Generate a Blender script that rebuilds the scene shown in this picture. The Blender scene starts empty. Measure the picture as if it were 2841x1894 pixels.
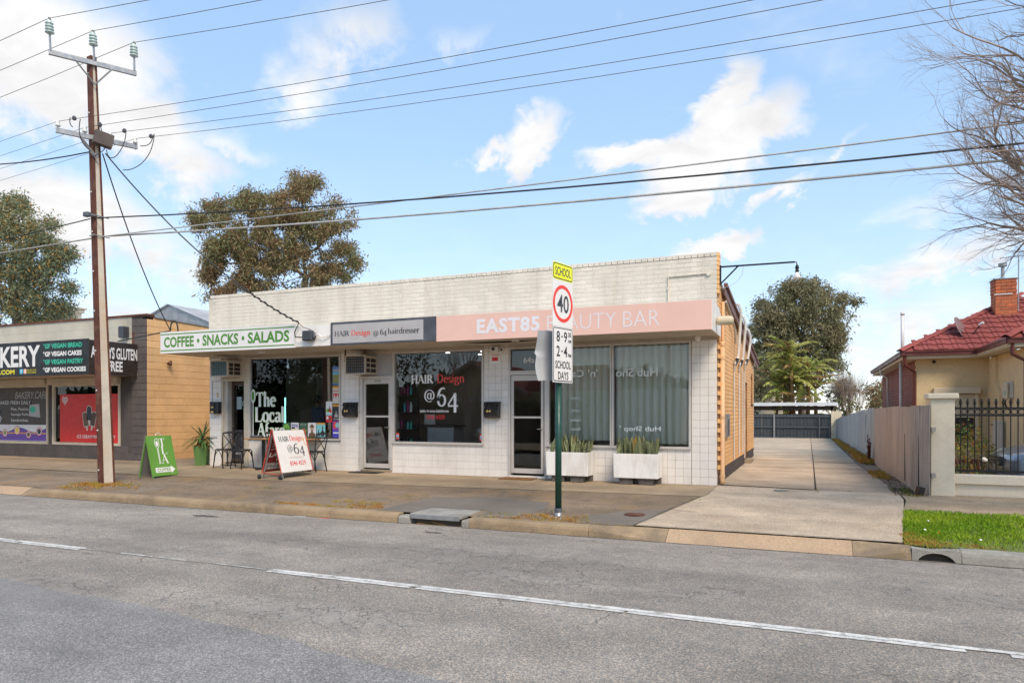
import bpy, bmesh, math, random
from mathutils import Vector, Matrix, noise
random.seed(11)
R=math.radians
sc=bpy.context.scene
col=sc.collection
# ---------------------------------------------------------------- camera
PSI=math.atan(822/1930.)
CAM=Vector((1.555,-13.379,1.366))
FWD=Vector((-math.sin(PSI),math.cos(PSI),0)); RGT=Vector((math.cos(PSI),math.sin(PSI),0))
cam=bpy.data.cameras.new('camera'); camo=bpy.data.objects.new('camera',cam); col.objects.link(camo)
cam.sensor_width=36; cam.lens=36*1930/2841.; cam.shift_y=196/2841.; cam.clip_start=.05; cam.clip_end=3000
camo.location=CAM; camo.rotation_euler=(R(90),0,PSI)
sc.camera=camo
# ---------------------------------------------------------------- sky, sun, exposure
SUN_EL,SUN_AZ=R(47),R(137)       # azimuth clockwise from +Y
w=bpy.data.worlds.new('World'); sc.world=w; w.use_nodes=True
T=w.node_tree; T.nodes.clear()
def wn(t,ins=None,**k):
    n=T.nodes.new('ShaderNode'+t)
    for a,b in k.items(): setattr(n,a,b)
    for a,b in (ins or {}).items():
        if isinstance(b,bpy.types.NodeSocket): T.links.new(b,n.inputs[a])
        else: n.inputs[a].default_value=b
    return n
def wm(op,a,b=0.,c=None,clamp=False):
    d={0:a,1:b}
    if c is not None: d[2]=c
    return wn('Math',d,operation=op,use_clamp=clamp).outputs[0]
sky=wn('TexSky',sky_type='NISHITA',sun_disc=False,sun_elevation=SUN_EL,sun_rotation=SUN_AZ,altitude=50,air_density=1.15,dust_density=.15,ozone_density=1.6)
tc=wn('TexCoord'); gen=tc.outputs['Generated']
sep=wn('SeparateXYZ',{0:gen}); dx,dy,dz=sep.outputs
az=wm('ARCTAN2',dx,dy); el=wm('ARCSINE',dz)
zc=wm('ADD',wm('MAXIMUM',dz,0.),.22)
pl=wn('CombineXYZ',{0:wm('DIVIDE',dx,zc),1:wm('DIVIDE',dy,zc),2:0.})
n1=wn('TexNoise',{'Vector':pl.outputs[0],'Scale':1.1,'Detail':6.,'Roughness':.62,'Distortion':.25}).outputs[0]
n2=wn('TexNoise',{'Vector':pl.outputs[0],'Scale':5.5,'Detail':5.,'Roughness':.6,'Distortion':.4}).outputs[0]
n3=wn('TexNoise',{'Vector':wn('CombineXYZ',{0:az,1:el,2:3.}).outputs[0],'Scale':9.,'Detail':6.,'Roughness':.62,'Distortion':.3}).outputs[0]
def dirp(px,py):
    a=(px-1420.5)/1930.; b=(1143-py)/1930.
    d=(FWD+RGT*a+Vector((0,0,b))).normalized()
    return math.atan2(d.x,d.y),math.asin(d.z)
# cumulus and wisps: (x,y,half length,half height,tilt degrees,strength) in photograph pixels, turned into directions in the sky
CL=[(130,170,330,185,-5,1.1),(340,330,320,115,25,1.05),(150,600,320,140,5,1.05),(640,400,210,60,12,.55),(560,720,280,110,0,.5),
    (950,120,230,130,-25,.65),(860,230,150,130,60,.55),(1250,90,380,60,-8,.35),(1370,410,90,34,-30,.75),(1480,365,120,60,-25,.8),(1600,350,70,120,60,.3),
    (1990,300,140,62,-50,1.0),(1770,425,230,45,-18,.95),(1980,420,230,105,-25,1.25),(1900,545,190,60,-12,1.0),(2150,560,140,30,-20,.85),(2220,470,150,36,-20,.5),(2330,440,160,36,-28,.55),
    (1990,695,130,45,-5,1.0),(2560,760,420,90,-14,.75),(2500,900,600,120,-8,.6),(2650,560,330,120,-10,.5),(2450,270,380,60,12,.25),(1150,640,260,70,-10,.3),(330,860,330,60,0,.6)]
tot=None
wob=wm('MULTIPLY',wm('SUBTRACT',n3,.5),.16)
wob2=wm('MULTIPLY',wm('SUBTRACT',n2,.5),.13)
pw=wn('CombineXYZ',{0:wm('ADD',az,wob2),1:wm('ADD',el,wob),2:0.}).outputs[0]
for (px,py,a,b,t,s) in CL:
    ca,ce=dirp(px,py); k=1930./math.cos(math.atan((px-1420.5)/1930.))**1.0
    mp=wn('Mapping',{'Vector':pw,'Location':(ca,ce,0),'Rotation':(0,0,R(-t)),'Scale':(a/k*1.5,b/k*1.5,1)},vector_type='TEXTURE')
    f=wm('MULTIPLY',wn('TexGradient',{0:mp.outputs[0]},gradient_type='SPHERICAL').outputs[1],s*1.25)
    tot=f if tot is None else wm('MAXIMUM',tot,f)
# clouds everywhere: noise cover; the named clouds of the view sit on top of it
cov=wm('ADD',wm('MULTIPLY',n1,.62),wm('MULTIPLY',n2,.28))
gen_c=wn('MapRange',{0:cov,1:.46,2:.66,3:0.,4:.6},interpolation_type='SMOOTHSTEP').outputs[0]
den=wm('ADD',tot,wm('MULTIPLY',wm('SUBTRACT',n3,.5),1.1))
loc_c=wn('MapRange',{0:den,1:.26,2:.86,3:0.,4:1.},interpolation_type='SMOOTHSTEP').outputs[0]
haze=wn('MapRange',{0:el,1:.02,2:.42,3:.24,4:.03},interpolation_type='SMOOTHSTEP').outputs[0]
cmask=wm('MAXIMUM',wm('MAXIMUM',loc_c,wm('MULTIPLY',gen_c,.75)),haze)
shade=wn('MapRange',{0:n2,1:.3,2:.7,3:.84,4:1.08}).outputs[0]
ccol=wn('VectorMath',{0:(3.7,3.68,3.7)},operation='SCALE'); T.links.new(shade,ccol.inputs['Scale'])
skyb=wn('VectorMath',{0:sky.outputs[0],1:(1.0,.97,.97)},operation='MULTIPLY')
veil=wn('MixRGB',{0:.6,1:skyb.outputs[0],2:(1.55,2.45,3.65,1)})
mx=wn('MixRGB',{0:cmask,1:veil.outputs[0],2:ccol.outputs[0]})
bg=wn('Background',{0:mx.outputs[0],1:.14})
out=wn('OutputWorld',{0:bg.outputs[0]})
sl=bpy.data.lights.new('sun','SUN'); so=bpy.data.objects.new('sun',sl); col.objects.link(so)
sl.energy=2.0; sl.angle=R(25); sl.color=(1,.86,.69)
sd=Vector((math.sin(SUN_AZ)*math.cos(SUN_EL),math.cos(SUN_AZ)*math.cos(SUN_EL),math.sin(SUN_EL)))
so.rotation_euler=(-sd).to_track_quat('-Z','Y').to_euler(); so.location=(20,-30,40)
sc.view_settings.view_transform='Standard'; sc.view_settings.look='None'; sc.view_settings.gamma=1; sc.view_settings.use_curve_mapping=False
sc.view_settings.exposure=.97
sc.render.engine='CYCLES'; sc.cycles.max_bounces=5; sc.cycles.transparent_max_bounces=8; sc.cycles.use_denoising=True
# ---------------------------------------------------------------- helpers
def at(px,py,Z): return CAM+(FWD+RGT*((px-1420.5)/1930.)+Vector((0,0,(1143-py)/1930.)))*Z
def lerp(a,b,t): return a+(b-a)*t
class MB:
    def __init__(s): s.v=[]; s.f=[]; s.m=[]
    def add(s,vs,fs,mi=0,M=None):
        o=len(s.v)
        s.v+=[tuple(M@Vector(p)) if M else tuple(p) for p in vs]
        s.f+=[tuple(o+i for i in f) for f in fs]; s.m+=[mi]*len(fs); return s
    def box(s,x0,x1,y0,y1,z0,z1,mi=0,M=None):
        return s.add([(x0,y0,z0),(x1,y0,z0),(x1,y1,z0),(x0,y1,z0),(x0,y0,z1),(x1,y0,z1),(x1,y1,z1),(x0,y1,z1)],
            [(0,3,2,1),(4,5,6,7),(0,1,5,4),(1,2,6,5),(2,3,7,6),(3,0,4,7)],mi,M)
    def cbox(s,x0,x1,y0,y1,z0,z1,c=.004,mi=0,M=None):
        lo=(x0,y0,z0); hi=(x1,y1,z1); vs=[]; idx={}
        for i in (0,1):
            for j in (0,1):
                for k in (0,1):
                    sg=(i,j,k)
                    for a in range(3):
                        p=[]
                        for b in range(3):
                            e=hi[b] if sg[b] else lo[b]
                            if b!=a: e+= -c if sg[b] else c
                            p.append(e)
                        idx[(i,j,k,a)]=len(vs); vs.append(tuple(p))
        fs=[]
        for a in range(3):
            b,d=(a+1)%3,(a+2)%3
            for sgn in (0,1):
                q=[]
                for (u,v) in ((0,0),(1,0),(1,1),(0,1)):
                    t=[0,0,0]; t[a]=sgn; t[b]=u; t[d]=v; q.append(idx[(*t,a)])
                fs.append(tuple(q if sgn else q[::-1]))
            for u in (0,1):
                for v in (0,1):
                    t0=[0,0,0]; t0[b]=u; t0[d]=v; t1=list(t0); t1[a]=1
                    q=(idx[(*t0,b)],idx[(*t1,b)],idx[(*t1,d)],idx[(*t0,d)])
                    fs.append(q if (u^v) else q[::-1])
        for i in (0,1):
            for j in (0,1):
                for k in (0,1):
                    q=tuple(idx[(i,j,k,a)] for a in range(3)); fs.append(q if (i+j+k)%2 else q[::-1])
        return s.add(vs,fs,mi,M)
    def quad(s,a,b,c,d,mi=0): return s.add([a,b,c,d],[(0,1,2,3)],mi)
    def poly(s,pts,mi=0): return s.add(pts,[tuple(range(len(pts)))],mi)
    def prism(s,pts,vec,mi=0):
        n=len(pts); v=Vector(vec); p2=[tuple(Vector(p)+v) for p in pts]
        return s.add(list(pts)+p2,[tuple(range(n))[::-1],tuple(range(n,2*n))]+[(i,(i+1)%n,n+(i+1)%n,n+i) for i in range(n)],mi)
    def tube(s,pts,r,n=6,mi=0,caps=True):
        P=[Vector(p) for p in pts]; k=len(P)
        if not hasattr(r,'__len__'): r=[r]*k
        t0=(P[1]-P[0]).normalized(); ref=Vector((0,0,1)) if abs(t0.z)<.9 else Vector((1,0,0))
        u=t0.cross(ref).normalized(); vs=[]
        for i in range(k):
            t=(P[min(i+1,k-1)]-P[max(i-1,0)])
            t=t.normalized() if t.length>1e-9 else t0
            u=(u-t*u.dot(t)); u=u.normalized() if u.length>1e-6 else t.orthogonal().normalized()
            w_=t.cross(u)
            for j in range(n):
                a=2*math.pi*j/n; vs.append(P[i]+(u*math.cos(a)+w_*math.sin(a))*r[i])
        fs=[(i*n+j,i*n+(j+1)%n,(i+1)*n+(j+1)%n,(i+1)*n+j) for i in range(k-1) for j in range(n)]
        if caps: fs+=[tuple(range(n))[::-1],tuple((k-1)*n+j for j in range(n))]
        return s.add(vs,fs,mi)
    def lathe(s,prof,n=12,M=None,mi=0,cap=True):
        vs=[(r*math.cos(2*math.pi*j/n),r*math.sin(2*math.pi*j/n),z) for r,z in prof for j in range(n)]; k=len(prof)
        fs=[(i*n+j,i*n+(j+1)%n,(i+1)*n+(j+1)%n,(i+1)*n+j) for i in range(k-1) for j in range(n)]
        if cap: fs+=[tuple(range(n))[::-1],tuple((k-1)*n+j for j in range(n))]
        return s.add(vs,fs,mi,M)
    def grid(s,nx,ny,fn,mi=0):
        vs=[fn(i/nx,j/ny) for j in range(ny+1) for i in range(nx+1)]
        return s.add(vs,[(j*(nx+1)+i,j*(nx+1)+i+1,(j+1)*(nx+1)+i+1,(j+1)*(nx+1)+i) for j in range(ny) for i in range(nx)],mi)
    def mesh(s,name,mats,smooth=False):
        me=bpy.data.meshes.new(name); me.from_pydata(s.v,[],s.f)
        for m in (mats if isinstance(mats,(list,tuple)) else [mats]): me.materials.append(m)
        if any(s.m): me.polygons.foreach_set('material_index',s.m)
        if smooth: me.polygons.foreach_set('use_smooth',[True]*len(s.f))
        me.update(); return me
    def build(s,name,mats,parent=None,smooth=False,loc=None,rot=None,label=None,kind=None):
        return link(name,s.mesh(name,mats,smooth),parent,loc,rot,label,kind)
WORLD={}
def link(name,data,parent=None,loc=None,rot=None,label=None,kind=None):
    o=bpy.data.objects.new(name,data); col.objects.link(o)
    if loc is not None: o.location=loc
    if rot is not None: o.rotation_euler=rot
    if parent is not None:
        o.parent=parent
        if parent in WORLD: o.matrix_parent_inverse=WORLD[parent]; WORLD[o]=Matrix()
    if label: o['label']=label
    if kind: o['kind']=kind
    return o
def sub(name,mb,mats,part,**k):
    """sub-part of a world-space part (its part carries no transform of its own)"""
    o=mb.build(name,mats,None,**k); o.parent=part; return o
def tag(o,label,cat=None,group=None,kind=None):
    o['label']=label
    if cat: o['category']=cat
    if group: o['group']=group
    if kind: o['kind']=kind
    return o
def thing(name,label,cat,loc=(0,0,0),rz=0,group=None,world=False):
    o=bpy.data.objects.new(name,None); o.empty_display_size=.1; col.objects.link(o)
    o.location=loc; o.rotation_euler=(0,0,rz); tag(o,label,cat,group)
    if world: WORLD[o]=(Matrix.Translation(loc)@Matrix.Rotation(rz,4,'Z')).inverted()
    return o
def struct(name,mb,mats,label=None,parent=None,smooth=False):
    o=mb.build(name,mats,parent,smooth)
    if parent is None: o['kind']='structure'
    if label: o['label']=label
    return o
def copy_tree(o,parent=None):
    c=o.copy(); col.objects.link(c); c.parent=parent
    for ch in o.children: copy_tree(ch,c)
    return c
# ---------------------------------------------------------------- materials
class NT:
    def __init__(s,name):
        s.mat=bpy.data.materials.new(name); s.mat.use_nodes=True; s.t=s.mat.node_tree; s.t.nodes.clear()
        s.out=s.n('OutputMaterial')
    def n(s,t,ins=None,**k):
        x=s.t.nodes.new('ShaderNode'+t)
        for a,b in k.items(): setattr(x,a,b)
        for a,b in (ins or {}).items():
            if isinstance(b,bpy.types.NodeSocket): s.t.links.new(b,x.inputs[a])
            else: x.inputs[a].default_value=b
        return x
    def m(s,op,a,b=0.,clamp=False): return s.n('Math',{0:a,1:b},operation=op,use_clamp=clamp).outputs[0]
    def noise(s,scale,detail=4.,rough=.55,vec=None,dist=0.):
        return s.n('TexNoise',{'Vector':vec or s.pos(),'Scale':scale,'Detail':detail,'Roughness':rough,'Distortion':dist}).outputs[0]
    def pos(s):
        if not hasattr(s,'_p'): s._p=s.n('NewGeometry').outputs['Position']
        return s._p
    def ramp(s,v,a,b,lo=0.,hi=1.): return s.n('MapRange',{0:v,1:a,2:b,3:lo,4:hi},interpolation_type='SMOOTHSTEP').outputs[0]
    def mix(s,f,a,b,mode='MIX'):
        return s.n('MixRGB',{0:f,1:a,2:b},blend_type=mode).outputs[0]
    def scale(s,c,f):
        x=s.n('VectorMath',{0:c},operation='SCALE'); s.t.links.new(f,x.inputs['Scale']); return x.outputs[0]
    def done(s,colr,rough=.7,metal=0.,spec=.5,bump=None,bstr=.3,bdist=.01,coat=0.,trans=None,**k):
        p=s.n('BsdfPrincipled',{'Base Color':colr,'Roughness':rough,'Metallic':metal,'Specular IOR Level':spec,'Coat Weight':coat})
        for a,b in k.items(): p.inputs[a.replace('_',' ')].default_value=b
        if bump is not None:
            b=s.n('Bump',{'Height':bump,'Strength':bstr,'Distance':bdist}); s.t.links.new(b.outputs[0],p.inputs['Normal'])
        sh=p.outputs[0]
        if trans:
            tr=s.n('BsdfTranslucent',{'Color':colr}); sh=s.n('MixShader',{0:trans,1:sh,2:tr.outputs[0]}).outputs[0]
        s.t.links.new(sh,s.out.inputs[0]); return s.mat
def c4(c): return (*c,1.) if len(c)==3 else c
def mat(name,c,rough=.7,var=.1,scale=2.5,fine=.06,fscale=60.,bump=0.,bscale=120.,rnd=0.,metal=0.,spec=.5,dirt=None,damt=.0,dscale=3.,coat=0.,rvar=.12,stretch=None):
    s=NT(name); v=s.pos()
    if stretch: v=s.n('VectorMath',{0:v,1:stretch},operation='MULTIPLY').outputs[0]
    f=s.ramp(s.noise(scale,5.,.6,v),.3,.7,1-var,1+var)
    f=s.m('MULTIPLY',f,s.ramp(s.noise(fscale,3.,.6),.3,.7,1-fine,1+fine))
    if rnd: f=s.m('MULTIPLY',f,s.n('MapRange',{0:s.n('ObjectInfo').outputs['Random'],3:1-rnd,4:1+rnd}).outputs[0])
    cc=s.scale(c4(c)[:3],f)
    if dirt: 
        d=s.m('MULTIPLY',s.ramp(s.noise(dscale,7.,.68,v),.46,.68),damt); cc=s.mix(d,cc,c4(dirt))
    r=s.ramp(s.noise(scale*2.3,4.),.3,.7,max(.02,rough-rvar),min(1,rough+rvar))
    return s.done(cc,r,metal,spec,s.noise(bscale,4.) if bump else None,bump,.004,coat)
def plain(name,c,rough=.6,**k): return mat(name,c,rough,var=.04,fine=.02,**k)
def emit(name,c,st):
    s=NT(name); e=s.n('Emission',{0:c4(c),1:st}); s.t.links.new(e.outputs[0],s.out.inputs[0]); return s.mat
def glass(name,tint=(.96,.97,.965),k=1.0,base=.0):
    s=NT(name); fr=s.n('Fresnel',{0:1.52}).outputs[0]
    tr=s.n('BsdfTransparent',{0:c4(tint)}); gl=s.n('BsdfGlossy',{0:(.95,.97,1,1),1:.0})
    nz=s.noise(1.7,2.); b=s.n('Bump',{'Height':nz,'Strength':.02,'Distance':.02}); s.t.links.new(b.outputs[0],gl.inputs['Normal'])
    f=s.m('ADD',s.m('MULTIPLY',fr,k),base,True)
    x=s.n('MixShader',{0:f,1:tr.outputs[0],2:gl.outputs[0]}); s.t.links.new(x.outputs[0],s.out.inputs[0]); return s.mat
def leafmat(name,c1,c2,trans=.25,rough=.6,scale=.6,c3=None):
    s=NT(name); f=s.ramp(s.noise(scale,3.),.38,.62); cc=s.mix(f,c4(c1),c4(c2))
    g=s.n('NewGeometry').outputs['Random Per Island']; cc=s.scale(cc,s.n('MapRange',{0:g,3:.6,4:1.45}).outputs[0])
    if c3: cc=s.mix(s.ramp(s.n('TexWhiteNoise',{'W':g},noise_dimensions='1D').outputs[0],.8,.9),cc,c4(c3))
    return s.done(cc,rough,0.,.3,trans=trans)
M={}
M['paintbrick']=mat('white_painted_brick',(.70,.64,.54),.6,.07,1.2,.05,40,.35,90,rnd=.05,dirt=(.42,.35,.25),damt=.34,dscale=1.6,stretch=(1.8,1,.3))
M['mortar']=mat('painted_mortar',(.62,.565,.47),.85,.15,2.,.1,50,.3,100)
M['tile']=mat('white_glazed_tile',(.80,.745,.68),.22,.05,.9,.02,40,rnd=.025,spec=.5,dirt=(.50,.42,.33),damt=.26,dscale=1.5,stretch=(1.6,1,.4))
M['grout']=mat('tan_grout',(.52,.43,.33),.9,.3,3.)
M['orangebrick']=mat('orange_painted_brick',(.84,.48,.195),.62,.10,2.,.07,45,.4,90,rnd=.06,dirt=(.50,.25,.10),damt=.25,dscale=1.4)
M['orangemortar']=mat('brown_mortar',(.34,.16,.06),.9,.3,4.)
M['peach']=mat('peach_block_paint',(.70,.42,.19),.7,.10,.8,.06,30,.5,70,rnd=.05,dirt=(.50,.28,.11),damt=.35,dscale=.9)
M['peachjoint']=mat('peach_joint',(.56,.32,.14),.9,.2,3.)
M['plinth']=mat('brown_plinth_brick',(.065,.048,.045),.7,.15,3.,.1,50,.3)
M['alu']=mat('aged_aluminium_frame',(.60,.555,.50),.42,.12,3.,.05,60,metal=.15,dirt=(.3,.25,.2),damt=.2)
M['cream']=mat('aged_cream_paint',(.60,.52,.40),.6,.08,2.,.05,40,dirt=(.35,.25,.15),damt=.3)
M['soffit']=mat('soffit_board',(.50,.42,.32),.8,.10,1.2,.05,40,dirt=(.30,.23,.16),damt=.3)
M['white']=mat('white_paint',(.80,.77,.72),.5,.05,2.,.03,40,dirt=(.5,.45,.38),damt=.15)
M['signwhite']=mat('sign_white_panel',(.80,.775,.745),.35,.03,2.,.01,40,dirt=(.55,.52,.48),damt=.12)
M['green']=mat('sign_green_print',(.085,.26,.035),.4,.06)
M['greenbd']=mat('green_board',(.13,.30,.05),.38,.08,2.)
M['fglow']=mat('lettering_rim_green',(.30,.62,.16),.4,.05)
M['navy']=mat('sign_charcoal_panel',(.075,.08,.095),.45,.15,3.,dirt=(.2,.2,.21),damt=.25)
M['signgrey']=mat('sign_grey_panel',(.43,.41,.40),.4,.05,2.)
M['ink']=plain('black_print',(.02,.021,.023),.5)
M['inkgrey']=plain('dark_print',(.05,.055,.065),.5)
M['redpr']=plain('red_print',(.78,.075,.05),.45)
M['redpr2']=plain('crimson_print',(.70,.03,.04),.45)
M['pink']=mat('salmon_sign_panel',(.80,.51,.42),.45,.03,1.5,.01)
M['palelet']=plain('pale_lettering',(.76,.74,.76),.4)
M['letter']=plain('white_lettering',(.84,.82,.78),.4)
M['teal']=plain('teal_print',(.03,.47,.30),.4)
M['yellow']=plain('yellow_print',(.92,.78,.02),.4)
M['black']=mat('black_paint',(.018,.018,.02),.35,.2,5.)
M['blackm']=mat('black_steel',(.014,.014,.015),.55,.2,6.,spec=.3)
M['bksign']=mat('black_sign_face',(.012,.012,.014),.3,.1,2.,spec=.35)
M['bkbrown']=mat('dark_brown_sign_face',(.035,.025,.02),.35,.15,3.)
M['galv']=mat('galvanised_steel',(.34,.345,.345),.45,.15,6.,.08,80,metal=.6)
M['rust']=mat('rust_red_steel',(.10,.028,.014),.75,.22,2.,.12,60,.3,dirt=(.22,.10,.05),damt=.5,dscale=5.)
M['conc']=mat('pole_concrete',(.58,.51,.41),.8,.13,3.,.08,50,.4,90,dirt=(.40,.22,.08),damt=.5,dscale=1.5)
M['insul']=mat('green_glazed_porcelain',(.50,.62,.58),.15,.08)
M['porc']=plain('white_porcelain',(.66,.65,.62),.2)
M['wire']=mat('weathered_wire',(.10,.085,.06),.6,.2,4.)
M['cable']=mat('black_cable',(.025,.024,.024),.6,.2,4.)
M['cablegrey']=mat('grey_cable',(.36,.36,.34),.6,.2,4.)
M['glass']=glass('window_glass')
M['glassd']=glass('tinted_door_glass',(.80,.80,.77),1.1,.0)
M['interior']=mat('interior_wall',(.46,.39,.31),.8,.1,1.)
M['interior2']=mat('dark_interior',(.045,.035,.03),.8,.2,1.)
M['intfloor']=mat('interior_floor',(.30,.23,.17),.5,.1)
M['wood']=mat('oiled_timber',(.36,.20,.09),.5,.15,1.5,.1,30,stretch=(1,8,8))
M['dkwood']=mat('dark_timber',(.07,.045,.03),.6,.2,2.,stretch=(1,1,6))
M['mailbox']=mat('black_letterbox',(.017,.017,.018),.3,.2,8.)
M['brass']=plain('gold_digits',(.75,.55,.2),.3)
M['greenpost']=mat('dark_green_post',(.008,.055,.035),.35,.15,4.)
M['signback']=mat('bare_sign_aluminium',(.50,.51,.52),.42,.08,2.,metal=.25)
M['limey']=plain('fluoro_yellow_sign',(.88,.90,.01),.35)
M['redring']=plain('red_ring',(.86,.045,.025),.35)
M['bluestone']=mat('dark_concrete_block',(.115,.098,.085),.95,.15,8.,.2,80,.6,150)
M['fibre']=mat('white_planter_render',(.80,.77,.72),.65,.06,2.,.05,30,.15,60,dirt=(.40,.31,.20),damt=.30,dscale=2.4,stretch=(1.5,1.5,.5))
M['soil']=mat('potting_soil',(.03,.022,.015),1.,.2,20.,.2,90,.8,60)
M['greenpot']=mat('green_pot',(.10,.20,.05),.5,.1,2.)
M['terr_red']=mat('red_roof_tile',(.26,.068,.058),.8,.16,1.5,.12,40,.3,80,spec=.2,rnd=.14,dirt=(.16,.05,.04),damt=.35,dscale=3.)
M['chimbrick']=mat('orange_red_brick',(.44,.12,.045),.8,.15,4.,.1,60,.4,100,rnd=.16,dirt=(.20,.07,.04),damt=.4,dscale=5.)
M['chimmortar']=mat('cream_mortar',(.52,.40,.25),.9,.15,5.)
M['redbrick']=mat('red_brick',(.26,.075,.05),.8,.15,4.,.1,60,.4,100,rnd=.12)
M['stucco']=mat('cream_stucco',(.66,.51,.29),.85,.05,1.2,.08,25,.9,38,dirt=(.45,.33,.18),damt=.2)
M['render']=mat('pale_cream_render',(.74,.645,.50),.8,.05,1.,.04,25,.25,60,dirt=(.46,.38,.27),damt=.25,dscale=1.6)
M['gutter']=mat('maroon_gutter',(.115,.032,.028),.4,.12,3.)
M['barge']=mat('brown_barge',(.19,.085,.065),.6,.15,3.)
M['eave']=mat('cream_eave',(.60,.51,.36),.7,.06)
M['dish']=mat('mauve_dish',(.21,.115,.11),.5,.1,3.)
M['fencegrey']=mat('weathered_fence_sheet',(.40,.35,.30),.85,.18,1.2,.1,40,.3,60,rnd=.06,dirt=(.19,.16,.14),damt=.6,dscale=2.,stretch=(1,4,.5))
M['fencepink']=mat('pinkish_fence_sheet',(.48,.405,.34),.8,.10,1.,.06,40,rnd=.05,dirt=(.27,.22,.19),damt=.4,dscale=1.6,stretch=(1,4,.5))
M['fencezinc']=mat('zinc_fence_sheet',(.27,.28,.295),.5,.14,1.,.06,40,rnd=.06,metal=.35,dirt=(.25,.26,.28),damt=.4,dscale=1.3,stretch=(1,4,.5))
M['fencedark']=mat('slate_fence_sheet',(.036,.045,.052),.5,.15,1.,.08,40,rnd=.05,dirt=(.07,.075,.08),damt=.4,stretch=(4,1,.5))
M['fencerail']=mat('fence_rail',(.075,.085,.09),.6,.15,2.)
M['bark']=mat('gum_bark',(.25,.19,.155),.9,.25,3.,.15,20,.5,20)
M['darkbark']=mat('dark_bark',(.10,.075,.055),.95,.25,3.,.15,20,.6,20)
M['twig']=mat('bare_twig_bark',(.27,.205,.165),.9,.28,2.5,.15,20)
M['roofiron']=mat('galvanised_roof',(.55,.56,.57),.5,.08,1.,metal=.3,dirt=(.35,.25,.18),damt=.2)
M['acbody']=mat('aged_aircon_beige',(.52,.45,.36),.55,.10,3.,dirt=(.30,.22,.14),damt=.35,dscale=6.)
M['acdark']=mat('aircon_grille',(.03,.025,.02),.7)
M['acblue']=mat('aircon_fin',(.035,.10,.115),.5,.15,30.)
M['conduit']=mat('grey_conduit',(.55,.52,.47),.5,.1,4.)
M['opipe']=mat('orange_painted_pipe',(.74,.44,.22),.5,.08,2.,dirt=(.5,.3,.15),damt=.2)
M['carport']=plain('white_fascia',(.66,.67,.68),.4)
M['weather']=mat('cream_weatherboard',(.58,.52,.38),.7,.06)
M['kerb']=mat('sandy_kerb_concrete',(.30,.215,.125),.92,.16,1.5,.16,60,.7,90,dirt=(.10,.08,.06),damt=.5,dscale=1.8)
M['kerbgrey']=mat('grey_kerb_concrete',(.30,.28,.24),.92,.14,2.,.12,60,.6,90,dirt=(.12,.11,.09),damt=.4)
M['apron']=mat('exposed_aggregate_apron',(.42,.29,.18),.92,.10,1.2,.22,70,.8,110,dirt=(.22,.17,.12),damt=.35,dscale=.8)
M['strip']=mat('footpath_concrete',(.43,.325,.205),.88,.12,.8,.08,60,.3,80,dirt=(.20,.165,.125),damt=.4,dscale=.9)
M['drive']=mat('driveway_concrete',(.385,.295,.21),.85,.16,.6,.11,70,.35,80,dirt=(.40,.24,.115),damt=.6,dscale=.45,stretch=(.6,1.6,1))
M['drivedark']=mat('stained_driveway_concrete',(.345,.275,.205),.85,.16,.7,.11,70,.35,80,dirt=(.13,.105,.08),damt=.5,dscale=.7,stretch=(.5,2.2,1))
M['patch']=mat('asphalt_patch',(.17,.142,.112),.92,.12,1.5,.18,90,.6,110,dirt=(.19,.16,.13),damt=.35,dscale=1.4)
M['joint']=mat('joint_dirt',(.075,.06,.04),1.,.3,5.)
M['drygrass']=leafmat('dry_grass_blades',(.42,.20,.045),(.36,.27,.05),.2,.8,2.5)
M['weeds']=leafmat('weed_blades',(.10,.17,.02),(.30,.26,.04),.25,.8,2.)
M['grass']=leafmat('lawn_blades',(.18,.31,.012),(.30,.40,.025),.3,.6,1.3)
M['lawnsoil']=mat('lawn_base',(.13,.16,.03),1.,.25,3.,.2,40)
M['ground']=mat('ground_earth',(.19,.145,.10),.95,.2,.4,.12,30)
# ---------------------------------------------------------------- lettering
_tc={}
def sans(s,bold=0.,shear=0.,space=1.):
    k=(s,bold,shear,space)
    if k not in _tc:
        c=bpy.data.curves.new('t','FONT'); c.body=s; c.offset=bold; c.shear=shear; c.space_character=space; c.resolution_u=3
        o=bpy.data.objects.new('t',c); col.objects.link(o)
        me=bpy.data.meshes.new_from_object(o)
        _tc[k]=([(v.co.x,v.co.y,0.) for v in me.vertices],[tuple(p.vertices) for p in me.polygons])
        bpy.data.objects.remove(o); bpy.data.curves.remove(c); bpy.data.meshes.remove(me)
    return _tc[k]
def arc(cx,cy,rx,ry,a0,a1,n=12): return [(cx+rx*math.cos(R(a0+(a1-a0)*i/n)),cy+ry*math.sin(R(a0+(a1-a0)*i/n))) for i in range(n+1)]
XH=.64
def SF(x,y,w=.13): return ([(x-w,y),(x+w,y)],'t')
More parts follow.
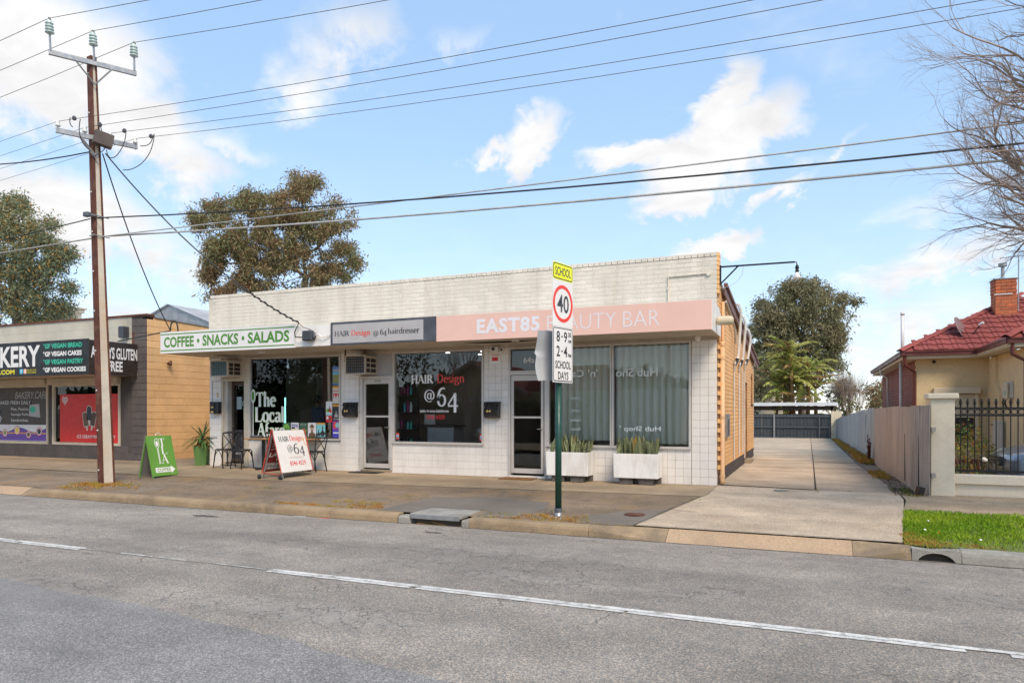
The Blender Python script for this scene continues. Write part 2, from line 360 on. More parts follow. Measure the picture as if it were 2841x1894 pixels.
GL={  # serif glyphs: strokes; 't' thin, 'T' thick, None = pen width from direction
'H':(.80,[[(.14,0),(.14,1)],[(.64,0),(.64,1)],([(.14,.52),(.64,.52)],'t'),SF(.14,.02),SF(.14,.98),SF(.64,.02),SF(.64,.98)]),
'A':(.78,[([(.06,.02),(.38,1)],'t'),([(.37,1),(.68,.02)],'T'),([(.17,.36),(.57,.36)],'t'),SF(.07,.02,.11),SF(.68,.02)]),
'I':(.34,[[(.16,0),(.16,1)],SF(.16,.02),SF(.16,.98)]),
'R':(.76,[[(.14,0),(.14,1)],([(.06,.98),(.14,.98)],'t'),[(.14,.975),(.3,.975)]+arc(.3,.74,.22,.235,90,-90,10)+[(.14,.5)],([(.34,.5),(.66,.03)],'T'),SF(.14,.02),([(.62,.02),(.76,.02)],'t')]),
'D':(.84,[[(.14,0),(.14,1)],([(.04,.98),(.14,.98)],'t'),([(.04,.02),(.14,.02)],'t'),[(.14,.975),(.3,.975)]+arc(.3,.5,.40,.475,90,-90,14)+[(.14,.025)]]),
'T':(.78,[[(.38,0),(.38,.97)],([(.04,.97),(.72,.97)],'t'),([(.06,.78),(.05,.97)],'t'),([(.70,.78),(.71,.97)],'t'),SF(.38,.02)]),
'L':(.70,[[(.14,0),(.14,1)],SF(.14,.98),([(.02,.025),(.60,.025)],'t'),([(.60,.025),(.64,.24)],'t')]),
'h':(.66,[[(.12,0),(.12,1.04)],([(.03,1.02),(.12,1.04)],'t'),[(.12,.46)]+arc(.3,.42,.17,.22,150,0,9)+[(.47,0)],SF(.12,.02,.11),SF(.47,.02,.11)]),
'n':(.66,[[(.12,0),(.12,XH)],([(.03,XH-.02),(.12,XH)],'t'),[(.12,.44)]+arc(.3,.42,.17,.22,150,0,9)+[(.47,0)],SF(.12,.02,.11),SF(.47,.02,.11)]),
'm':(.98,[[(.12,0),(.12,XH)],([(.03,XH-.02),(.12,XH)],'t'),[(.12,.44)]+arc(.28,.42,.155,.22,150,0,9)+[(.435,0)],[(.44,.44)]+arc(.6,.42,.155,.22,150,0,9)+[(.755,0)],SF(.12,.02,.1),SF(.44,.02,.1),SF(.76,.02,.1)]),
'r':(.46,[[(.12,0),(.12,XH)],([(.03,XH-.02),(.12,XH)],'t'),[(.12,.42)]+arc(.30,.42,.16,.20,160,50,8),SF(.12,.02,.11)]),
'i':(.30,[[(.13,0),(.13,XH)],([(.03,XH-.02),(.13,XH)],'t'),SF(.13,.02,.11),([(.075,.9),(.185,.9)],'T')]),
'l':(.30,[[(.13,0),(.13,1.05)],([(.03,1.03),(.13,1.05)],'t'),SF(.13,.02,.11)]),
'e':(.56,[([(.09,.36),(.45,.36)],'t'),[(.455,.36)]+arc(.27,.32,.20,.315,8,318,18)]),
'c':(.54,[arc(.28,.32,.21,.315,40,320,18),([(.40,.50),(.46,.50)],'T')]),
'o':(.62,[arc(.30,.32,.23,.315,90,450,22)]),
's':(.46,[arc(.22,.475,.14,.145,35,250,10)+arc(.22,.165,.15,.155,75,-145,10),([(.345,.48),(.345,.62)],'t'),([(.06,.02),(.06,.17)],'t')]),
'g':(.60,[arc(.25,.42,.17,.205,90,450,18),[(.14,.26),(.08,.14)]+[(.14,.06),(.40,.04)]+arc(.37,-.13,.12,.16,70,-90,8)+arc(.25,-.13,.19,.16,-90,-250,10),([(.38,.56),(.52,.62)],'t')]),
'a':(.58,[[(.42,0),(.42,.42)]+arc(.26,.44,.16,.19,10,150,9),[(.42,.36),(.24,.32)]+arc(.20,.16,.13,.15,90,290,9)+[(.42,.12)],([(.42,.02),(.54,.03)],'t')]),
'd':(.66,[[(.50,0),(.50,1.04)],([(.40,1.02),(.50,1.04)],'t'),arc(.27,.32,.2,.315,50,310,16)+[(.5,.1)],([(.50,.02),(.61,.02)],'t'),[(.38,.58),(.5,.5)]]),
'f':(.42,[[(.17,0),(.17,.8)]+arc(.31,.8,.14,.21,180,60,8),([(.04,XH-.01),(.36,XH-.01)],'t'),SF(.17,.02,.12)]),
'&':(.80,[arc(.30,.76,.16,.2,-60,240,14)+[(.62,.02)],([(.28,.58),(.14,.44)],'t'),arc(.32,.24,.22,.235,130,340,12)+[(.62,.5)],([(.52,.5),(.72,.5)],'t')]),
'6':(.62,[[(.54,.93),(.42,.98)]+arc(.42,.42,.33,.55,100,182,9)+arc(.32,.31,.235,.30,175,545,20)]),
'4':(.68,[([(.46,.98-.3),(.05,.08)],'t'),([(.05,.02),(.64,.02)],'t'),[(.46,.72),(.46,-.34)]]),
'@':(1.02,[arc(.48,.34,.17,.25,30,390,16),[(.66,.62),(.63,.2)]+arc(.76,.22,.13,.16,180,290,6)+arc(.5,.36,.44,.52,-10,300,26)]),
}
def pen(pts,thick,thin,mode):
    P=[Vector((x,y)) for x,y in pts]; n=len(P); L=[];Rr=[]
    for i in range(n):
        t=P[min(i+1,n-1)]-P[max(i-1,0)]
        t=t.normalized() if t.length>1e-6 else Vector((1,0))
        w=thin if mode=='t' else thick if mode=='T' else thin+(thick-thin)*abs(t.y)**1.3
        nrm=Vector((-t.y,t.x))*w/2; L.append(P[i]+nrm); Rr.append(P[i]-nrm)
    return [(p.x,p.y) for p in L+Rr],[(i,n+i,n+i+1,i+1) for i in range(n-1)]
def serif(s,thick=.15,thin=.05,track=0.):
    V=[];F=[];x=0.;d=0
    for ch in s:
        if ch==' ': x+=.36; continue
        adv,st=GL[ch]
        for q in st:
            pts,mode=(q if isinstance(q,tuple) else (q,None))
            vs,fs=pen(pts,thick,thin,mode); o=len(V); d+=1
            V+=[(a+x,b,d*.0006) for a,b in vs]; F+=[tuple(o+i for i in f) for f in fs]
        x+=adv+track
    return V,F
def polys2d(polys):
    V=[];F=[]
    for i,p in enumerate(polys):
        o=len(V); V+=[(a,b,i*.0004) for a,b in p]; F.append(tuple(range(o,o+len(p))))
    return V,F
def fit(shape,x0,x1,y0,y1,mirror=False):
    V,F=shape; xs=[v[0] for v in V]; ys=[v[1] for v in V]
    a,b,c,d=min(xs),max(xs),min(ys),max(ys)
    o=[]
    for (x,y,z) in V:
        u=(x-a)/(b-a or 1)
        if mirror: u=1-u
        o.append((x0+(x1-x0)*u,y0+(y1-y0)*(y-c)/(d-c or 1),z))
    return o,F
class Panel:
    """flat sign face: O origin, U right, V up; N towards the reader"""
    def __init__(s,O,U,V):
        s.O=Vector(O); s.U=Vector(U).normalized(); s.V=Vector(V).normalized(); s.N=s.U.cross(s.V)
    def pt(s,x,y,d=0.): return s.O+s.U*x+s.V*y+s.N*d
    def put(s,mb,shape,d=.002,mi=0,zk=.4):
        V,F=shape; return mb.add([s.pt(x,y,d+z*zk) for x,y,z in V],F,mi)
    def rect(s,mb,x0,x1,y0,y1,d=.001,mi=0): return mb.quad(s.pt(x0,y0,d),s.pt(x1,y0,d),s.pt(x1,y1,d),s.pt(x0,y1,d),mi)
    def slab(s,mb,x0,x1,y0,y1,d0,d1,mi=0):
        vs=[s.pt(x,y,d) for d in (d0,d1) for (x,y) in ((x0,y0),(x1,y0),(x1,y1),(x0,y1))]
        return mb.add(vs,[(3,2,1,0),(4,5,6,7),(0,1,5,4),(1,2,6,5),(2,3,7,6),(3,0,4,7)],mi)
    def text(s,parent,st,m,x0,x1,y0,y1,d=.002,font='sans',name='lettering',mirror=False,thick=.15,thin=.05,**k):
        sh=sans(st,**k) if font=='sans' else serif(st,thick,thin)
        mb=MB(); s.put(mb,fit(sh,x0,x1,y0,y1,mirror),d); return mb.build(name,m,parent)
    def rounded(s,mb,x0,x1,y0,y1,r,d=.001,mi=0,n=5):
        p=[]
        for cx,cy,a in ((x1-r,y1-r,0),(x0+r,y1-r,90),(x0+r,y0+r,180),(x1-r,y0+r,270)):
            p+=[(x,y) for x,y in arc(cx,cy,r,r,a,a+90,n)]
        return mb.add([s.pt(x,y,d) for x,y in p],[tuple(range(len(p)))],mi)
    def ring(s,mb,cx,cy,r0,r1,d=.001,mi=0,n=48):
        vs=[s.pt(cx+r*math.cos(2*math.pi*i/n),cy+r*math.sin(2*math.pi*i/n),d) for r in (r0,r1) for i in range(n)]
        return mb.add(vs,[(i,n+i,n+(i+1)%n,(i+1)%n) for i in range(n)],mi)
    def disc(s,mb,cx,cy,rx,ry,d=.001,mi=0,n=24):
        return mb.add([s.pt(cx+rx*math.cos(2*math.pi*i/n),cy+ry*math.sin(2*math.pi*i/n),d) for i in range(n)],[tuple(range(n))],mi)
FRONT=lambda Y: Panel((0,Y,0),(1,0,0),(0,0,1))
# ---------------------------------------------------------------- the setting: ground, road, kerb, footpath, driveway
def gz(Y):
    if Y>=9: return -.25*min(1,(Y-9)/24.)
    if Y>=0: return 0.
    if Y>=-1.7: return .02*Y/1.7
    return -.02-.108*min(1,(-1.7-Y)/2.72)
def rz_(Y): return -.268+.11*max(0,1-((Y+8.2)/3.7)**2)
def road_mat(name,base,warm,crack,lich=0.):
    s=NT(name); p=s.pos()
    big=s.noise(.35,4.,.6); mid=s.noise(1.6,5.,.62); fin=s.noise(95.,3.,.7); v=s.n('TexVoronoi',{'Vector':p,'Scale':115.}).outputs['Color']
    vv=s.n('SeparateXYZ',{0:v}).outputs[0]
    f=s.m('MULTIPLY',s.ramp(big,.32,.68,.88,1.12),s.ramp(mid,.3,.7,.86,1.12))
    f=s.m('MULTIPLY',f,s.ramp(fin,.3,.7,.72,1.28)); f=s.m('MULTIPLY',f,s.n('MapRange',{0:vv,3:.72,4:1.28}).outputs[0])
    c=s.scale(s.mix(s.ramp(vv,.55,.95),c4(base),c4(warm)),f)
    st=s.n('VectorMath',{0:p,1:(.28,1.,1.)},operation='MULTIPLY').outputs[0]
    c=s.mix(s.m('MULTIPLY',s.ramp(s.noise(.9,5.,.6,st),.52,.72),.35),c,c4(tuple(x*1.4 for x in base)))   # worn pale streaks along the lanes
    c=s.mix(s.m('MULTIPLY',s.ramp(s.noise(2.2,6.,.7,st),.56,.7),.20),c,c4(tuple(x*.5 for x in base)))    # oil and tar blotches
    tr_=s.n('VectorMath',{0:p,1:(.04,1.,1.)},operation='MULTIPLY').outputs[0]
    c=s.scale(c,s.ramp(s.noise(1.1,3.,.5,tr_),.35,.65,.86,1.10))
    wv=s.n('TexNoise',{'Vector':p,'Scale':1.3,'Detail':6.,'Roughness':.65}).outputs['Color']
    wp=s.n('VectorMath',{0:p,1:s.n('VectorMath',{0:wv,1:(.9,.9,.9)},operation='MULTIPLY').outputs[0]},operation='ADD').outputs[0]
    e=s.n('TexVoronoi',{'Vector':s.n('VectorMath',{0:wp,1:(.62,1.,1.)},operation='MULTIPLY').outputs[0],'Scale':1.6},feature='DISTANCE_TO_EDGE').outputs[0]
    e2=s.n('TexVoronoi',{'Vector':wp,'Scale':4.2},feature='DISTANCE_TO_EDGE').outputs[0]
    k=s.m('MULTIPLY',s.ramp(e,.003,.012,1.,0.),s.ramp(s.noise(.8,4.),.50,.62))
    k2=s.m('MULTIPLY',s.ramp(e2,.008,.03,1.,0.),s.ramp(s.noise(.9,4.,.6,st),.54,.63))
    kk=s.m('MULTIPLY',s.m('MAXIMUM',k,s.m('MULTIPLY',k2,.8)),crack)
    c=s.mix(kk,c,c4((.035,.03,.026)))
    if lich:
        c=s.mix(s.m('MULTIPLY',s.ramp(s.noise(1.1,7.,.7),.5,.66),lich),c,c4((.33,.20,.085)))
        c=s.mix(s.m('MULTIPLY',s.ramp(s.noise(2.6,6.,.72),.55,.70),lich),c,c4((.09,.072,.055)))
        c=s.mix(s.m('MULTIPLY',s.ramp(s.noise(.6,4.,.6),.5,.7),lich*.7),c,c4((.27,.225,.175)))
    h=s.m('SUBTRACT',s.m('ADD',s.m('MULTIPLY',fin,.6),s.m('MULTIPLY',vv,.5)),s.m('MULTIPLY',kk,2.))
    return s.done(c,.9,0.,.3,h,.75,.006)
M['road']=road_mat('weathered_road_asphalt',(.245,.222,.194),(.35,.285,.22),.55)
M['road2']=road_mat('newer_road_asphalt',(.215,.203,.19),(.27,.25,.23),.15)
M['verge']=road_mat('brown_verge_asphalt',(.20,.150,.105),(.28,.195,.12),.6,.55)
M['line']=mat('road_line_paint',(.62,.60,.55),.7,.12,3.,.12,60,.2,80,dirt=(.25,.22,.19),damt=.85,dscale=11.)
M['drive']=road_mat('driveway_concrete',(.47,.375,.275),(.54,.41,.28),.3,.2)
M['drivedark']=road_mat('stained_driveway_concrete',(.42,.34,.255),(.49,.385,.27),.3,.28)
M['strip']=road_mat('footpath_concrete',(.33,.25,.165),(.38,.28,.17),.15,.15)
# ground sheet, to the horizon
g=MB(); prof=[(-900,-.34),(-13.5,-.34),(-12.5,-.42),(-4.5,-.42),(-4.43,-.19)]+[(y,gz(y)-.055) for y in (-1.7,0,9,33)]+[(900,-.305)]
xs=[-900,-60,-30,-15,0,15,40,900]
g.grid(len(xs)-1,len(prof)-1,lambda u,v:(xs[round(u*(len(xs)-1))],*prof[round(v*(len(prof)-1))]))
struct('ground',g,M['ground'])
# road with a crown
g=MB(); g.grid(60,24,lambda u,v:(lerp(-150,120,u),lerp(-11.95,-4.56,v),rz_(lerp(-11.95,-4.56,v))))
road=struct('road',g,M['road'])
def sheet(name,pts,zf,m,parent=None,label=None,d=0.,jag=0.,thick=.0):
    """flat sheet from an outline: edges subdivided, slightly ragged"""
    P=[]
    for i in range(len(pts)):
        a=Vector(pts[i]); b=Vector(pts[(i+1)%len(pts)]); n=max(1,int((b-a).length/.12)) if jag else 1
        for k in range(n):
            p=a.lerp(b,k/n)
            if jag and k: p=p+Vector((random.uniform(-jag,jag),random.uniform(-jag,jag)))
            P.append(p)
    mb=MB(); mb.poly([(p.x,p.y,zf(p.y)+d) for p in P])
    if thick:
        k=len(P); mb.add([(p.x,p.y,zf(p.y)+d) for p in P]+[(p.x,p.y,zf(p.y)+d-thick) for p in P],[(i,k+i,k+(i+1)%k,(i+1)%k) for i in range(k)])
    o=mb.build(name,m,parent)
    if parent is None: o['kind']='structure'
    if label: o['label']=label
    return o
# newer asphalt strip nearest the camera (left), ragged edge
pp=[(-9.,-11.9),(-9.,-9.3),(-5.35,-9.30),(-4.3,-9.42),(-3.4,-9.43),(-2.5,-9.55),(-1.75,-9.62),(-1.2,-9.75),(-.4,-9.85),(1.5,-9.95),(3.,-11.9)]
g=MB(); top=[]
for i in range(1,len(pp)-1):
    a=Vector(pp[i]); b=Vector(pp[i+1]) if i<len(pp)-2 else Vector(pp[i+1])
    n=max(2,int((b-a).length/.05))
    for k in range(n):
        q=a.lerp(b,k/n); top.append((q.x,q.y+.018*noise.noise((q.x*6,0,3))+.01*random.uniform(-1,1)))
top=[t for t in top if t[1]>-10.2]
for i in range(len(top)-1):
    (x0,y0),(x1,y1)=top[i],top[i+1]
    ys=[0,.33,.66,1]
    for k in range(3):
        ya,yb=lerp(y0,-11.9,ys[k]),lerp(y0,-11.9,ys[k+1]); yc,yd=lerp(y1,-11.9,ys[k]),lerp(y1,-11.9,ys[k+1])
        g.quad((x0,yb,rz_(yb)+.004),(x1,yd,rz_(yd)+.004),(x1,yc,rz_(yc)+.004),(x0,ya,rz_(ya)+.004))
struct('road_repair',g,M['road2'],'smoother blue-grey asphalt repair strip')
# centre line: paint broken by the seam crack that runs along it
def line_piece(x0,x1,ya,yb,wr,skip=0.):
    n=int((x1-x0)/.05); mb=MB()
    for i in range(n):
        a=x0+(x1-x0)*i/n; b=x0+(x1-x0)*(i+1)/n
        if skip and noise.noise((a*3.1,7.7,0))>skip: continue
        def e(x,y,ph): return y+wr*(noise.noise((x*2.3,ph,0))+.6*noise.noise((x*9,ph,2)))
        pts=[(a,e(a,ya,ph1)) for ph1 in (1.3,)]+[(b,e(b,ya,1.3)),(b,e(b,yb,5.1)),(a,e(a,yb,5.1))]
        mb.poly([(x,y,rz_(y)+.005) for x,y in pts])
    return mb
def crk(x): return -8.130+.016*noise.noise((x*1.7,3.3,0))+.009*noise.noise((x*7,1.3,0))+.004*noise.noise((x*25,1.3,0))
def edge_(x,y,ph): return y+.007*noise.noise((x*2.3,ph,0))+.008*noise.noise((x*14,ph,2))+.004*noise.noise((x*40,ph,5))
g=MB(); x=-40.
while x<30:
    dx_=.03 if -9<x<5 else .12; b=x+dx_
    worn=-5.9<x<-3.25
    for side in (0,1):
        if worn and (side or noise.noise((x*3.1,7.7,0))>.02): continue
        if side and noise.noise((x*2.1,9.1,0))+.5*noise.noise((x*9,2.,0))>.42: continue
        if noise.noise((x*6,side*4.,1))>.62: continue
        yo=lambda q: edge_(q,-8.062 if not worn else -8.103,1.3) if not side else edge_(q,-8.188,5.1)
        yi=lambda q: crk(q)+(.004 if not side else -.005)
        pts=[(x,yo(x)),(b,yo(b)),(b,yi(b)),(x,yi(x))]
        if side: pts=pts[::-1]
        g.poly([(a,c,rz_(c)+.005) for a,c in pts[::-1]])
    x=b
struct('road_marking',g,M['line'],'cracked white centre line')
g=MB(); x=-12.
while x<8:
    b=x+.04; w_=lambda q:.0025+.0035*abs(noise.noise((q*5,4.,0)))
    g.poly([(x,crk(x)-w_(x),rz_(-8.13)+.0045),(b,crk(b)-w_(b),rz_(-8.13)+.0045),(b,crk(b)+w_(b),rz_(-8.13)+.0045),(x,crk(x)+w_(x),rz_(-8.13)+.0045)]); x=b
struct('road_seam',g,M['joint'],'dark seam crack along the centre line')
g=MB(); x=-30.
while x<25:
    b=x+.06; f_=lambda q: -4.655-.05*noise.noise((q*1.3,2,0))-.03*noise.noise((q*6,5,0))
    if not -3.8<x<-3.0: g.poly([(x,f_(x),rz_(f_(x))+.004),(b,f_(b),rz_(f_(b))+.004),(b,-4.598,-.2625),(x,-4.598,-.2625)])
    x=b
struct('gutter_grit',g,mat('gutter_grit',(.105,.082,.058),1.,.3,6.,.25,80,.6,60),'dark grit along the foot of the kerb')
mb=MB()
for (x,y,r_) in ((-6.9,-5.45,.17),(-3.0,-5.35,.09)):
    mb.add([(x+r_*(1.+1.1*noise.noise((k*1.3,x,0)))*math.cos(k*.2618)*1.5,y+r_*.4*(1+1.1*noise.noise((k*1.3,x,3)))*math.sin(k*.2618),rz_(y)+.0042) for k in range(24)],[tuple(range(24))])
struct('road_stain',mb,mat('pothole_tar',(.075,.062,.05),.95,.35,8.,.3,60,.8,60),'small dark worn pits in the asphalt')
# --- kerb
kerb=bpy.data.objects.new('kerb',None); col.objects.link(kerb); kerb.location=(-4,-4.5,-.27); kerb['kind']='structure'; WORLD[kerb]=Matrix.Translation((-4,-4.5,-.27)).inverted()
KP=[(-4.605,-.32),(-4.598,-.262),(-4.590,-.185),(-4.575,-.152),(-4.545,-.134),(-4.50,-.128),(-4.42,-.126),(-4.42,-.32)]
LP=[(-4.615,-.32),(-4.612,-.275),(-4.605,-.262),(-4.54,-.238),(-4.47,-.198),(-4.41,-.165),(-4.34,-.132),(-4.34,-.32)]
def kseg(x0,x1,p0,p1,m,n=6,name='kerb_block'):
    mb=MB(); k=len(p0); vs=[]
    for i in range(n+1):
        t=i/n; x=lerp(x0,x1,t); st=t*t*(3-2*t)
        for (a,b) in zip(p0,p1):
            y,z=lerp(a[0],b[0],st),lerp(a[1],b[1],st); w_=.004 if z>-.3 else 0
            vs.append((x,y+w_*noise.noise((x*5,z*30,1)),z+w_*noise.noise((x*5,y*30,4))))
    fs=[(i*k+j,i*k+j+1,(i+1)*k+j+1,(i+1)*k+j) for i in range(n) for j in range(k-1)]
    fs+=[tuple(range(k)),tuple(n*k+j for j in range(k))[::-1]]
    mb.add(vs,fs); return mb.build(name,m,kerb)
x=-12.
for x1 in (-9.1,-6.5,-5.25,-4.02): kseg(x,x1-.006,KP,KP,M['kerb'],10); x=x1
kseg(-2.85,-1.1,KP,KP,M['kerb'],8); kseg(-1.094,-.1,KP,LP,M['kerb'],8); kseg(-.094,2.02,LP,LP,M['apron'],6); kseg(2.025,2.6,LP,KP,M['kerb'],6)
for a,b in ((3.08,5.4),(5.41,7.8),(7.81,10.2),(10.21,14),(14.01,30)): kseg(a,b,KP,KP,M['kerbgrey'],8)
kseg(-12.7,-12.006,LP,KP,M['kerb'],6); kseg(-17.5,-12.706,LP,LP,M['apron'],6); kseg(-18.2,-17.506,KP,LP,M['kerb'],6); kseg(-60,-18.206,KP,KP,M['kerb'],8)
# collapsed kerb inlet by the lawn
mb=MB(); A=arc(2.84,-.305,.19,.135,180,0,12)
pts=[(2.606,-.32)]+[(x_,z_) for x_,z_ in A]+[(3.074,-.32),(3.074,-.132)]+[(2.95,-.136),(2.8,-.150),(2.70,-.143),(2.606,-.134)]
mb.prism([(x_,-4.60+.012*noise.noise((x_*9,z_*9,0)),z_) for x_,z_ in pts],(0,.17,0)); mb.build('kerb_block',M['kerbgrey'],kerb,label='kerb piece broken out into a dark arched hole')
mb=MB(); mb.box(2.62,3.06,-4.42,-4.36,-.34,-.16); mb.build('inlet_back',M['joint'],kerb)
# stormwater pit with concrete lid
pit=thing('stormwater_pit','grey concrete lid over a dark stormwater pit opening in the kerb','drain pit',(-3.42,-4.4,-.27),world=True)
mb=MB(); mb.cbox(-3.80,-2.96,-4.62,-3.95,-.155,-.106,.01); mb.build('lid',M['kerbgrey'],pit)
mb=MB(); mb.cbox(-3.78,-2.98,-4.632,-4.621,-.178,-.11,.004); mb.build('steel_edge',M['galv'],pit)
for x0,x1 in ((-4.015,-3.80),(-2.97,-2.855)):
    mb=MB(); mb.cbox(x0,x1,-4.61,-4.36,-.33,-.157 if x0<-3.5 else -.160,.02); mb.build('cheek',M['kerbgrey'],pit)
mb=MB(); mb.box(-3.80,-2.97,-4.2,-4.15,-.7,-.14); mb.box(-3.80,-2.97,-4.6,-4.2,-.72,-.70); mb.build('pit_wall',M['joint'],pit)
mb=MB(); mb.tube([(-3.7,-4.585,-.25),(-3.4,-4.52,-.27),(-3.1,-4.57,-.285)],.006,4); mb.tube([(-3.45,-4.58,-.22),(-3.15,-4.55,-.28)],.005,4); mb.build('twig',M['drygrass'],pit)
# --- verge asphalt, footpath strip, crossover, driveway slabs
verge_y=lambda x: -1.61 if x>-.2 else lerp(-1.61,-2.2,min(1,(-.2-x)/10))
V=[(-60,-4.42),(-18,-4.42),(-17.5,-4.34),(-12.7,-4.34),(-12.2,-4.42),(-4.02,-4.42),(-2.85,-4.42),(-1.1,-4.42),(-.56,-4.36),(-.1,-2.4),(.0,-1.63),(-4.2,-1.88),(-9.1,-2.14),(-14,-2.25),(-60,-2.3)]
def tri_sheet(name,outline,m,d,lab=None,parent=None,step=.5):
    """outline filled as a height-following sheet"""
    bm=bmesh.new(); vs=[bm.verts.new((x,y,0)) for x,y in outline]; f=bm.faces.new(vs); bmesh.ops.triangulate(bm,faces=[f])
    ymin=min(y for x,y in outline); ymax=max(y for x,y in outline)
    y=math.ceil(ymin/step)*step
    cuts=[-1.7]+[ymin+step*i for i in range(1,int((ymax-ymin)/step))]
    for y in cuts: bmesh.ops.bisect_plane(bm,geom=bm.verts[:]+bm.edges[:]+bm.faces[:],plane_co=(0,y,0),plane_no=(0,1,0))
    for v in bm.verts: v.co.z=gz(v.co.y)+d
    me=bpy.data.meshes.new(name); bm.normal_update()
    for f in bm.faces:
        if f.normal.z<0: f.normal_flip()
    bm.to_mesh(me); bm.free(); me.materials.append(m)
    o=link(name,me,parent)
    if parent is None: o['kind']='structure'
    if lab: o['label']=lab
    return o
verge=tri_sheet('footpath_verge',V,M['verge'],0.,'worn brown asphalt verge between kerb and shops')
pav=bpy.data.objects.new('footpath',None); col.objects.link(pav); pav.location=(-6,-1,0); pav['kind']='structure'; WORLD[pav]=Matrix.Translation((-6,-1,0)).inverted()
xs=[-.0,-3.3,-6.4,-9.6,-12.75,-17,-24,-60]
for a,b in zip(xs,xs[1:]):
    vy=lambda x: lerp(-1.62,-2.15,min(1,-x/9.1)) if x>-9.1 else -2.2
    ytop=.45 if a<-12.7 else -.002
    mb=MB(); N=5
    for k in range(N):
        ya=[lerp(vy(a)-.01,ytop,k/N),lerp(vy(a)-.01,ytop,(k+1)/N)]; yb=[lerp(vy(b)-.01,ytop,k/N),lerp(vy(b)-.01,ytop,(k+1)/N)]
        mb.quad((b+.008,yb[0],gz(yb[0])+.005),(a-.004,ya[0],gz(ya[0])+.005),(a-.004,ya[1],gz(ya[1])+.005),(b+.008,yb[1],gz(yb[1])+.005))
    mb.build('slab',M['strip'],pav)
mb=MB(); mb.quad((-15.4,.43,.004),(-12.6,.43,.004),(-12.6,14,.004),(-15.4,14,.004)); mb.build('slab',M['strip'],pav)
sheet('asphalt_patch',[(-4.5,-4.41),(-4.28,-3.02),(-3.2,-2.86),(-2.25,-2.95),(-2.05,-3.6),(-2.3,-4.41),(-2.84,-4.41),(-2.84,-3.94),(-3.82,-3.94),(-3.82,-4.41)],gz,M['patch'],label='dark rectangular asphalt patch behind the pit lid',d=.004,jag=.015)
sheet('asphalt_patch',[(-1.35,-4.41),(-1.28,-3.75),(-.85,-3.3),(-.36,-3.05),(-.18,-2.95),(-.3,-3.5),(-.55,-4.3),(-.7,-4.405)],gz,M['patch'],label='grey asphalt patch beside the driveway crossover',d=.004,jag=.012)
dv=bpy.data.objects.new('driveway',None); col.objects.link(dv); dv.location=(1.5,5,0); dv['kind']='structure'; WORLD[dv]=Matrix.Translation((1.5,5,0)).inverted()
tri_sheet('slab',[(-.545,-4.335),(2.545,-4.335),(2.93,-.97),(2.95,-.1),(1.7,-.13),(.004,.10),(.006,-1.41)],M['drive'],.006,parent=dv)
tri_sheet('slab',[(.004,.16),(1.66,-.07),(1.665,7.25),(.004,7.28)],M['drive'],.012,parent=dv)
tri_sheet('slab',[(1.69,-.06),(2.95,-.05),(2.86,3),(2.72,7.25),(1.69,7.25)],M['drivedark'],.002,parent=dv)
tri_sheet('slab',[(.004,7.32),(1.665,7.30),(1.675,33.5),(-4,33.5),(-4,9.5),(.004,9.5)],M['drive'],.004,parent=dv,step=2.)
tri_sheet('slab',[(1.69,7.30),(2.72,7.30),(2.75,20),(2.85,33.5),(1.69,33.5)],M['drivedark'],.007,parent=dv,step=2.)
mb=MB()
for pts in ([(.0,.13),(1.68,-.10),(2.95,-.08)],[(.0,7.3),(2.75,7.28)],[(1.68,-.1),(1.677,7.3),(1.682,33)],[(.004,-1.41),(-.3,-2.9),(-.55,-4.34)],[(-.55,-4.34),(2.55,-4.34)],[(-.33,-3.05),(.15,-3.2)]):
    for a,b in zip(pts,pts[1:]):
        n=max(2,int((Vector(b)-Vector(a)).length/.15)); d=(Vector(b)-Vector(a)).normalized(); pr=Vector((-d.y,d.x))
        L=[]
        for i in range(n+1):
            p=Vector(a).lerp(Vector(b),i/n); p=p+pr*.012*noise.noise((p.x*3,p.y*3,1)); wd=.006+.006*noise.noise((p.x*4,p.y*4,8)); L.append((p+pr*wd,p-pr*wd))
        for (a1,a2),(b1,b2) in zip(L,L[1:]):
            mb.quad(*[(q.x,q.y,gz(q.y)+.0155) for q in (a1,a2,b2,b1)])
mb.build('joint',M['joint'],dv)
tri_sheet('footpath',[(2.96,-.98),(2.80,-2.1),(40,-2.1),(40,-.02),(2.97,-.02)],M['strip'],.003,'brown concrete footpath beside the lawn')
tri_sheet('lawn_soil',[(2.81,-2.11),(2.58,-4.34),(2.6,-4.41),(40,-4.41),(40,-2.11)],M['lawnsoil'],.0,'earth under the lawn')
tri_sheet('yard',[(3.2,.05),(40,.05),(40,20),(3.0,20)],M['drivedark'],-.01,'concrete yard of the neighbouring house',step=2.)
tri_sheet('garden_bed',[(2.76,.0),(3.25,-.05),(3.2,33),(2.9,33),(2.74,7.3),(2.88,3.)],M['ground'],-.004,'dirt strip along the side fence',step=2.)
def blades(mb,x,y,z,h,n,spread,wd=.006):
    for _ in range(n):
        a=random.uniform(0,6.283); r=spread*random.random()**.6; px,py=x+r*math.cos(a),y+r*math.sin(a)
        b=random.uniform(0,6.283); ln=random.uniform(.2,.9)*h; hh=h*random.uniform(.5,1.1)
        dx,dy=math.cos(b)*wd/2,math.sin(b)*wd/2; tx,ty=-math.sin(b)*ln,math.cos(b)*ln
        mb.add([(px-dx,py-dy,z),(px+dx,py+dy,z),(px+tx*.4+dx*.7,py+ty*.4+dy*.7,z+hh*.65),(px+tx,py+ty,z+hh)],[(0,1,2,3)])
random.seed(5)
mb=MB()
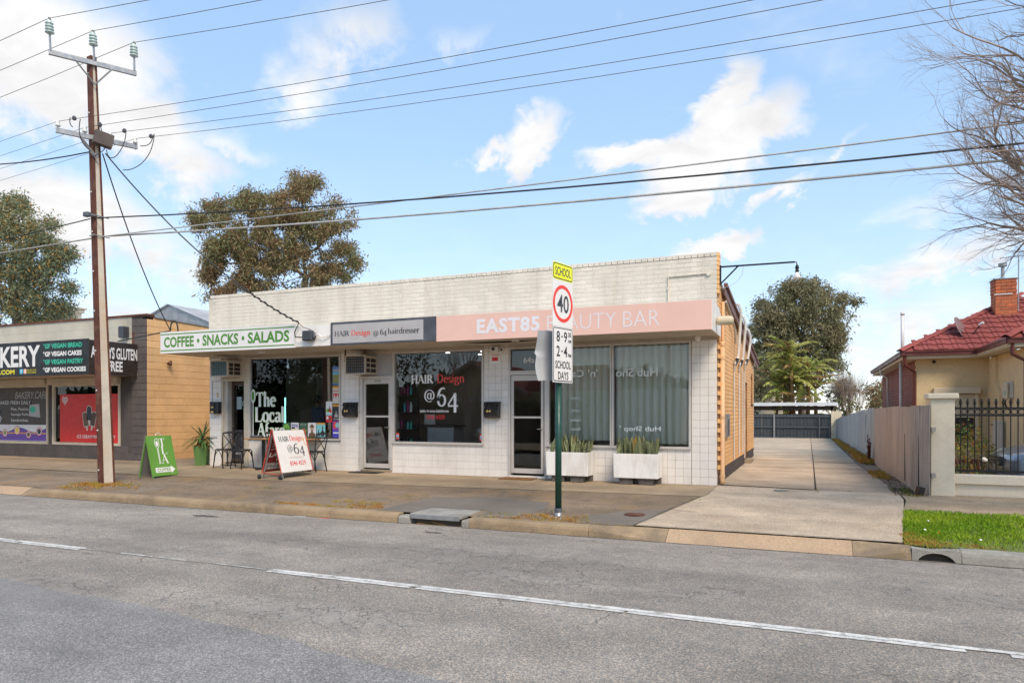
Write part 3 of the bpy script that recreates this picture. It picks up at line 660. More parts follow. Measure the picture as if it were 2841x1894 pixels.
for _ in range(26000):
    x=2.56+random.random()**1.7*9; y=random.uniform(-4.39,-2.12)
    if x<2.53+(y+4.4)*.12: continue
    dens=noise.noise((x*1.8,y*1.8,0)); edge=min(1,(y+4.4)/.5)*min(1,(x-2.45)/.45)
    if random.random()>.45+.55*edge: continue
    h=(.045+.02*dens)*(.35+.65*edge)*random.uniform(.8,1.25); b=random.uniform(0,6.283); dx,dy=math.cos(b)*.0035,math.sin(b)*.0035; k=random.uniform(.2,.9)*h; q=random.uniform(0,6.28); tx,ty=math.cos(q)*k,math.sin(q)*k; z=gz(y)
    mb.add([(x-dx,y-dy,z),(x+dx,y+dy,z),(x+tx*.35+dx,y+ty*.35+dy,z+h*.7),(x+tx,y+ty,z+h)],[(0,1,2,3)])
tag(mb.build('lawn_grass',M['grass']),'bright green lawn grass on the verge at right','grass',kind='stuff')
mb=MB()
def patchy(x0,x1,y0,y1,n,h,sp=.05):
    for _ in range(n):
        x,y=random.uniform(x0,x1),random.uniform(y0,y1); blades(mb,x,y,gz(y),h,9,sp)
patchy(2.58,2.95,-4.40,-3.7,60,.035); patchy(2.6,3.5,-4.41,-4.2,40,.03); patchy(2.7,3.0,-4.3,-3.0,20,.03)
for _ in range(110):
    x,y=random.gauss(-11.55,.36),random.gauss(-3.78,.17); blades(mb,x,y,gz(y),.06,10,.06)
for _ in range(80):
    x,y=random.gauss(-1.75,.26),random.gauss(-4.18,.10); blades(mb,x,max(y,-4.40),gz(y),.04,9,.05)
patchy(-6.6,-4.5,-4.41,-4.28,110,.028); patchy(-5.7,-4.7,-4.1,-3.75,70,.026); patchy(-5.3,-4.55,-4.25,-4.1,40,.03); patchy(-2.85,-1.2,-4.41,-4.33,50,.025); patchy(-1.3,-.6,-4.40,-4.36,12,.02); patchy(-12.1,-11.0,-4.40,-4.2,40,.022)
for y0,y1,n in ((2.6,4.5,60),(7.2,10.5,130),(10.5,30,220)):
    for _ in range(n):
        y=random.uniform(y0,y1); blades(mb,random.uniform(2.82,3.12),y,gz(y),.14 if y>7 else .07,9,.07,.012)
tag(mb.build('dry_grass',M['drygrass']),'dry orange grass tufts by poles, kerb and fence','grass',kind='stuff')
mb=MB()
patchy(2.9,3.25,-.5,.7,30,.05); patchy(-11.3,-10.8,-3.75,-3.55,14,.04); patchy(-2.75,-2.4,-4.2,-4.05,8,.03); patchy(-1.95,-1.7,-3.75,-3.6,8,.03); patchy(-.25,.0,-2.2,-1.55,12,.02); patchy(-12.2,-11.3,-4.35,-3.9,14,.03)
patchy(-8.0,-7.6,-3.1,-3.0,6,.03); patchy(-4.9,-4.3,-3.15,-2.9,10,.02); patchy(2.68,3.0,-4.57,-4.45,8,.05)
for p in ((1.69,-.02),(1.68,-.4),(1.05,-.06),(2.2,-.05),(-.4,-3.4)): blades(mb,p[0],p[1],gz(p[1]),.04,8,.04)
tag(mb.build('weed_tufts',M['weeds']),'small green weeds in cracks of the verge and driveway','weeds',kind='stuff')
# leaf litter at the foot of the fence
mb=MB()
for _ in range(900):
    y=random.choice((random.uniform(-.4,.6),random.uniform(.3,3.2),random.uniform(6.5,9))); x=random.uniform(2.86,3.2); a=random.uniform(0,3.1); s_=random.uniform(.008,.022); z=gz(y)+random.uniform(.005,.03)
    mb.add([(x+s_*math.cos(a),y+s_*math.sin(a),z),(x-s_*.5*math.sin(a),y+s_*.5*math.cos(a),z+random.uniform(0,.02)),(x-s_*math.cos(a),y-s_*math.sin(a),z),(x+s_*.5*math.sin(a),y-s_*.5*math.cos(a),z+.004)],[(0,1,2,3)])
tag(mb.build('leaf_litter',M['dkwood']),'brown leaf litter along the foot of the driveway fence','litter',kind='stuff')
# litter on the lawn
for x,y,m,l,r_ in ((3.35,-4.05,'letter','round white bottle cap lying on the lawn',.014),(2.98,-3.78,'redring','crumpled red wrapper on the lawn',.014),(2.86,-3.62,'letter','white scrap of paper near the driveway edge of the lawn',.015),(2.98,-3.0,'letter','white scrap of paper near the top of the lawn',.013)):
    mb=MB(); mb.lathe([(r_*.6,0),(r_,.006),(r_*.8,.012),(r_*.3,.014)],9); tag(mb.build('litter_scrap',M[m],loc=(x,y,gz(y)+.03),rot=(.4,.3,0)),l,'litter')
for x,m,l in ((-5.75,'letter','white paper strip lying in the gutter'),(-5.3,'redring','red and white wrapper lying in the gutter')):
    mb=MB(); mb.cbox(-.11,.11,-.02,.02,0,.006,.002); tag(mb.build('litter_scrap',M[m],loc=(x,-4.70,-.262),rot=(0,0,.1)),l,'litter')
# covers
mb=MB(); mb.lathe([(.15,0),(.15,.006),(.13,.006),(.13,.003),(.05,.003),(.05,.006),(.001,.006)],24); tag(mb.build('manhole_cover',M['rust'],loc=(-.72,-3.58,gz(-3.6)+.006)),'small rusty round cover in the asphalt by the driveway','cover')
mb=MB(); mb.lathe([(.13,0),(.13,.006),(.11,.006),(.11,.003),(.001,.003)],20)
for i in range(-3,4): mb.box(-.1,.1,i*.028-.006,i*.028+.006,.003,.006)
tag(mb.build('drain_grate',M['kerbgrey'],loc=(1.12,-.42,gz(-.4)+.010)),'small round drain grate in the driveway concrete','drain')
# ---------------------------------------------------------------- the row of three shops
shop=thing('shop_building','single-storey white shop row with brick parapet, tiled front and orange side wall','building',(-6.3,4.7,0),world=True)
YW=0.0
# solid core behind tiles: piers, sills, lintel zone, parapet, side and back walls
OPEN=[(-12.18,-11.38,.06,2.20),(-11.26,-8.48,.72,2.72),(-7.92,-7.10,.06,2.70),(-7.06,-4.79,.70,2.72),(-4.22,-3.38,.05,2.71),(-3.36,-.47,.70,2.72)]
def wall_with_holes(mb,x0,x1,z0,z1,y0,y1,holes):
    xs=sorted({x0,x1,*[h[i] for h in holes for i in (0,1)]}); zs=sorted({z0,z1,*[h[i] for h in holes for i in (2,3)]})
    for a,b in zip(xs,xs[1:]):
        c=(a+b)/2; run=None
        for d,e in zip(zs,zs[1:]):
            m=(d+e)/2
            if any(h[0]<c<h[1] and h[2]<m<h[3] for h in holes):
                if run: mb.box(a,b,y0,y1,run[0],run[1]); run=None
            else: run=(run[0],e) if run else (d,e)
        if run: mb.box(a,b,y0,y1,run[0],run[1])
mb=MB(); wall_with_holes(mb,-12.57,-.004,-.1,2.76,.012,.20,OPEN)
front=mb.build('front_wall',M['grout'],shop)
mb=MB(); mb.box(-12.6,-.02,-.0005,.225,2.76,4.262)
parapet=mb.build('parapet',M['mortar'],shop)
# front bricks (painted): the 300 nearest are single bricks, the rest one mass
br=MB(); br.cbox(-.115,.115,-.004,.05,-.038,.038,.004); brm=br.mesh('brick',M['paintbrick'])
br2=MB(); br2.cbox(-.0575,.0575,-.004,.05,-.038,.038,.004); brm2=br2.mesh('half_brick',M['paintbrick'])
mass=MB(); cnt=0; H_=.086
random.seed(3)
for k in range(10):
    z=4.262-H_/2-k*H_
    x=-.008-(.0575 if k%2 else .115)-.0; first=True
    while x>-12.55:
        w=.0575 if (first and k%2) else .115
        jz=random.uniform(-.0012,.0012); jy=random.uniform(-.0015,.0015)
        if x-w<-12.59: break
        if cnt<300 and x>-7.25:
            o=link('brick',brm2 if w<.1 else brm,parapet,(x,jy,z+jz)); o.matrix_parent_inverse=Matrix(); cnt+=1
        else: mass.cbox(x-w,x+w,-.004+jy,.02,z-.038+jz,z+.038+jz,.004)
        x-=w+.01+(.115 if True else 0); first=False
for k in range(10,18):      # hidden low courses just above the awning
    z=4.262-H_/2-k*H_
    for i in range(52): mass.box(-.24*i-.236-(.12 if k%2 else 0),-.24*i-.006-(.12 if k%2 else 0),-.003,.02,z-.038,z+.038)
mass.build('brickwork',M['paintbrick'],parapet,kind='stuff')
cm=MB(); cm.cbox(-.054,.054,-.015,.235,-.0375,.0375,.004); cmm=cm.mesh('coping_brick',M['paintbrick'])
x=-.06
for i in range(106):
    o=link('coping_brick',cmm,parapet,(x,random.uniform(-.002,.002),4.262+.0395)); o.matrix_parent_inverse=Matrix(); x-=.1183
# orange return of the parapet (right end) and toothed corner
ob=MB(); ob.cbox(-.02,.035,0,.225,-.038,.038,.004); obm=ob.mesh('brick',M['orangebrick'])
oh=MB(); oh.cbox(-.02,.035,0,.107,-.038,.038,.004); ohm=oh.mesh('brick',M['orangebrick'])
mb=MB(); mb.box(-.019,.028,.004,.222,3.58,4.33); ret=mb.build('parapet_return',M['orangemortar'],shop)
for k in range(9):
    z=4.30-k*H_
    if k%2==0: link('brick',obm,ret,(0,0,z)).matrix_parent_inverse=Matrix()
    else:
        for y in (0,.118): link('brick',ohm,ret,(0,y,z)).matrix_parent_inverse=Matrix()
th=MB(); th.cbox(0,.045,-.005,.12,-.038,.038,.003); thm=th.mesh('brick',M['orangebrick'])
mb=MB(); mb.box(.0,.022,.02,.16,.25,2.74); tooth=mb.build('toothed_corner',M['orangemortar'],shop)
for k in range(15): link('brick',thm,tooth,(.0,.0,.40+k*.172-.06)).matrix_parent_inverse=Matrix()
# side wall: raked orange courses over a dark plinth; each course is a run of bricks
mb=MB(); wall=MB()
SD=[(6.05,6.95,.10,2.17),(8.25,8.95,1.6,2.43)]
xs=[.18,6.05,6.95,8.25,8.95,9.4]
def zroof(y): return 3.78-.098*(y-.95)
for a,b in zip(xs,xs[1:]):
    c=(a+b)/2
    if 6.05<c<6.95: mb.box(-.2,-.012,a,b,2.17,zroof(b)); mb.box(-.2,-.012,a,b,-.1,.10)
    elif 8.25<c<8.95: mb.box(-.2,-.012,a,b,-.1,1.6); mb.box(-.2,-.012,a,b,2.43,zroof(b))
    else: mb.box(-.2,-.012,a,b,-.1,zroof(b))
sidew=mb.build('side_wall',M['orangemortar'],shop)
mass=MB(); pl_=MB(); k=0; z=.02
while z<3.7:
    y=.20+(.12 if k%2 else 0)
    zt=z+.076
    yy=.19
    segs=[]
    while yy<9.39:
        ye=min(yy+(.11 if (yy<.2 and k%2) else .23),9.39)
        hit=False
        for (a,b,c,d) in SD:
            if zt>c and z<d and ye>a and yy<b:
                hit=True
                if yy<a-.03: segs.append((yy,a))
                if ye>b+.03: segs.append((b,ye))
        if not hit and zt<zroof(ye)+.02: segs.append((yy,ye))
        yy=ye+.010
    for (a,b) in segs: (pl_ if z<.27 else mass).box(-.02,random.uniform(-.001,.002),a,b,z,zt)
    z+=.086; k+=1
mass.build('brickwork',M['orangebrick'],sidew,kind='stuff'); pl_.build('plinth_brickwork',M['plinth'],sidew,kind='stuff')
# side door and window recesses
mb=MB(); mb.box(-.17,-.14,6.05,6.95,.10,2.17); o=mb.build('side_door',M['dkwood'],shop)
mb=MB(); mb.box(-.17,-.15,8.25,8.95,1.6,2.43); mb.build('side_window',M['glassd'],shop)
mb=MB(); mb.box(-.14,.03,8.2,9.0,1.56,1.60); mb.build('window_sill',M['plinth'],shop)
mb=MB(); mb.box(-.15,.16,6.0,7.0,-.02,.10); mb.build('door_step',M['strip'],shop)
# other walls and roof
mb=MB(); mb.box(-12.6,-12.42,.2,9.4,-.1,3.0); mb.box(-12.6,0,9.25,9.395,-.1,2.9); mb.build('rear_wall',M['cream'],shop)
mb=MB(); mb.quad((-12.7,.22,3.80),(.05,.22,3.80),(.05,10.3,2.86),(-12.7,10.3,2.86)); mb.quad((-12.7,.22,3.78),(-12.7,10.3,2.84),(.05,10.3,2.84),(.05,.22,3.78)); mb.build('roof',M['roofiron'],shop)
mb=MB(); mb.prism([(.06,.6,3.80),(.06,10.33,2.88),(.06,10.33,2.71),(.06,.6,3.63)],(.02,0,0)); mb.prism([(.05,.6,3.86),(.05,10.36,2.94),(.05,10.36,2.885),(.05,.6,3.805)],(.07,0,0)); mb.build('barge_board',M['barge'],shop)
# ---- tiles: 152 mm squares
tl=MB(); tl.cbox(-.0745,.0745,-.007,.006,-.0745,.0745,.003); tlm=tl.mesh('tile',M['tile'])
tiles_near=0; mass=MB(); random.seed(8)
def tile_area(x0,x1,z0,z1,near,phx,phz=0.003,skip=()):
    global tiles_near
    i=math.floor((x0-phx)/.152)
    while phx+i*.152<x1-.012:
        a,b=max(x0,phx+i*.152),min(x1,phx+(i+1)*.152)
        j=math.floor((z0-phz)/.152)
        while phz+j*.152<z1-.012:
            c,d=max(z0,phz+j*.152),min(z1,phz+(j+1)*.152)
            if b-a>.02 and d-c>.02 and (i,j) not in skip:
                full=b-a>.151 and d-c>.151
                dy=random.uniform(-.0008,.0008)
                if near and tiles_near<300 and full:
                    o=link('tile',tlm,front,((a+b)/2,dy,(c+d)/2)); o.matrix_parent_inverse=Matrix(); tiles_near+=1
                elif near and tiles_near<300:
                    q=MB(); q.cbox(a+.0015,b-.0015,-.007+dy,.006,c+.0015,d-.0015,.002); o=q.build('tile',M['tile'],front); tiles_near+=1
                else: mass.cbox(a+.0015,b-.0015,-.007+dy,.011,c+.0015,d-.0015,.002)
            j+=1
        i+=1
tile_area(-.47,-.006,.004,2.715,True,-.006-.152*4); tile_area(-3.38,-.47,.004,.665,True,-.006-.152*23)
tile_area(-4.79,-4.225,.004,2.715,True,-4.225-.152*5); tile_area(-7.095,-4.79,.004,.665,True,-4.225-.152*20)
tile_area(-8.48,-7.925,.004,2.75,False,-7.925-.152*5); tile_area(-11.375,-8.48,.004,.68,False,-7.925-.152*24); tile_area(-12.565,-12.185,.004,2.75,False,-12.185-.152*4)
mass.build('tiling',M['tile'],front,kind='stuff')
# broken corner tiles: two reset pieces
# ---- awning
AY=-1.24
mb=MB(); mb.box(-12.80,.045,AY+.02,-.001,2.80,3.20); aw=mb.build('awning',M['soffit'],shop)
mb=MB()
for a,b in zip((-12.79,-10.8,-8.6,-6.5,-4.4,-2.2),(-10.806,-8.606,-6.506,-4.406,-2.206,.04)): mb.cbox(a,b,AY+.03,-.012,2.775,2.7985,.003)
mb.build('soffit_panel',M['soffit'],aw)
mb=MB()   # sagging soffit sheet: dark split near the beauty shop door
mb.grid(16,2,lambda u,v:(lerp(-5.0,-3.1,u),lerp(-.75,-.35,v),2.774-.035*math.sin(u*math.pi)*(1-v)))
mb.build('sagging_sheet',M['soffit'],aw)
mb=MB(); mb.grid(12,1,lambda u,v:(lerp(-4.9,-3.2,u),-.755,2.7735-.034*math.sin(u*math.pi)*v)); mb.build('split',M['black'],aw)
mb=MB(); mb.box(-12.8,-4.35,AY,AY+.02,2.79,3.245); mb.build('fascia',M['white'],aw)
mb=MB(); mb.prism([(.046,AY-.01,2.76),(.046,-.0,2.76),(.046,-.0,3.16),(.046,-.35,3.26),(.046,AY-.01,3.26)],(.02,0,0)); mb.build('end_panel',M['white'],aw)
mb=MB(); mb.prism([(-12.815,AY,2.78),(-12.815,0,2.78),(-12.815,0,3.1),(-12.815,AY,3.24)],(.014,0,0)); mb.build('end_panel',M['cream'],aw)
mb=MB(); mb.box(-12.80,.045,AY+.02,-.001,3.201,3.215); mb.build('awning_roof',M['roofiron'],aw)
# cornice strip between soffit and windows
mb=MB(); mb.box(-11.38,-8.48,-.018,.01,2.722,2.772); mb.box(-7.92,-4.79,-.018,.01,2.722,2.772); mb.box(-4.22,-.47,-.018,.01,2.722,2.772); mb.box(-.47,-.006,-.016,.01,2.718,2.772); mb.build('cornice',M['soffit'],aw)
# ---- windows
def window(x0,x1,z0,z1,mull=(),gm='glass',fw=.045,fd=.05,part='window',sill=True):
    p=thing  # noqa
    mb=MB(); y0,y1=-.03,fd
    mb.box(x0,x0+fw,y0,y1,z0,z1); mb.box(x1-fw,x1,y0,y1,z0,z1); mb.box(x0+fw,x1-fw,y0,y1,z1-fw,z1); mb.box(x0+fw,x1-fw,y0,y1,z0,z0+fw)
    if sill: mb.box(x0-.01,x1+.01,-.05,-.0305,z0,z0+.03)
    for m_ in mull: mb.box(m_-.035,m_-.004,y0-.006,y1,z0+fw,z1-fw); mb.box(m_+.004,m_+.035,y0-.006,y1,z0+fw,z1-fw)
    fr=mb.build(part,M['alu'],shop)
    xs=[x0+fw,*mull,x1-fw]
    for a,b in zip(xs,xs[1:]):
        q=MB(); q.box(a,b,.022,.028,z0+fw,z1-fw); q.build('pane',M[gm],fr)
    return fr
w_cafe=window(-11.26,-8.48,.70,2.72); w_hair=window(-7.06,-4.79,.665,2.72); w_beau=window(-3.36,-.47,.665,2.72,(-2.0,))
mb=MB(); mb.box(-11.38,-11.262,-.028,.10,.004,2.72); mb.build('post',M['cream'],shop)
# ---- doors
def door(x0,x1,z0,z1,midz,fm='alu',gm='glassd',handle_right=True,y=.0,stile=.055,bot=.10,top=.11):
    d=MB(); d.box(x0,x0+stile,y,y+.045,z0,z1); d.box(x1-stile,x1,y,y+.045,z0,z1); d.box(x0+stile,x1-stile,y,y+.045,z1-top,z1); d.box(x0+stile,x1-stile,y,y+.045,z0,z0+bot)
    if midz: d.box(x0+stile,x1-stile,y-.004,y+.045,midz-.02,midz+.02)
    o=d.build('door',M[fm],shop)
    zs=[z0+bot]+([midz-.02,midz+.02] if midz else [])+[z1-top]
    for a,b in zip(zs[::2],zs[1::2]):
        q=MB(); q.box(x0+stile,x1-stile,y+.02,y+.026,a,b); q.build('pane',M[gm],o)
    h=MB(); hx=x1-stile/2 if handle_right else x0+stile/2
    h.tube([(hx,y,1.02),(hx,y-.045,1.02),(hx-.09*(1 if handle_right else -1),y-.05,1.02)],.009,6); h.build('handle',M['galv'],o)
    return o
def dframe(x0,x1,z0,z1,w=.05,y0=-.03,y1=.12,m='alu'):
    mb=MB(); mb.box(x0,x0+w,y0,y1,z0,z1); mb.box(x1-w,x1,y0,y1,z0,z1); mb.box(x0+w,x1-w,y0,y1,z1-w,z1); return mb.build('door_frame',M[m],shop)
d1=door(-12.02,-11.39,.10,2.16,None,'dkwood',y=.20,handle_right=False); dframe(-12.18,-11.381,.06,2.20,.05,.0,.26,'cream')
mb=MB(); mb.box(-12.13,-12.03,.06,.24,.10,2.15); mb.build('door_frame',M['alu'],shop)
d2=door(-7.85,-7.12,.10,2.12,1.27,y=-.005); dframe(-7.92,-7.062,.06,2.185,.06); 
d3=door(-4.16,-3.44,.10,2.13,1.26,y=-.005); dframe(-4.22,-3.361,.05,2.19,.05)
mb=MB(); mb.box(-4.22,-4.175,-.03,.1,2.191,2.72); mb.box(-3.405,-3.361,-.03,.1,2.191,2.72); mb.box(-4.175,-3.405,-.03,.1,2.675,2.72); mb.box(-4.175,-3.405,-.03,.1,2.191,2.225); tr=mb.build('transom_window',M['alu'],shop)
mb=MB(); mb.box(-4.175,-3.405,.02,.026,2.225,2.675); mb.build('pane',M['glassd'],tr)
mb=MB(); mb.box(-7.92,-7.10,.03,.05,2.19,2.72); mb.build('fanlight_panel',M['signgrey'],shop)
mb=MB(); mb.box(-12.18,-11.385,.03,.05,2.20,2.76); mb.build('fanlight_panel',M['dkwood'],shop)
for x0,x1 in ((-12.18,-11.38),(-7.92,-7.1),(-4.22,-3.38)):
    mb=MB(); mb.cbox(x0,x1,-.03,.20,-.02,.058 if x0<-4.3 else .048,.006); mb.build('threshold',M['strip' if x0<-5 else 'tile'],shop)
mb=MB(); mb.tube([(-7.96,-.022,.05),(-7.96,-.022,2.17),(-7.86,-.022,2.2)],.010,5); 
for z in (.25,.45,1.0,1.35,1.75,2.0): mb.box(-7.985,-7.935,-.028,-.005,z,z+.02)
mb.build('conduit',M['alu'],shop)
mb=MB(); mb.tube([(-12.47,-.018,1.6),(-12.47,-.018,2.16),(-12.1,-.018,2.18)],.012,5); mb.build('conduit',M['conduit'],shop)
# ---- interiors
mb=MB()
mb.box(-12.4,-.2,4.0,4.05,0,2.8); mb.build('partition',M['interior'],shop)
mb=MB(); mb.box(-8.25,-8.20,.25,4.0,0,2.8); mb.box(-4.55,-4.50,.25,4.0,0,2.8); mb.build('partition',M['interior'],shop)
mb=MB(); mb.box(-12.42,-.2,.2,4.0,2.76,2.79); mb.build('ceiling',M['interior'],shop)
mb=MB(); mb.box(-12.42,-.2,.2,4.0,.02,.045); mb.build('floor',M['intfloor'],shop)
for x,y in ((-6.2,1.0),(-5.3,1.0),(-5.7,1.7),(-5.0,2.2),(-5.4,2.6)):
    mb=MB(); mb.lathe([(.05,0),(.045,.004),(.001,.004)],12); l=mb.build('downlight',emit('downlight_glow',(1,.97,.9),6.),shop,loc=(x,y,2.752)); l.matrix_parent_inverse=WORLD[shop]
# curtains
s=NT('sheer_curtain'); cc=c4((.86,.83,.66)); p=s.n('BsdfPrincipled',{'Base Color':cc,'Roughness':.9}); tl_=s.n('BsdfTranslucent',{'Color':cc}); tp=s.n('BsdfTransparent')
a=s.n('MixShader',{0:.14,1:p.outputs[0],2:tl_.outputs[0]}); b=s.n('MixShader',{0:.05,1:a.outputs[0],2:tp.outputs[0]}); s.t.links.new(b.outputs[0],s.out.inputs[0]); M['curtain']=s.mat
random.seed(21)
for ci,(x0,x1,zb) in enumerate(((-3.27,-2.05,.80),(-1.97,-.55,.755))):
    N=int((x1-x0)*90); mb=MB()
    def cf(u,v,x0=x0,x1=x1,zb=zb,ci=ci):
        x=lerp(x0,x1,u); ph=x*44+1.2*noise.noise((x*3,ci,0)); sw=(1-v)
        return (x+.02*sw*noise.noise((x*5,v*2,3))+.016*math.cos(ph),.15+.055*math.sin(ph)*(.75+.25*sw)+.015*noise.noise((x*6,v*3,9)),lerp(zb+.015*noise.noise((x*4,1,1)),2.68,v))
    mb.grid(N,10,cf); tag(mb.build('curtain',M['curtain'],smooth=True),('pale green sheer curtain behind the window pane beside the door','pale green sheer curtain behind the right-hand window pane')[ci],'curtain',group='curtains in the beauty bar window')
# window lettering
P=FRONT(.0205)
def lt(par,*a,**k): return P.text(par,*a,**k)
lt(w_hair,'HAIR',M['letter'],-6.59,-6.03,2.00,2.19,font='serif',thick=.19,thin=.075); lt(w_hair,'Design',M['redpr'],-5.93,-5.27,1.95,2.20,font='serif',thick=.15,thin=.06)
lt(w_hair,'@',M['letter'],-6.26,-6.00,1.59,1.86,font='serif',thick=.12); lt(w_hair,'6',M['letter'],-5.94,-5.71,1.49,1.91,font='serif',thick=.15,thin=.06); lt(w_hair,'4',M['letter'],-5.68,-5.42,1.36,1.78,font='serif',thick=.16,thin=.085)
lt(w_hair,'ladies & mens hairdresser',M['letter'],-6.37,-5.63,1.365,1.43,font='serif',thick=.17,thin=.07); lt(w_hair,'8346 4529',M['redpr2'],-6.20,-5.75,1.212,1.308,bold=.0)
for x in (-6.985,-4.90):
    mb=MB(); P.rect(mb,x,x+.075,.76,.90,.003,0); P.rect(mb,x+.006,x+.069,.79,.86,.004,1); P.rect(mb,x+.016,x+.055,.80,.815,.005,2); mb.build('sticker',[M['redpr'],mat('sticker_blue',(.25,.5,.65),.5),M['ink']],w_hair)
lt(tr,'64a',M['letter'],-3.89,-3.65,2.385,2.51)
P=FRONT(-.012); mb=MB()
lt(d2,'64 B',M['ink'],-7.54,-7.39,2.055,2.10,d=.0)
P=FRONT(-.0085); lt(front,'64',M['alu'],-4.40,-4.26,2.0,2.11,bold=-.01)
P=FRONT(.0205); FR=mat('frosted_lettering',(.70,.74,.70),.8)
lt(w_beau,"Hub Sho",FR,-1.93,-1.11,2.06,2.225,mirror=True,bold=.015); lt(w_beau,"'n' Ca",FR,-2.85,-2.30,2.07,2.22,mirror=True,bold=.01)
lt(w_beau,"Hub Shop",FR,-.78,-.60,2.13,2.21,mirror=True); lt(w_beau,"'n' Cafe",FR,-.80,-.63,2.0,2.08,mirror=True); lt(w_beau,"Hub Shop '",FR,-1.85,-1.05,.97,1.10,mirror=True,bold=.01)
for z,t in ((1.62,'COFFEE'),(1.37,'CAFE'),(1.18,'DAIRYS'),(1.0,'SNACKS')): lt(w_beau,t,FR,-2.86,-2.66,z,z+.045,mirror=True)
# cafe window lettering: white with green rim, and the spoon
def spoon(cx,cy0,cy1,w,hb):
    p=[]; out=[]
    for i in range(25):
        a=2*math.pi*i/24; out.append((cx+w*math.sin(a),cy1-hb+hb*math.cos(a)))
    return out
spo=[(-11.13+.0,0)]
def spoon_shape(cx,y0,y1,w,hb,sc=1.):
    pts=[(cx+w*math.sin(R(a)),y1-hb+hb*math.cos(R(a))) for a in range(0,151,15)]
    pts+=[(cx+.14*w,y1-2.15*hb),(cx+.18*w,y0+.35*hb),(cx+.36*w,y0+.1*hb),(cx+.3*w,y0),(cx-.3*w,y0),(cx-.36*w,y0+.1*hb),(cx-.18*w,y0+.35*hb),(cx-.14*w,y1-2.15*hb)]
    pts+=[(cx+w*math.sin(R(a)),y1-hb+hb*math.cos(R(a))) for a in range(210,360,15)]
    return pts
def cafe_words(off,m,thick,d):
    for st,x0,x1,z0,z1 in (('The',-11.05,-10.42,1.50,1.88),('Local',-11.08,-10.18,1.12,1.51),('Afare',-11.02,-10.14,.76,1.115)):
        P.text(w_cafe,st,m,x0-off,x1+off,z0-off,z1+off,d=d,font='serif',thick=thick,thin=thick*.42)
    mb=MB(); P.put(mb,polys2d([spoon_shape(-11.15,.77-off,1.93+off,.075+off,.16+off)]),d); mb.build('spoon_emblem',m,w_cafe)
cafe_words(.008,M['fglow'],.26,.001); cafe_words(0,M['letter'],.20,.006)
mb=MB(); P.disc(mb,-11.15,1.77,.045,.12,.0075); mb.build('spoon_emblem',M['green'],w_cafe)
# ---- sign boards on the awning
s1=thing('sign_board','white board with green words coffee, snacks and salads on the awning edge','sign',(-10.8,-1.26,2.78),world=True)
P1=FRONT(-1.275); mb=MB(); P1.slab(mb,-12.81,-8.75,2.775,3.285,-.03,0); mb.build('panel',M['signwhite'],s1)
mb=MB(); P1.rect(mb,-12.80,-8.76,3.215,3.24,.002); P1.rect(mb,-12.80,-8.76,2.825,2.85,.002); mb.build('stripe',M['green'],s1)
for t,x0,x1 in (('COFFEE',-12.69,-11.72),('SNACKS',-11.45,-10.36),('SALADS',-10.08,-8.90)): P1.text(s1,t,M['green'],x0,x1,2.91,3.165,bold=.032)
mb=MB(); P1.disc(mb,-11.585,3.04,.04,.05,.002); P1.disc(mb,-10.22,3.04,.04,.05,.002); mb.build('dot',M['green'],s1)
s2=thing('sign_board','grey hairdresser sign with charcoal surround on the awning edge','sign',(-6.5,-1.26,2.78),world=True)
P2=FRONT(-1.27); mb=MB(); P2.slab(mb,-7.80,-5.235,2.785,3.27,-.03,0); mb.build('surround',M['navy'],s2); mb=MB(); P2.slab(mb,-7.74,-5.53,2.82,3.22,.0,.006); mb.build('panel',M['signgrey'],s2)
P2.text(s2,'HAIR',M['inkgrey'],-7.69,-7.31,2.97,3.08,d=.008,font='serif'); P2.text(s2,'Design',M['redpr'],-7.26,-6.79,2.93,3.085,d=.008,font='serif'); P2.text(s2,'@',M['inkgrey'],-6.71,-6.59,2.92,3.05,d=.008,font='serif',thick=.13)
P2.text(s2,'64',M['inkgrey'],-6.55,-6.39,2.92,3.07,d=.008,font='serif',thick=.16,thin=.09); P2.text(s2,'hairdresser',M['inkgrey'],-6.36,-5.61,2.965,3.085,d=.008,font='serif')
s3=thing('sign_board','long salmon pink beauty bar sign with pale lettering on the awning edge','sign',(-2.6,-1.26,2.77),world=True)
P3=FRONT(-1.275); mb=MB(); P3.slab(mb,-5.23,.055,2.765,3.265,-.03,0); mb.build('panel',M['pink'],s3)
P3.text(s3,'EAST85',M['palelet'],-4.34,-3.04,2.88,3.16,bold=.038,space=1.12); P3.text(s3,'BEAUTY',M['palelet'],-2.89,-1.59,2.875,3.145,bold=-.018); P3.text(s3,'BAR',M['palelet'],-1.46,-.82,2.875,3.145,bold=-.018)
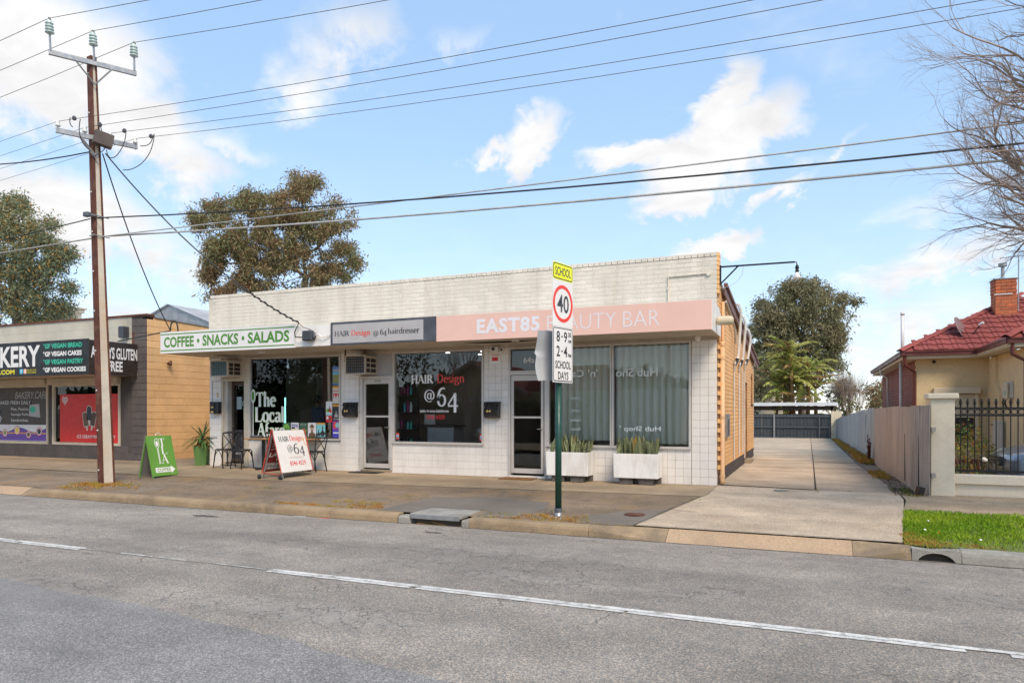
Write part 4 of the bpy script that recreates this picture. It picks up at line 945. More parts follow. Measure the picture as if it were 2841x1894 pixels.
# ---- things fixed to the building
def aircon(x0,x1,yf,z0,z1,label,blue):
    t=thing('air_conditioner',label,'air conditioner',((x0+x1)/2,0,z0),world=True,group='window air conditioners')
    mb=MB(); mb.box(x0+.015,x1-.015,yf+.02,.03,z0+.012,z1-.012); mb.build('case',M['acbody'],t)
    mb=MB(); e=.028
    for a,b,c,d in ((x0,x0+e,z0,z1),(x1-e,x1,z0,z1),(x0+e,x1-e,z0,z0+e),(x0+e,x1-e,z1-e,z1)): mb.cbox(a,b,yf-.01,yf+.03,c,d,.004)
    mb.build('bezel',M['acbody'],t)
    mb=MB(); mb.box(x0+.03,x1-.03,yf+.012,yf+.019,z0+.03,z1-.03); mb.build('coil',M['acblue' if blue else 'acdark'],t)
    mb=MB(); n=9
    for i in range(n): xx=lerp(x0+.06,x1-.06,i/(n-1)); mb.tube([(xx,yf+.004,z0+.03),(xx,yf+.004,z1-.03)],.0028,4)
    for i in range(6): zz=lerp(z0+.06,z1-.06,i/5); mb.tube([(x0+.03,yf+.001,zz),(x1-.03,yf+.001,zz)],.0028,4)
    mb.build('guard_wire',M['galv'],t)
    for a,b in ((yf+.06,yf+.19),(yf+.22,yf+.42)):
        for i in range(3):
            c=lerp(z0+.05,z1-.13,i/2.2); mb=MB(); mb.box(x1-.0155,x1-.012,a,min(b,-.02),c,c+.085); mb.build('louvre',M['acdark'],t)
    return t
aircon(-12.06,-11.50,-.46,2.24,2.64,'aged beige window air conditioner over the cafe door',True)
aircon(-8.03,-7.48,-.46,2.21,2.64,'rust-stained window air conditioner over the hairdresser door',False)
mb=MB(); mb.box(-8.09,-8.06,-.40,-.37,2.5,2.79); mb.box(-7.56,-7.53,-.40,-.37,2.645,2.79); tag(mb.build('bracket',M['rust']),'rusty hanger straps above the hairdresser air conditioner','bracket')
def mailbox(x0,x1,z0,z1,label,kind):
    t=thing('letter_box',label,'letterbox',((x0+x1)/2,0,z0),world=True,group='black letterboxes on the shop front')
    if kind:
        mb=MB(); prof=[(-.01,z0),(-.10,z0),(-.17,z0+.05),(-.185,z0+.14),(-.15,z0+.20),(-.13,z0+.235),(-.13,z1-.06),(-.10,z1),(-.01,z1)]
        mb.prism([(x0,y,z) for y,z in prof],(x1-x0,0,0)); mb.build('box',M['mailbox'],t)
        mb=MB(); mb.prism([(x0-.012,-.01,z1-.01),(x0-.012,-.10,z1-.012),(x0-.012,-.15,z1-.07),(x0-.012,-.155,z1-.066),(x0-.012,-.105,z1+.01),(x0-.012,-.01,z1+.014)],(x1-x0+.024,0,0)); mb.build('lid',M['mailbox'],t)
        FRONT(-.187).text(t,'64',M['brass'],x0+.07,x0+.17,z0+.12,z0+.17,bold=.02)
    else:
        mb=MB(); mb.cbox(x0,x1,-.13,-.01,z0,z1,.006); mb.build('box',M['mailbox'],t)
        mb=MB(); mb.cbox(x0+.02,x1-.11,-.145,-.131,z0+.015,z1-.02,.004); mb.build('door',M['mailbox'],t)
        FRONT(-.146).text(t,'64c',M['brass'],x0+.06,x0+.15,z0+.14,z0+.19,bold=.02)
        mb=MB(); FRONT(-.146).rect(mb,x0+.06,x0+.14,z0+.02,z0+.06,.001); mb.build('plate',M['brass'],t)
mailbox(-12.44,-12.16,1.33,1.63,'square black letterbox on the pier by the cafe door',0)
mailbox(-8.33,-8.0,1.25,1.58,'rounded black letterbox left of the hairdresser door',1)
mailbox(-4.72,-4.40,1.245,1.575,'rounded black letterbox left of the beauty bar door',1)
mb=MB(); mb.cbox(-12.31,-12.28,-.025,-.007,1.74,1.87,.003); tag(mb.build('thermometer',M['brass']),'small brass thermometer above the square letterbox','thermometer')
t=thing('warning_sign','small white warning notice with red panel on the tiled pier','sign',(-4.53,-.01,2.39),world=True)
Pw=FRONT(-.0085); mb=MB(); Pw.rect(mb,-4.65,-4.41,2.39,2.60); mb.build('panel',M['letter'],t); mb=MB(); Pw.rect(mb,-4.60,-4.46,2.445,2.525,.002); mb.build('red_panel',M['redpr2'],t); Pw.text(t,'WARNING',M['redpr'],-4.63,-4.43,2.55,2.585,d=.002,bold=.02)
t=thing('security_camera','white sensor box with dark lens under the awning by the notice','camera',(-4.5,0,2.66),world=True)
mb=MB(); mb.cbox(-4.60,-4.43,-.10,-.008,2.60+.03,2.74,.012); mb.build('housing',M['white'],t); mb=MB(); mb.lathe([(.035,0),(.035,.02),(.02,.028),(.001,.028)],14,Matrix.Translation((-4.53,-.10,2.69))@Matrix.Rotation(R(90),4,'X')); mb.build('lens',M['inkgrey'],t)
mb=MB(); mb.cbox(-4.40,-4.32,-.06,-.008,2.62,2.72,.006); mb.build('switch_box',M['white'],t); mb=MB(); mb.box(-4.38,-4.34,-.064,-.0605,2.65,2.70); mb.build('switch',M['black'],t)
mb=MB(); mb.lathe([(.05,0),(.055,-.03),(.045,-.07),(.02,-.09),(.001,-.092)],14); tag(mb.build('dome_camera',M['white'],loc=(-.33,-.16,2.774)),'white dome camera under the right end of the awning','camera')
for x in (-10.2,-3.75):
    mb=MB(); mb.lathe([(.09,0),(.085,-.02),(.07,-.022),(.06,-.01),(.001,-.01)],16); tag(mb.build('downlight_fitting',M['signwhite'],loc=(x,-.72,2.773)),'round recessed light in the soffit over the '+('cafe window' if x<-5 else 'beauty bar door'),'light')
# connection box and its cable
t=thing('junction_box','dark grey service junction box on the white awning fascia','junction box',(-8.35,-1.25,2.95),world=True)
mb=MB(); mb.cbox(-8.48,-8.22,-1.38,-1.262,2.90,3.12,.02); mb.build('box',M['inkgrey'],t); mb=MB(); mb.cbox(-8.22,-8.17,-1.35,-1.27,2.96,3.07,.012); mb.build('gland',M['navy'],t)
mb=MB(); mb.tube([(-8.17,-1.31,3.02),(-8.08,-1.32,3.03),(-8.0,-1.30,2.97),(-7.9,-1.29,2.98),(-7.81,-1.272,3.02)],.013,6); mb.build('lead',M['letter'],t)
# meter box, pipes, lamp on the side wall
t=thing('meter_box','open grey meter box on the orange side wall','meter box',(0,1.4,.88),world=True)
mb=MB(); mb.box(.003,.05,1.0,1.75,.86,1.33); mb.build('box',M['galv'],t); mb=MB(); mb.box(.0505,.055,1.12,1.66,.9,1.22); mb.build('door',M['navy'],t); mb=MB(); mb.box(.051,.075,1.0,1.10,.86,1.33); mb.build('door_edge',M['galv'],t)
mb=MB(); mb.tube([(.075,.12,2.68),(.075,.12,.12),(.09,.10,.03)],.048,10)
for z in (.14,1.25,2.35,2.6): mb.lathe([(.056,0),(.056,.05)],10,Matrix.Translation((.075,.12,z)),cap=False)
tag(mb.build('downpipe',M['opipe'],smooth=True),'orange painted downpipe at the shop corner','pipe')
mb=MB(); mb.tube([(.035,.62,3.5),(.035,.60,2.9),(.04,.50,.02)],.032,8); tag(mb.build('downpipe',M['opipe'],smooth=True),'second thinner orange pipe behind the corner downpipe','pipe')
t=thing('conduit_run','grey electrical conduits looping from the roof down the orange wall','conduits',(0.03,4.4,0),world=True)
for y,zt,zb,bow in ((2.96,2.30,.30,.55),(4.19,2.35,.36,.5),(5.15,2.42,.34,.0),(5.75,2.48,.16,.45)):
    mb=MB(); mb.tube([(.022,y,zb),(.022,y,zt)],.018,6); mb.build('conduit',M['conduit'],t)
    if bow:
        mb=MB(); zz=zroof(y)
        mb.tube([(.022,y,zt),(.05,y-.05,zt+.14),(.10,y+.10,zt+.32),(.14,y+.22,zz-.15),(.15,y+.24,zz+.06),(.10,y+.22,zz+.22),(.0,y+.2,zz+.24)],.034,7); mb.build('flexible_loop',M['conduit'],t)
        mb=MB(); mb.tube([(.05,y-.05,zt+.12),(.085,y+.05,zt+.26)],.04,7); mb.build('tape_wrap',M['black'],t)
mb=MB(); mb.tube([(.06,.9,3.55),(.07,1.8,3.4),(.07,2.6,3.2),(.06,2.9,2.9)],.025,6); mb.build('cable',M['conduit'],t)
t=thing('lamp_arm','black steel lamp bracket reaching out from the parapet over the driveway','lamp',(.04,.1,4.0),world=True)
mb=MB(); mb.box(.036,.06,.07,.13,3.74,4.10); mb.build('wall_plate',M['blackm'],t); mb=MB(); mb.tube([(.05,.1,4.075),(1.33,.1,4.06)],.016,4); mb.build('arm',M['blackm'],t); mb=MB(); mb.tube([(.05,.1,3.76),(.36,.1,4.065)],.014,4); mb.build('brace',M['blackm'],t)
mb=MB(); mb.tube([(1.31,.1,4.07),(1.36,.1,4.05),(1.37,.1,4.0)],.010,5); mb.build('hook',M['rust'],t)
mb=MB(); mb.lathe([(.012,0),(.03,-.03),(.035,-.07),(.018,-.085),(.035,-.10),(.03,-.14)],10,Matrix.Translation((1.37,.1,4.01))); mb.build('lamp_holder',M['blackm'],t,smooth=True); mb=MB(); mb.lathe([(.03,0),(.045,-.05),(.075,-.10),(.06,-.11),(.001,-.10)],12,Matrix.Translation((1.37,.1,3.87))); mb.build('lamp_shade',M['letter'],t,smooth=True)
mb=MB(); mb.tube([(.45,.1,4.06),(.44,.1,3.92),(.34,.1,3.78),(.2,.1,3.70),(.04,.1,3.68)],.004,4); mb.build('lead',M['conduit'],t)
mb=MB(); mb.lathe([(.001,0),(.05,.006),(.075,.03),(.08,.08),(.08,.22),(.07,.27),(.04,.29),(.001,.295)],16,Matrix.Translation((-.02+.09,-.75,2.965))@Matrix.Rotation(R(90),4,'Y')); tag(mb.build('bulkhead_light',M['eave'],smooth=True),'cream capsule light on the awning end panel','light')
mb=MB(); mb.tube([(-.9,-.02,3.3),(-.9,-.02,3.94),(-.2,-.02,3.955)],.016,6)
for p in ((-.9,3.72),(-.58,3.955),(-.33,3.955)): mb.box(p[0]-.02,p[0]+.02,-.035,-.004,p[1]-.02,p[1]+.02)
t=tag(mb.build('parapet_conduit',M['paintbrick']),'white painted conduit elbow on the parapet brickwork','conduit')
mb=MB(); mb.lathe([(.05,0),(.05,.03),(.001,.03)],14,Matrix.Translation((-.15,-.005,3.955))@Matrix.Rotation(R(90),4,'X')); mb.build('round_box',M['paintbrick'],t)
# roof bits above the parapet
t=thing('roof_antenna','pale television antenna lying low behind the parapet','antenna',(-11.2,3.2,3.5),world=True)
mb=MB(); mb.tube([(-10.6,3.2,3.4),(-10.6,3.2,4.95)],.015,5); mb.build('mast',M['conduit'],t); mb=MB(); mb.tube([(-11.5,3.2,4.92),(-10.2,3.3,4.95)],.012,5)
for i in range(6): x=-11.4+i*.2; mb.tube([(x,2.95,4.93),(x,3.45,4.93)],.006,4)
mb.build('boom',M['conduit'],t)
t=thing('roof_dish','white satellite dish rim showing over the parapet','satellite dish',(-8.2,4.5,4.),world=True)
mb=MB(); mb.lathe([(.001,-.10),(.2,-.07),(.36,0),(.355,.012),(.001,-.085)],20,Matrix.Translation((-8.3,4.6,4.75))@Matrix.Rotation(R(65),4,'X')); mb.build('dish',M['white'],t,smooth=True); mb=MB(); mb.tube([(-8.3,4.65,3.3),(-8.3,4.65,4.7)],.025,6); mb.build('mast',M['galv'],t)
# doormats
mb=MB(); mb.box(-4.28,-3.55,-.42,-.06,.006,.022); tag(mb.build('doormat',mat('coir_mat',(.22,.10,.03),1.,.2,20.,.2,90,.6,90)),'brown coir doormat at the beauty bar door','doormat')
mb=MB(); mb.box(-8.0,-7.25,-.40,-.05,.006,.018); tag(mb.build('doormat',M['acdark']),'dark rubber doormat at the hairdresser door','doormat')
mb=MB(); mb.box(-12.2,-11.3,-.40,-.04,.006,.02); tag(mb.build('doormat',M['soffit']),'tan doormat at the cafe door','doormat')
# ---------------------------------------------------------------- posters and things in the cafe and salon windows
PW=FRONT(.0195)
def pm(name,c): 
    if name not in M: M[name]=mat(name,c,.45,.05,4.,.03)
    return M[name]
def poster(x0,x1,z0,z1,base,prints,label,words=()):
    t=thing('poster',label,'poster',((x0+x1)/2,.019,z0),world=True,group='posters on the cafe window')
    mb=MB(); PW.rect(mb,x0,x1,z0,z1,.0); mb.build('sheet',base,t)
    for i,(a,b,c,d,m,shape) in enumerate(prints):
        mb=MB(); X0,X1,Z0,Z1=lerp(x0,x1,a),lerp(x0,x1,b),lerp(z0,z1,c),lerp(z0,z1,d)
        if shape=='r': PW.rect(mb,X0,X1,Z0,Z1,.0012+.0006*i)
        elif shape=='o': PW.disc(mb,(X0+X1)/2,(Z0+Z1)/2,(X1-X0)/2,(Z1-Z0)/2,.0012+.0006*i)
        elif shape=='f':   # head-and-shoulders figure
            cx=(X0+X1)/2; w_=(X1-X0)/2; h_=Z1-Z0
            pts=[(X0,Z0),(X1,Z0),(X1-.1*w_,Z0+.42*h_),(cx+.28*w_,Z0+.55*h_),(cx+.30*w_,Z0+.75*h_),(cx+.2*w_,Z0+.95*h_),(cx-.2*w_,Z0+.95*h_),(cx-.30*w_,Z0+.75*h_),(cx-.28*w_,Z0+.55*h_),(X0+.1*w_,Z0+.42*h_)]
            PW.put(mb,polys2d([pts]),.0012+.0006*i)
        mb.build('print',m,t)
    for st,a,b,c,d,m in words: PW.text(t,st,m,lerp(x0,x1,a),lerp(x0,x1,b),lerp(z0,z1,c),lerp(z0,z1,d),d=.006,bold=.02)
bl=pm('poster_blue',(.10,.22,.52)); sk=pm('poster_sky',(.20,.50,.68)); ol=pm('poster_olive',(.30,.30,.10)); og=pm('poster_orange',(.75,.36,.05)); cr=pm('poster_cream',(.72,.66,.55)); dk=pm('poster_dark',(.03,.032,.038)); gn=pm('poster_green',(.06,.13,.07)); lg=pm('poster_lime',(.22,.45,.08)); pu=pm('poster_purple',(.30,.06,.36)); rb=pm('poster_royal',(.07,.07,.45)); ye=pm('poster_yellow',(.80,.60,.06)); tq=pm('poster_turquoise',(.25,.62,.62)); br_=pm('poster_brown',(.16,.085,.045)); skn=pm('poster_skin',(.55,.33,.22))
wt=M['signwhite']
poster(-8.74,-8.53,2.00,2.44,bl,[(.04,.96,.55,.72,sk,'r'),(.04,.96,.1,.55,ol,'r'),(.04,.96,.0,.08,bl,'r')],'blue poster with a green field at the top of the window edge',[('VAN GOGH',.05,.95,.74,.86,wt)])
poster(-8.74,-8.53,1.57,1.98,cr,[(0,1,.87,1,og,'r'),(.1,.9,.3,.58,M['redpr2'],'r'),(.15,.45,.28,.55,cr,'f'),(.5,.85,.28,.55,cr,'f')],'cream poster with red picture under an orange band',[('BOX BOOK',.08,.92,.68,.76,M['redpr'])])
poster(-8.74,-8.53,1.17,1.55,dk,[(0,1,.86,1,og,'r'),(.25,.75,.2,.6,M['signgrey'],'f')],'dark photographic poster under an orange band',[('THE BAND',.1,.9,.05,.12,wt)])
poster(-8.74,-8.53,.77,1.16,pu,[(0,1,0,.45,rb,'r'),(.1,.6,.55,.95,M['redpr'],'o'),(.4,.95,.6,.9,tq,'o'),(.1,.9,.25,.33,wt,'r')],'purple and blue festival poster at the bottom corner')
poster(-8.93,-8.75,1.29,1.62,wt,[(0,1,0,.12,tq,'r'),(.05,.5,.2,.5,lg,'o'),(.35,.75,.25,.7,br_,'f'),(.6,.95,.2,.6,M['redpr'],'f')],'white poster with small figures beside the edge column')
poster(-8.93,-8.75,1.13,1.285,M['redpr2'],[(.08,.4,.45,.9,wt,'r'),(.45,.9,.3,.8,br_,'f')],'small red flyer below the white poster')
poster(-9.20,-8.95,.78,1.115,wt,[(0,1,.88,1,og,'r'),(0,1,0,.88,tq,'r'),(.05,.4,.05,.55,dk,'f'),(.5,.9,.05,.8,dk,'f')],'turquoise poster with two dark figures in the bottom row')
poster(-9.46,-9.215,.78,1.115,wt,[(.1,.9,0,.55,br_,'f'),(.3,.7,.42,.7,skn,'o'),(.22,.78,.66,.74,br_,'r'),(.3,.7,.72,.88,br_,'o')],'white poster of a figure in a brown hat')
poster(-9.71,-9.475,.78,1.115,gn,[(.15,.85,.8,.93,wt,'o'),(.2,.8,.81,.92,gn,'o'),(.2,.8,.1,.6,dk,'f')],'dark green poster with an oval badge')
poster(-9.97,-9.73,.78,1.115,wt,[(0,1,0,.52,ye,'r'),(.1,.5,.56,.66,dk,'r'),(.2,.8,.05,.35,cr,'o')],'white and yellow market poster',[('Makers',.1,.9,.8,.9,rb),('Market 2024',.1,.95,.68,.77,rb)])
poster(-10.22,-9.99,.78,1.115,gn,[(.1,.9,.3,.92,lg,'o'),(.2,.8,.1,.6,lg,'o')],'green poster with a pale leafy badge beside the lettering',[('MED',.3,.7,.5,.62,gn)])
mb=MB(); PW.rect(mb,-10.16,-10.14,1.10,1.72,.0); tag(mb.build('light_strip',emit('cyan_strip_glow',(.35,.9,.8),1.6)),'thin glowing turquoise strip inside the cafe window','light')
# cafe door notices
PD=FRONT(.219)
def notice(name,x0,x1,z0,z1,m,label,words=()):
    t=thing(name,label,'notice',((x0+x1)/2,.21,z0),world=True); mb=MB(); PD.slab(mb,x0,x1,z0,z1,-.003,0); mb.build('sheet',m,t)
    for st,a,b,c,d,m2 in words: PD.text(t,st,m2,lerp(x0,x1,a),lerp(x0,x1,b),lerp(z0,z1,c),lerp(z0,z1,d),d=.001,bold=.01)
notice('open_sign',-11.70,-11.46,1.50,1.72,M['ink'],'black open sign with white letters on the cafe door',[("Come in",.4,.95,.75,.92,wt),('OPEN',.04,.96,.12,.62,wt)])
notice('notice',-11.66,-11.46,1.18,1.49,ol,'olive notice sheet under the open sign',[('OPENING HOURS',.1,.9,.85,.92,ye)])
notice('notice',-11.88,-11.72,1.44,1.76,pm('notice_blue',(.33,.43,.43)),'pale blue notice on the cafe door')
notice('notice',-11.94,-11.70,.60,.92,dk,'dark red floral notice low on the cafe door')
notice('notice',-11.94,-11.68,.20,.585,dk,'black notice with white words at the foot of the cafe door',[('AZIZA',.08,.75,.25,.37,wt)])
notice('notice',-11.66,-11.45,.22,.62,pm('notice_maroon',(.09,.02,.015)),'maroon notice beside the black one on the cafe door',[('CALI',.1,.8,.7,.82,M['redpr'])])
# cafe interior
t=thing('cafe_counter','dark cafe counter inside the window','counter',(-10.2,2.3,.05),world=True)
mb=MB(); mb.cbox(-11.6,-8.7,2.4,2.9,.05,1.0,.01); mb.build('front',M['dkwood'],t); mb=MB(); mb.cbox(-11.7,-8.6,2.3,3.0,1.0,1.04,.006); mb.build('top',M['wood'],t)
mb=MB(); mb.cbox(-11.25,-10.8,3.2,3.9,.05,2.2,.01); tag(mb.build('display_fridge',M['signgrey']),'tall pale fridge at the back of the cafe','fridge')
for i,(x,m) in enumerate(((-10.7,'interior2'),(-10.3,'dkwood'),(-9.9,'interior2'))):
    mb=MB(); mb.lathe([(.05,0),(.055,.1),(.05,.2),(.02,.26),(.018,.3),(.001,.3)],10); tag(mb.build('bottle',M['porc' if i%2 else 'teal'],loc=(x,2.5,1.04)),('teal bottle at the left of the cafe counter','white bottle in the middle of the cafe counter','teal bottle at the right of the cafe counter')[i],'bottle')
# person at the counter, seen from behind
def skin_body(name,pts,edges,rad,m,parent=None,loc=(0,0,0),rz=0.,root=0,lv=2):
    me=bpy.data.meshes.new(name); me.from_pydata(pts,edges,[]); o=bpy.data.objects.new(name,me); col.objects.link(o)
    md=o.modifiers.new('skin','SKIN'); md.use_smooth_shade=True
    for i,r in enumerate(rad): me.skin_vertices[0].data[i].radius=(r if isinstance(r,tuple) else (r,r))
    me.skin_vertices[0].data[root].use_root=True
    sb=o.modifiers.new('sub','SUBSURF'); sb.levels=lv; sb.render_levels=lv
    me.materials.append(m); o.location=loc; o.rotation_euler=(0,0,rz); o.parent=parent; return o
SKIN=mat('skin',(.42,.25,.17),.6,.05); HAIR=mat('dark_hair',(.03,.02,.015),.6,.2,20.); SHIRT=mat('blue_shirt',(.05,.075,.14),.85,.1); TROU=mat('dark_trousers',(.03,.03,.035),.85,.1)
def person(label,loc,rz):
    t=thing('person',label,'person',loc,rz)
    pts=[(0,0,.95),(0,-.01,1.15),(0,-.015,1.33),(0,0,1.45),(0,.015,1.50),(.17,-.01,1.41),(.22,-.02,1.16),(.20,.14,1.02),(.18,.20,1.0),(-.17,-.01,1.41),(-.24,.06,1.17),(-.15,.20,1.36),(-.11,.18,1.45),
         (.09,0,.90),(.10,.02,.50),(.10,-.02,.09),(.10,.13,.04),(-.09,0,.90),(-.10,.02,.50),(-.10,-.02,.09),(-.10,.13,.04)]
    ed=[(0,1),(1,2),(2,3),(3,4),(2,5),(5,6),(6,7),(7,8),(2,9),(9,10),(10,11),(11,12),(0,13),(13,14),(14,15),(15,16),(0,17),(17,18),(18,19),(19,20)]
    rad=[(.155,.11),(.145,.10),(.165,.105),(.075,.065),.05,.062,.046,.036,.03,.062,.046,.036,.03,.085,.056,.04,.035,.085,.056,.04,.035]
    skin_body('body',pts,ed,rad,SHIRT,t)
    mb=MB(); mb.lathe([(.135*1.1,.93),(.17,.90),(.15,.8),(.001,.80)],14,Matrix.Diagonal((1,.75,1,1)))
    for s_ in (-1,1): mb.tube([(.09*s_,0,.92),(.10*s_,.02,.5),(.10*s_,-.02,.07)],[.105,.075,.058],10)
    mb.build('trousers',TROU,t,smooth=True)
    mb=MB(); mb.lathe([(.05,1.44),(.052,1.52),(.066,1.55),(.078,1.60),(.080,1.65),(.070,1.71),(.04,1.745),(.001,1.752)],14,Matrix.Diagonal((.95,1.15,1,1))); mb.box(-.012,.012,.09,.115,1.60,1.64); mb.build('head',SKIN,t,smooth=True)
    for s_ in (-1,1):
        q=MB(); q.lathe([(.001,-.03),(.014,-.02),(.018,0),(.014,.02),(.001,.03)],8,Matrix.Translation((.077*s_,.0,1.625))); q.build('ear',SKIN,t,smooth=True)
        for k in range(5):
            base=Vector((.18,.20,1.0)) if s_>0 else Vector((-.11,.18,1.45)); d=Vector((.02*(k-2),.05,-.01)) if s_>0 else Vector((.012*(k-2),.02,.055))
            q=MB(); q.tube([base,base+d*.6,base+d*(1.3 if k else .9)],[.011,.009,.007],6); q.build('finger',SKIN,t,smooth=True)
    mb=MB(); mb.lathe([(.078,1.56),(.088,1.60),(.092,1.66),(.082,1.73),(.05,1.765),(.001,1.775)],14,Matrix.Translation((0,-.012,0))@Matrix.Diagonal((.95,1.1,1,1))); mb.build('hair',HAIR,t,smooth=True)
    return t
person('person in a dark blue shirt standing with their back turned inside the cafe',(-10.35,1.5,.045),R(-10))
# salon interior
t=thing('reception_desk','pale reception desk inside the hairdresser window','desk',(-6.3,1.1,.045),world=True)
mb=MB(); mb.cbox(-6.75,-6.05,1.0,1.5,.05,1.02,.01); mb.build('front',M['signgrey'],t); mb=MB(); mb.cbox(-7.2,-6.0,.95,1.55,1.02,1.06,.006); mb.build('top',M['dkwood'],t); mb=MB(); mb.cbox(-7.1,-6.76,1.05,1.5,.05,.75,.006); mb.build('cabinet',M['dkwood'],t)
mb=MB(); mb.cbox(-6.9,-6.6,1.1,1.14,1.07,1.32,.01); tag(mb.build('monitor',M['conduit']),'grey monitor on the reception desk','monitor')
t=thing('product_shelf','tall dark shelf of hair products behind the hairdresser door','shelf',(-7.2,.9,.045),world=True)
mb=MB(); mb.box(-7.5,-6.98,.95,1.0,.05,2.3)
for z in (.1,.55,.95,1.35,1.75,2.1): mb.box(-7.5,-6.98,.62,.95,z,z+.02)
mb.build('rack',M['dkwood'],t); random.seed(2)
cols_=[M['teal'],pm('prod_turq',(.10,.42,.42)),M['signgrey'],pm('prod_magenta',(.35,.04,.16)),M['ink'],M['letter']]
for z in (.12,.57,.97,1.37,1.77):
    for i in range(6):
        mb=MB(); h=random.uniform(.16,.26); mb.lathe([(.03,0),(.032,h*.7),(.015,h*.85),(.015,h),(.001,h)],8,Matrix.Translation((-7.44+i*.085,.7,z))); mb.build('product',random.choice(cols_),t)
t=thing('feather_plume','white pampas plume in the hairdresser window corner','plume',(-4.95,.35,.7),world=True)
mb=MB(); random.seed(4)
for _ in range(700):
    a=random.uniform(0,6.28); b=random.uniform(-.6,1.2); d=Vector((math.cos(a)*math.cos(b),math.sin(a)*math.cos(b)*.5,math.sin(b)*.8)); c=Vector((-5.0,.3,.88)); L=random.uniform(.10,.23); s_=Vector((-d.y,d.x,.2)).normalized()*.004
    p=c+d*.03; q=c+d*L; mb.add([p-s_,p+s_,q+s_*.4,q-s_*.4],[(0,1,2,3)])
mb.build('plume',M['letter'],t); mb=MB(); mb.tube([(-5.0,.3,.05),(-5.0,.3,.88)],.012,6); mb.build('stem',M['dkwood'],t)
# ---------------------------------------------------------------- bakery on the left
bak=thing('bakery_building','grey block bakery with black awning sign and peach side wall','building',(-18.5,4,0),world=True)
YB=.5; XC=-15.42
mb=MB(); wall_with_holes(mb,-32,XC-.012,-.15,2.46,YB+.012,YB+.2,[(-22.6,-19.62,.40,2.36),(-19.42,-16.50,.40,2.36)]); mb.box(-16.04,XC-.012,YB+.012,YB+.2,2.46,4.06)
bw=mb.build('front_wall',mat('dark_block_joint',(.085,.07,.062),.9,.1),bak)
mb=MB(); mb.box(-32,-16.04,YB-.003,YB+.2,2.46,4.06); bwp=mb.build('parapet_wall',mat('block_joint',(.42,.385,.315),.9,.1),bak)
M['greyblock']=mat('grey_painted_block',(.46,.425,.345),.85,.10,1.,.05,40,.3,60,rnd=.03,dirt=(.42,.36,.24),damt=.5,dscale=.9,stretch=(1,1,.35))
M['dkblock']=mat('dark_grey_block',(.105,.088,.08),.85,.12,1.5,.07,40,.4,60,rnd=.07,dirt=(.16,.13,.11),damt=.35)
M['dkjoint']=mat('dark_block_joint',(.07,.055,.05),.9,.1)
g1=MB(); g1.cbox(-.196,.196,-.006,.02,-.096,.096,.004); gm1=g1.mesh('block',M['greyblock']); gm2=g1.mesh('block',M['dkblock'])
g2=MB(); g2.cbox(-.096,.096,-.006,.02,-.096,.096,.004); gm3=g2.mesh('block',M['dkblock'])
for k in range(4):       # parapet panels above the awning
    z=3.30+k*.2
    for i in range(22):
        x=XC-.82-i*.4-(.2 if k%2 else 0); link('block',gm1,bwp,(x,YB,z-.02))
for k in range(20):      # dark pier at the corner, and the wall under the windows
    z=.10+k*.2
    for xx,mm in (((-.214,gm2),(-.514,gm3)) if k%2 else ((-.114,gm3),(-.414,gm2))): link('block',mm,bw,(XC+xx,YB,z-.02))
mb=MB()
for k in range(2):
    for i in range(20): x=XC-.75-i*.4-(.2 if k%2 else 0); mb.box(x-.197,x+.197,YB-.004,YB+.02,.0+k*.2,.196+k*.2)
mb.build('blockwork',M['dkblock'],bw,kind='stuff')
mb=MB(); mb.box(XC-.2,XC-.012,YB+.012,16,-.15,4.02); sw=mb.build('side_wall',M['peachjoint'],bak)
pb=MB(); pb.cbox(-.02,.004,-.196,.196,-.096,.096,.004); pbm=pb.mesh('block',M['peach'])
pb=MB(); pb.cbox(-.02,.004,-.096,.096,-.096,.096,.004); pbh=pb.mesh('block',M['peach'])
for k in range(20):
    z=.07+k*.2
    for i in range(12 if k<20 else 0):
        y=YB+.2+i*.4+(.2 if k%2 else 0)
        if z>4.05-.05*(y-YB): continue
        link('block',pbm,sw,(XC-.004,y,z))
    if k%2: link('block',pbh,sw,(XC-.004,YB+.1,z))
mb=MB(); mb.box(-32,XC+.01,YB-.03,YB+.22,4.06,4.115); mb.build('parapet_cap',M['rust'],bak)
mb=MB(); mb.prism([(XC-.2,YB+.22,4.03),(XC-.2,16,3.6),(XC-.2,16,3.64),(XC-.2,YB+.22,4.09)],(.23,0,0)); mb.build('parapet_cap',M['galv'],bak)
mb=MB(); mb.quad((-32,.72,3.9),(XC-.2,.72,3.9),(XC-.2,16,3.4),(-32,16,3.4)); mb.build('roof',M['roofiron'],bak)
mb=MB(); mb.box(-32,-15.80,-.93,YB,2.38,2.46); mb.build('awning',M['soffit'],bak)
mb=MB(); mb.box(-32,-15.82,-.92,YB,3.2,3.24); mb.build('awning_roof',M['roofiron'],bak)
def bwin(x0,x1,z0,z1,gmat):
    mb=MB(); f=.07
    mb.box(x0,x0+f,YB-.02,YB+.08,z0,z1); mb.box(x1-f,x1,YB-.02,YB+.08,z0,z1); mb.box(x0+f,x1-f,YB-.02,YB+.08,z0,z0+f); mb.box(x0+f,x1-f,YB-.02,YB+.08,z1-f,z1)
    fr=mb.build('window',M['cream'],bak); q=MB(); q.box(x0+f,x1-f,YB+.045,YB+.05,z0+f,z1-f); q.build('pane',M[gmat],fr)
    q=MB(); q.cbox(x0-.05,x1+.05,YB-.16,YB-.005,z1-.02,z1+.17,.01); q.build('roller_blind_box',M['cream'],fr); return fr
bw1=bwin(-22.6,-19.62,.40,2.20,'glass'); bw2=bwin(-19.42,-16.50,.40,2.20,'glass')
mb=MB(); mb.box(-31,-16,4.,4.05,0,3.2); mb.box(-31,-16,.8,4,3.2,3.25); mb.build('partition',M['interior2'],bak)
PB=FRONT(YB+.040)
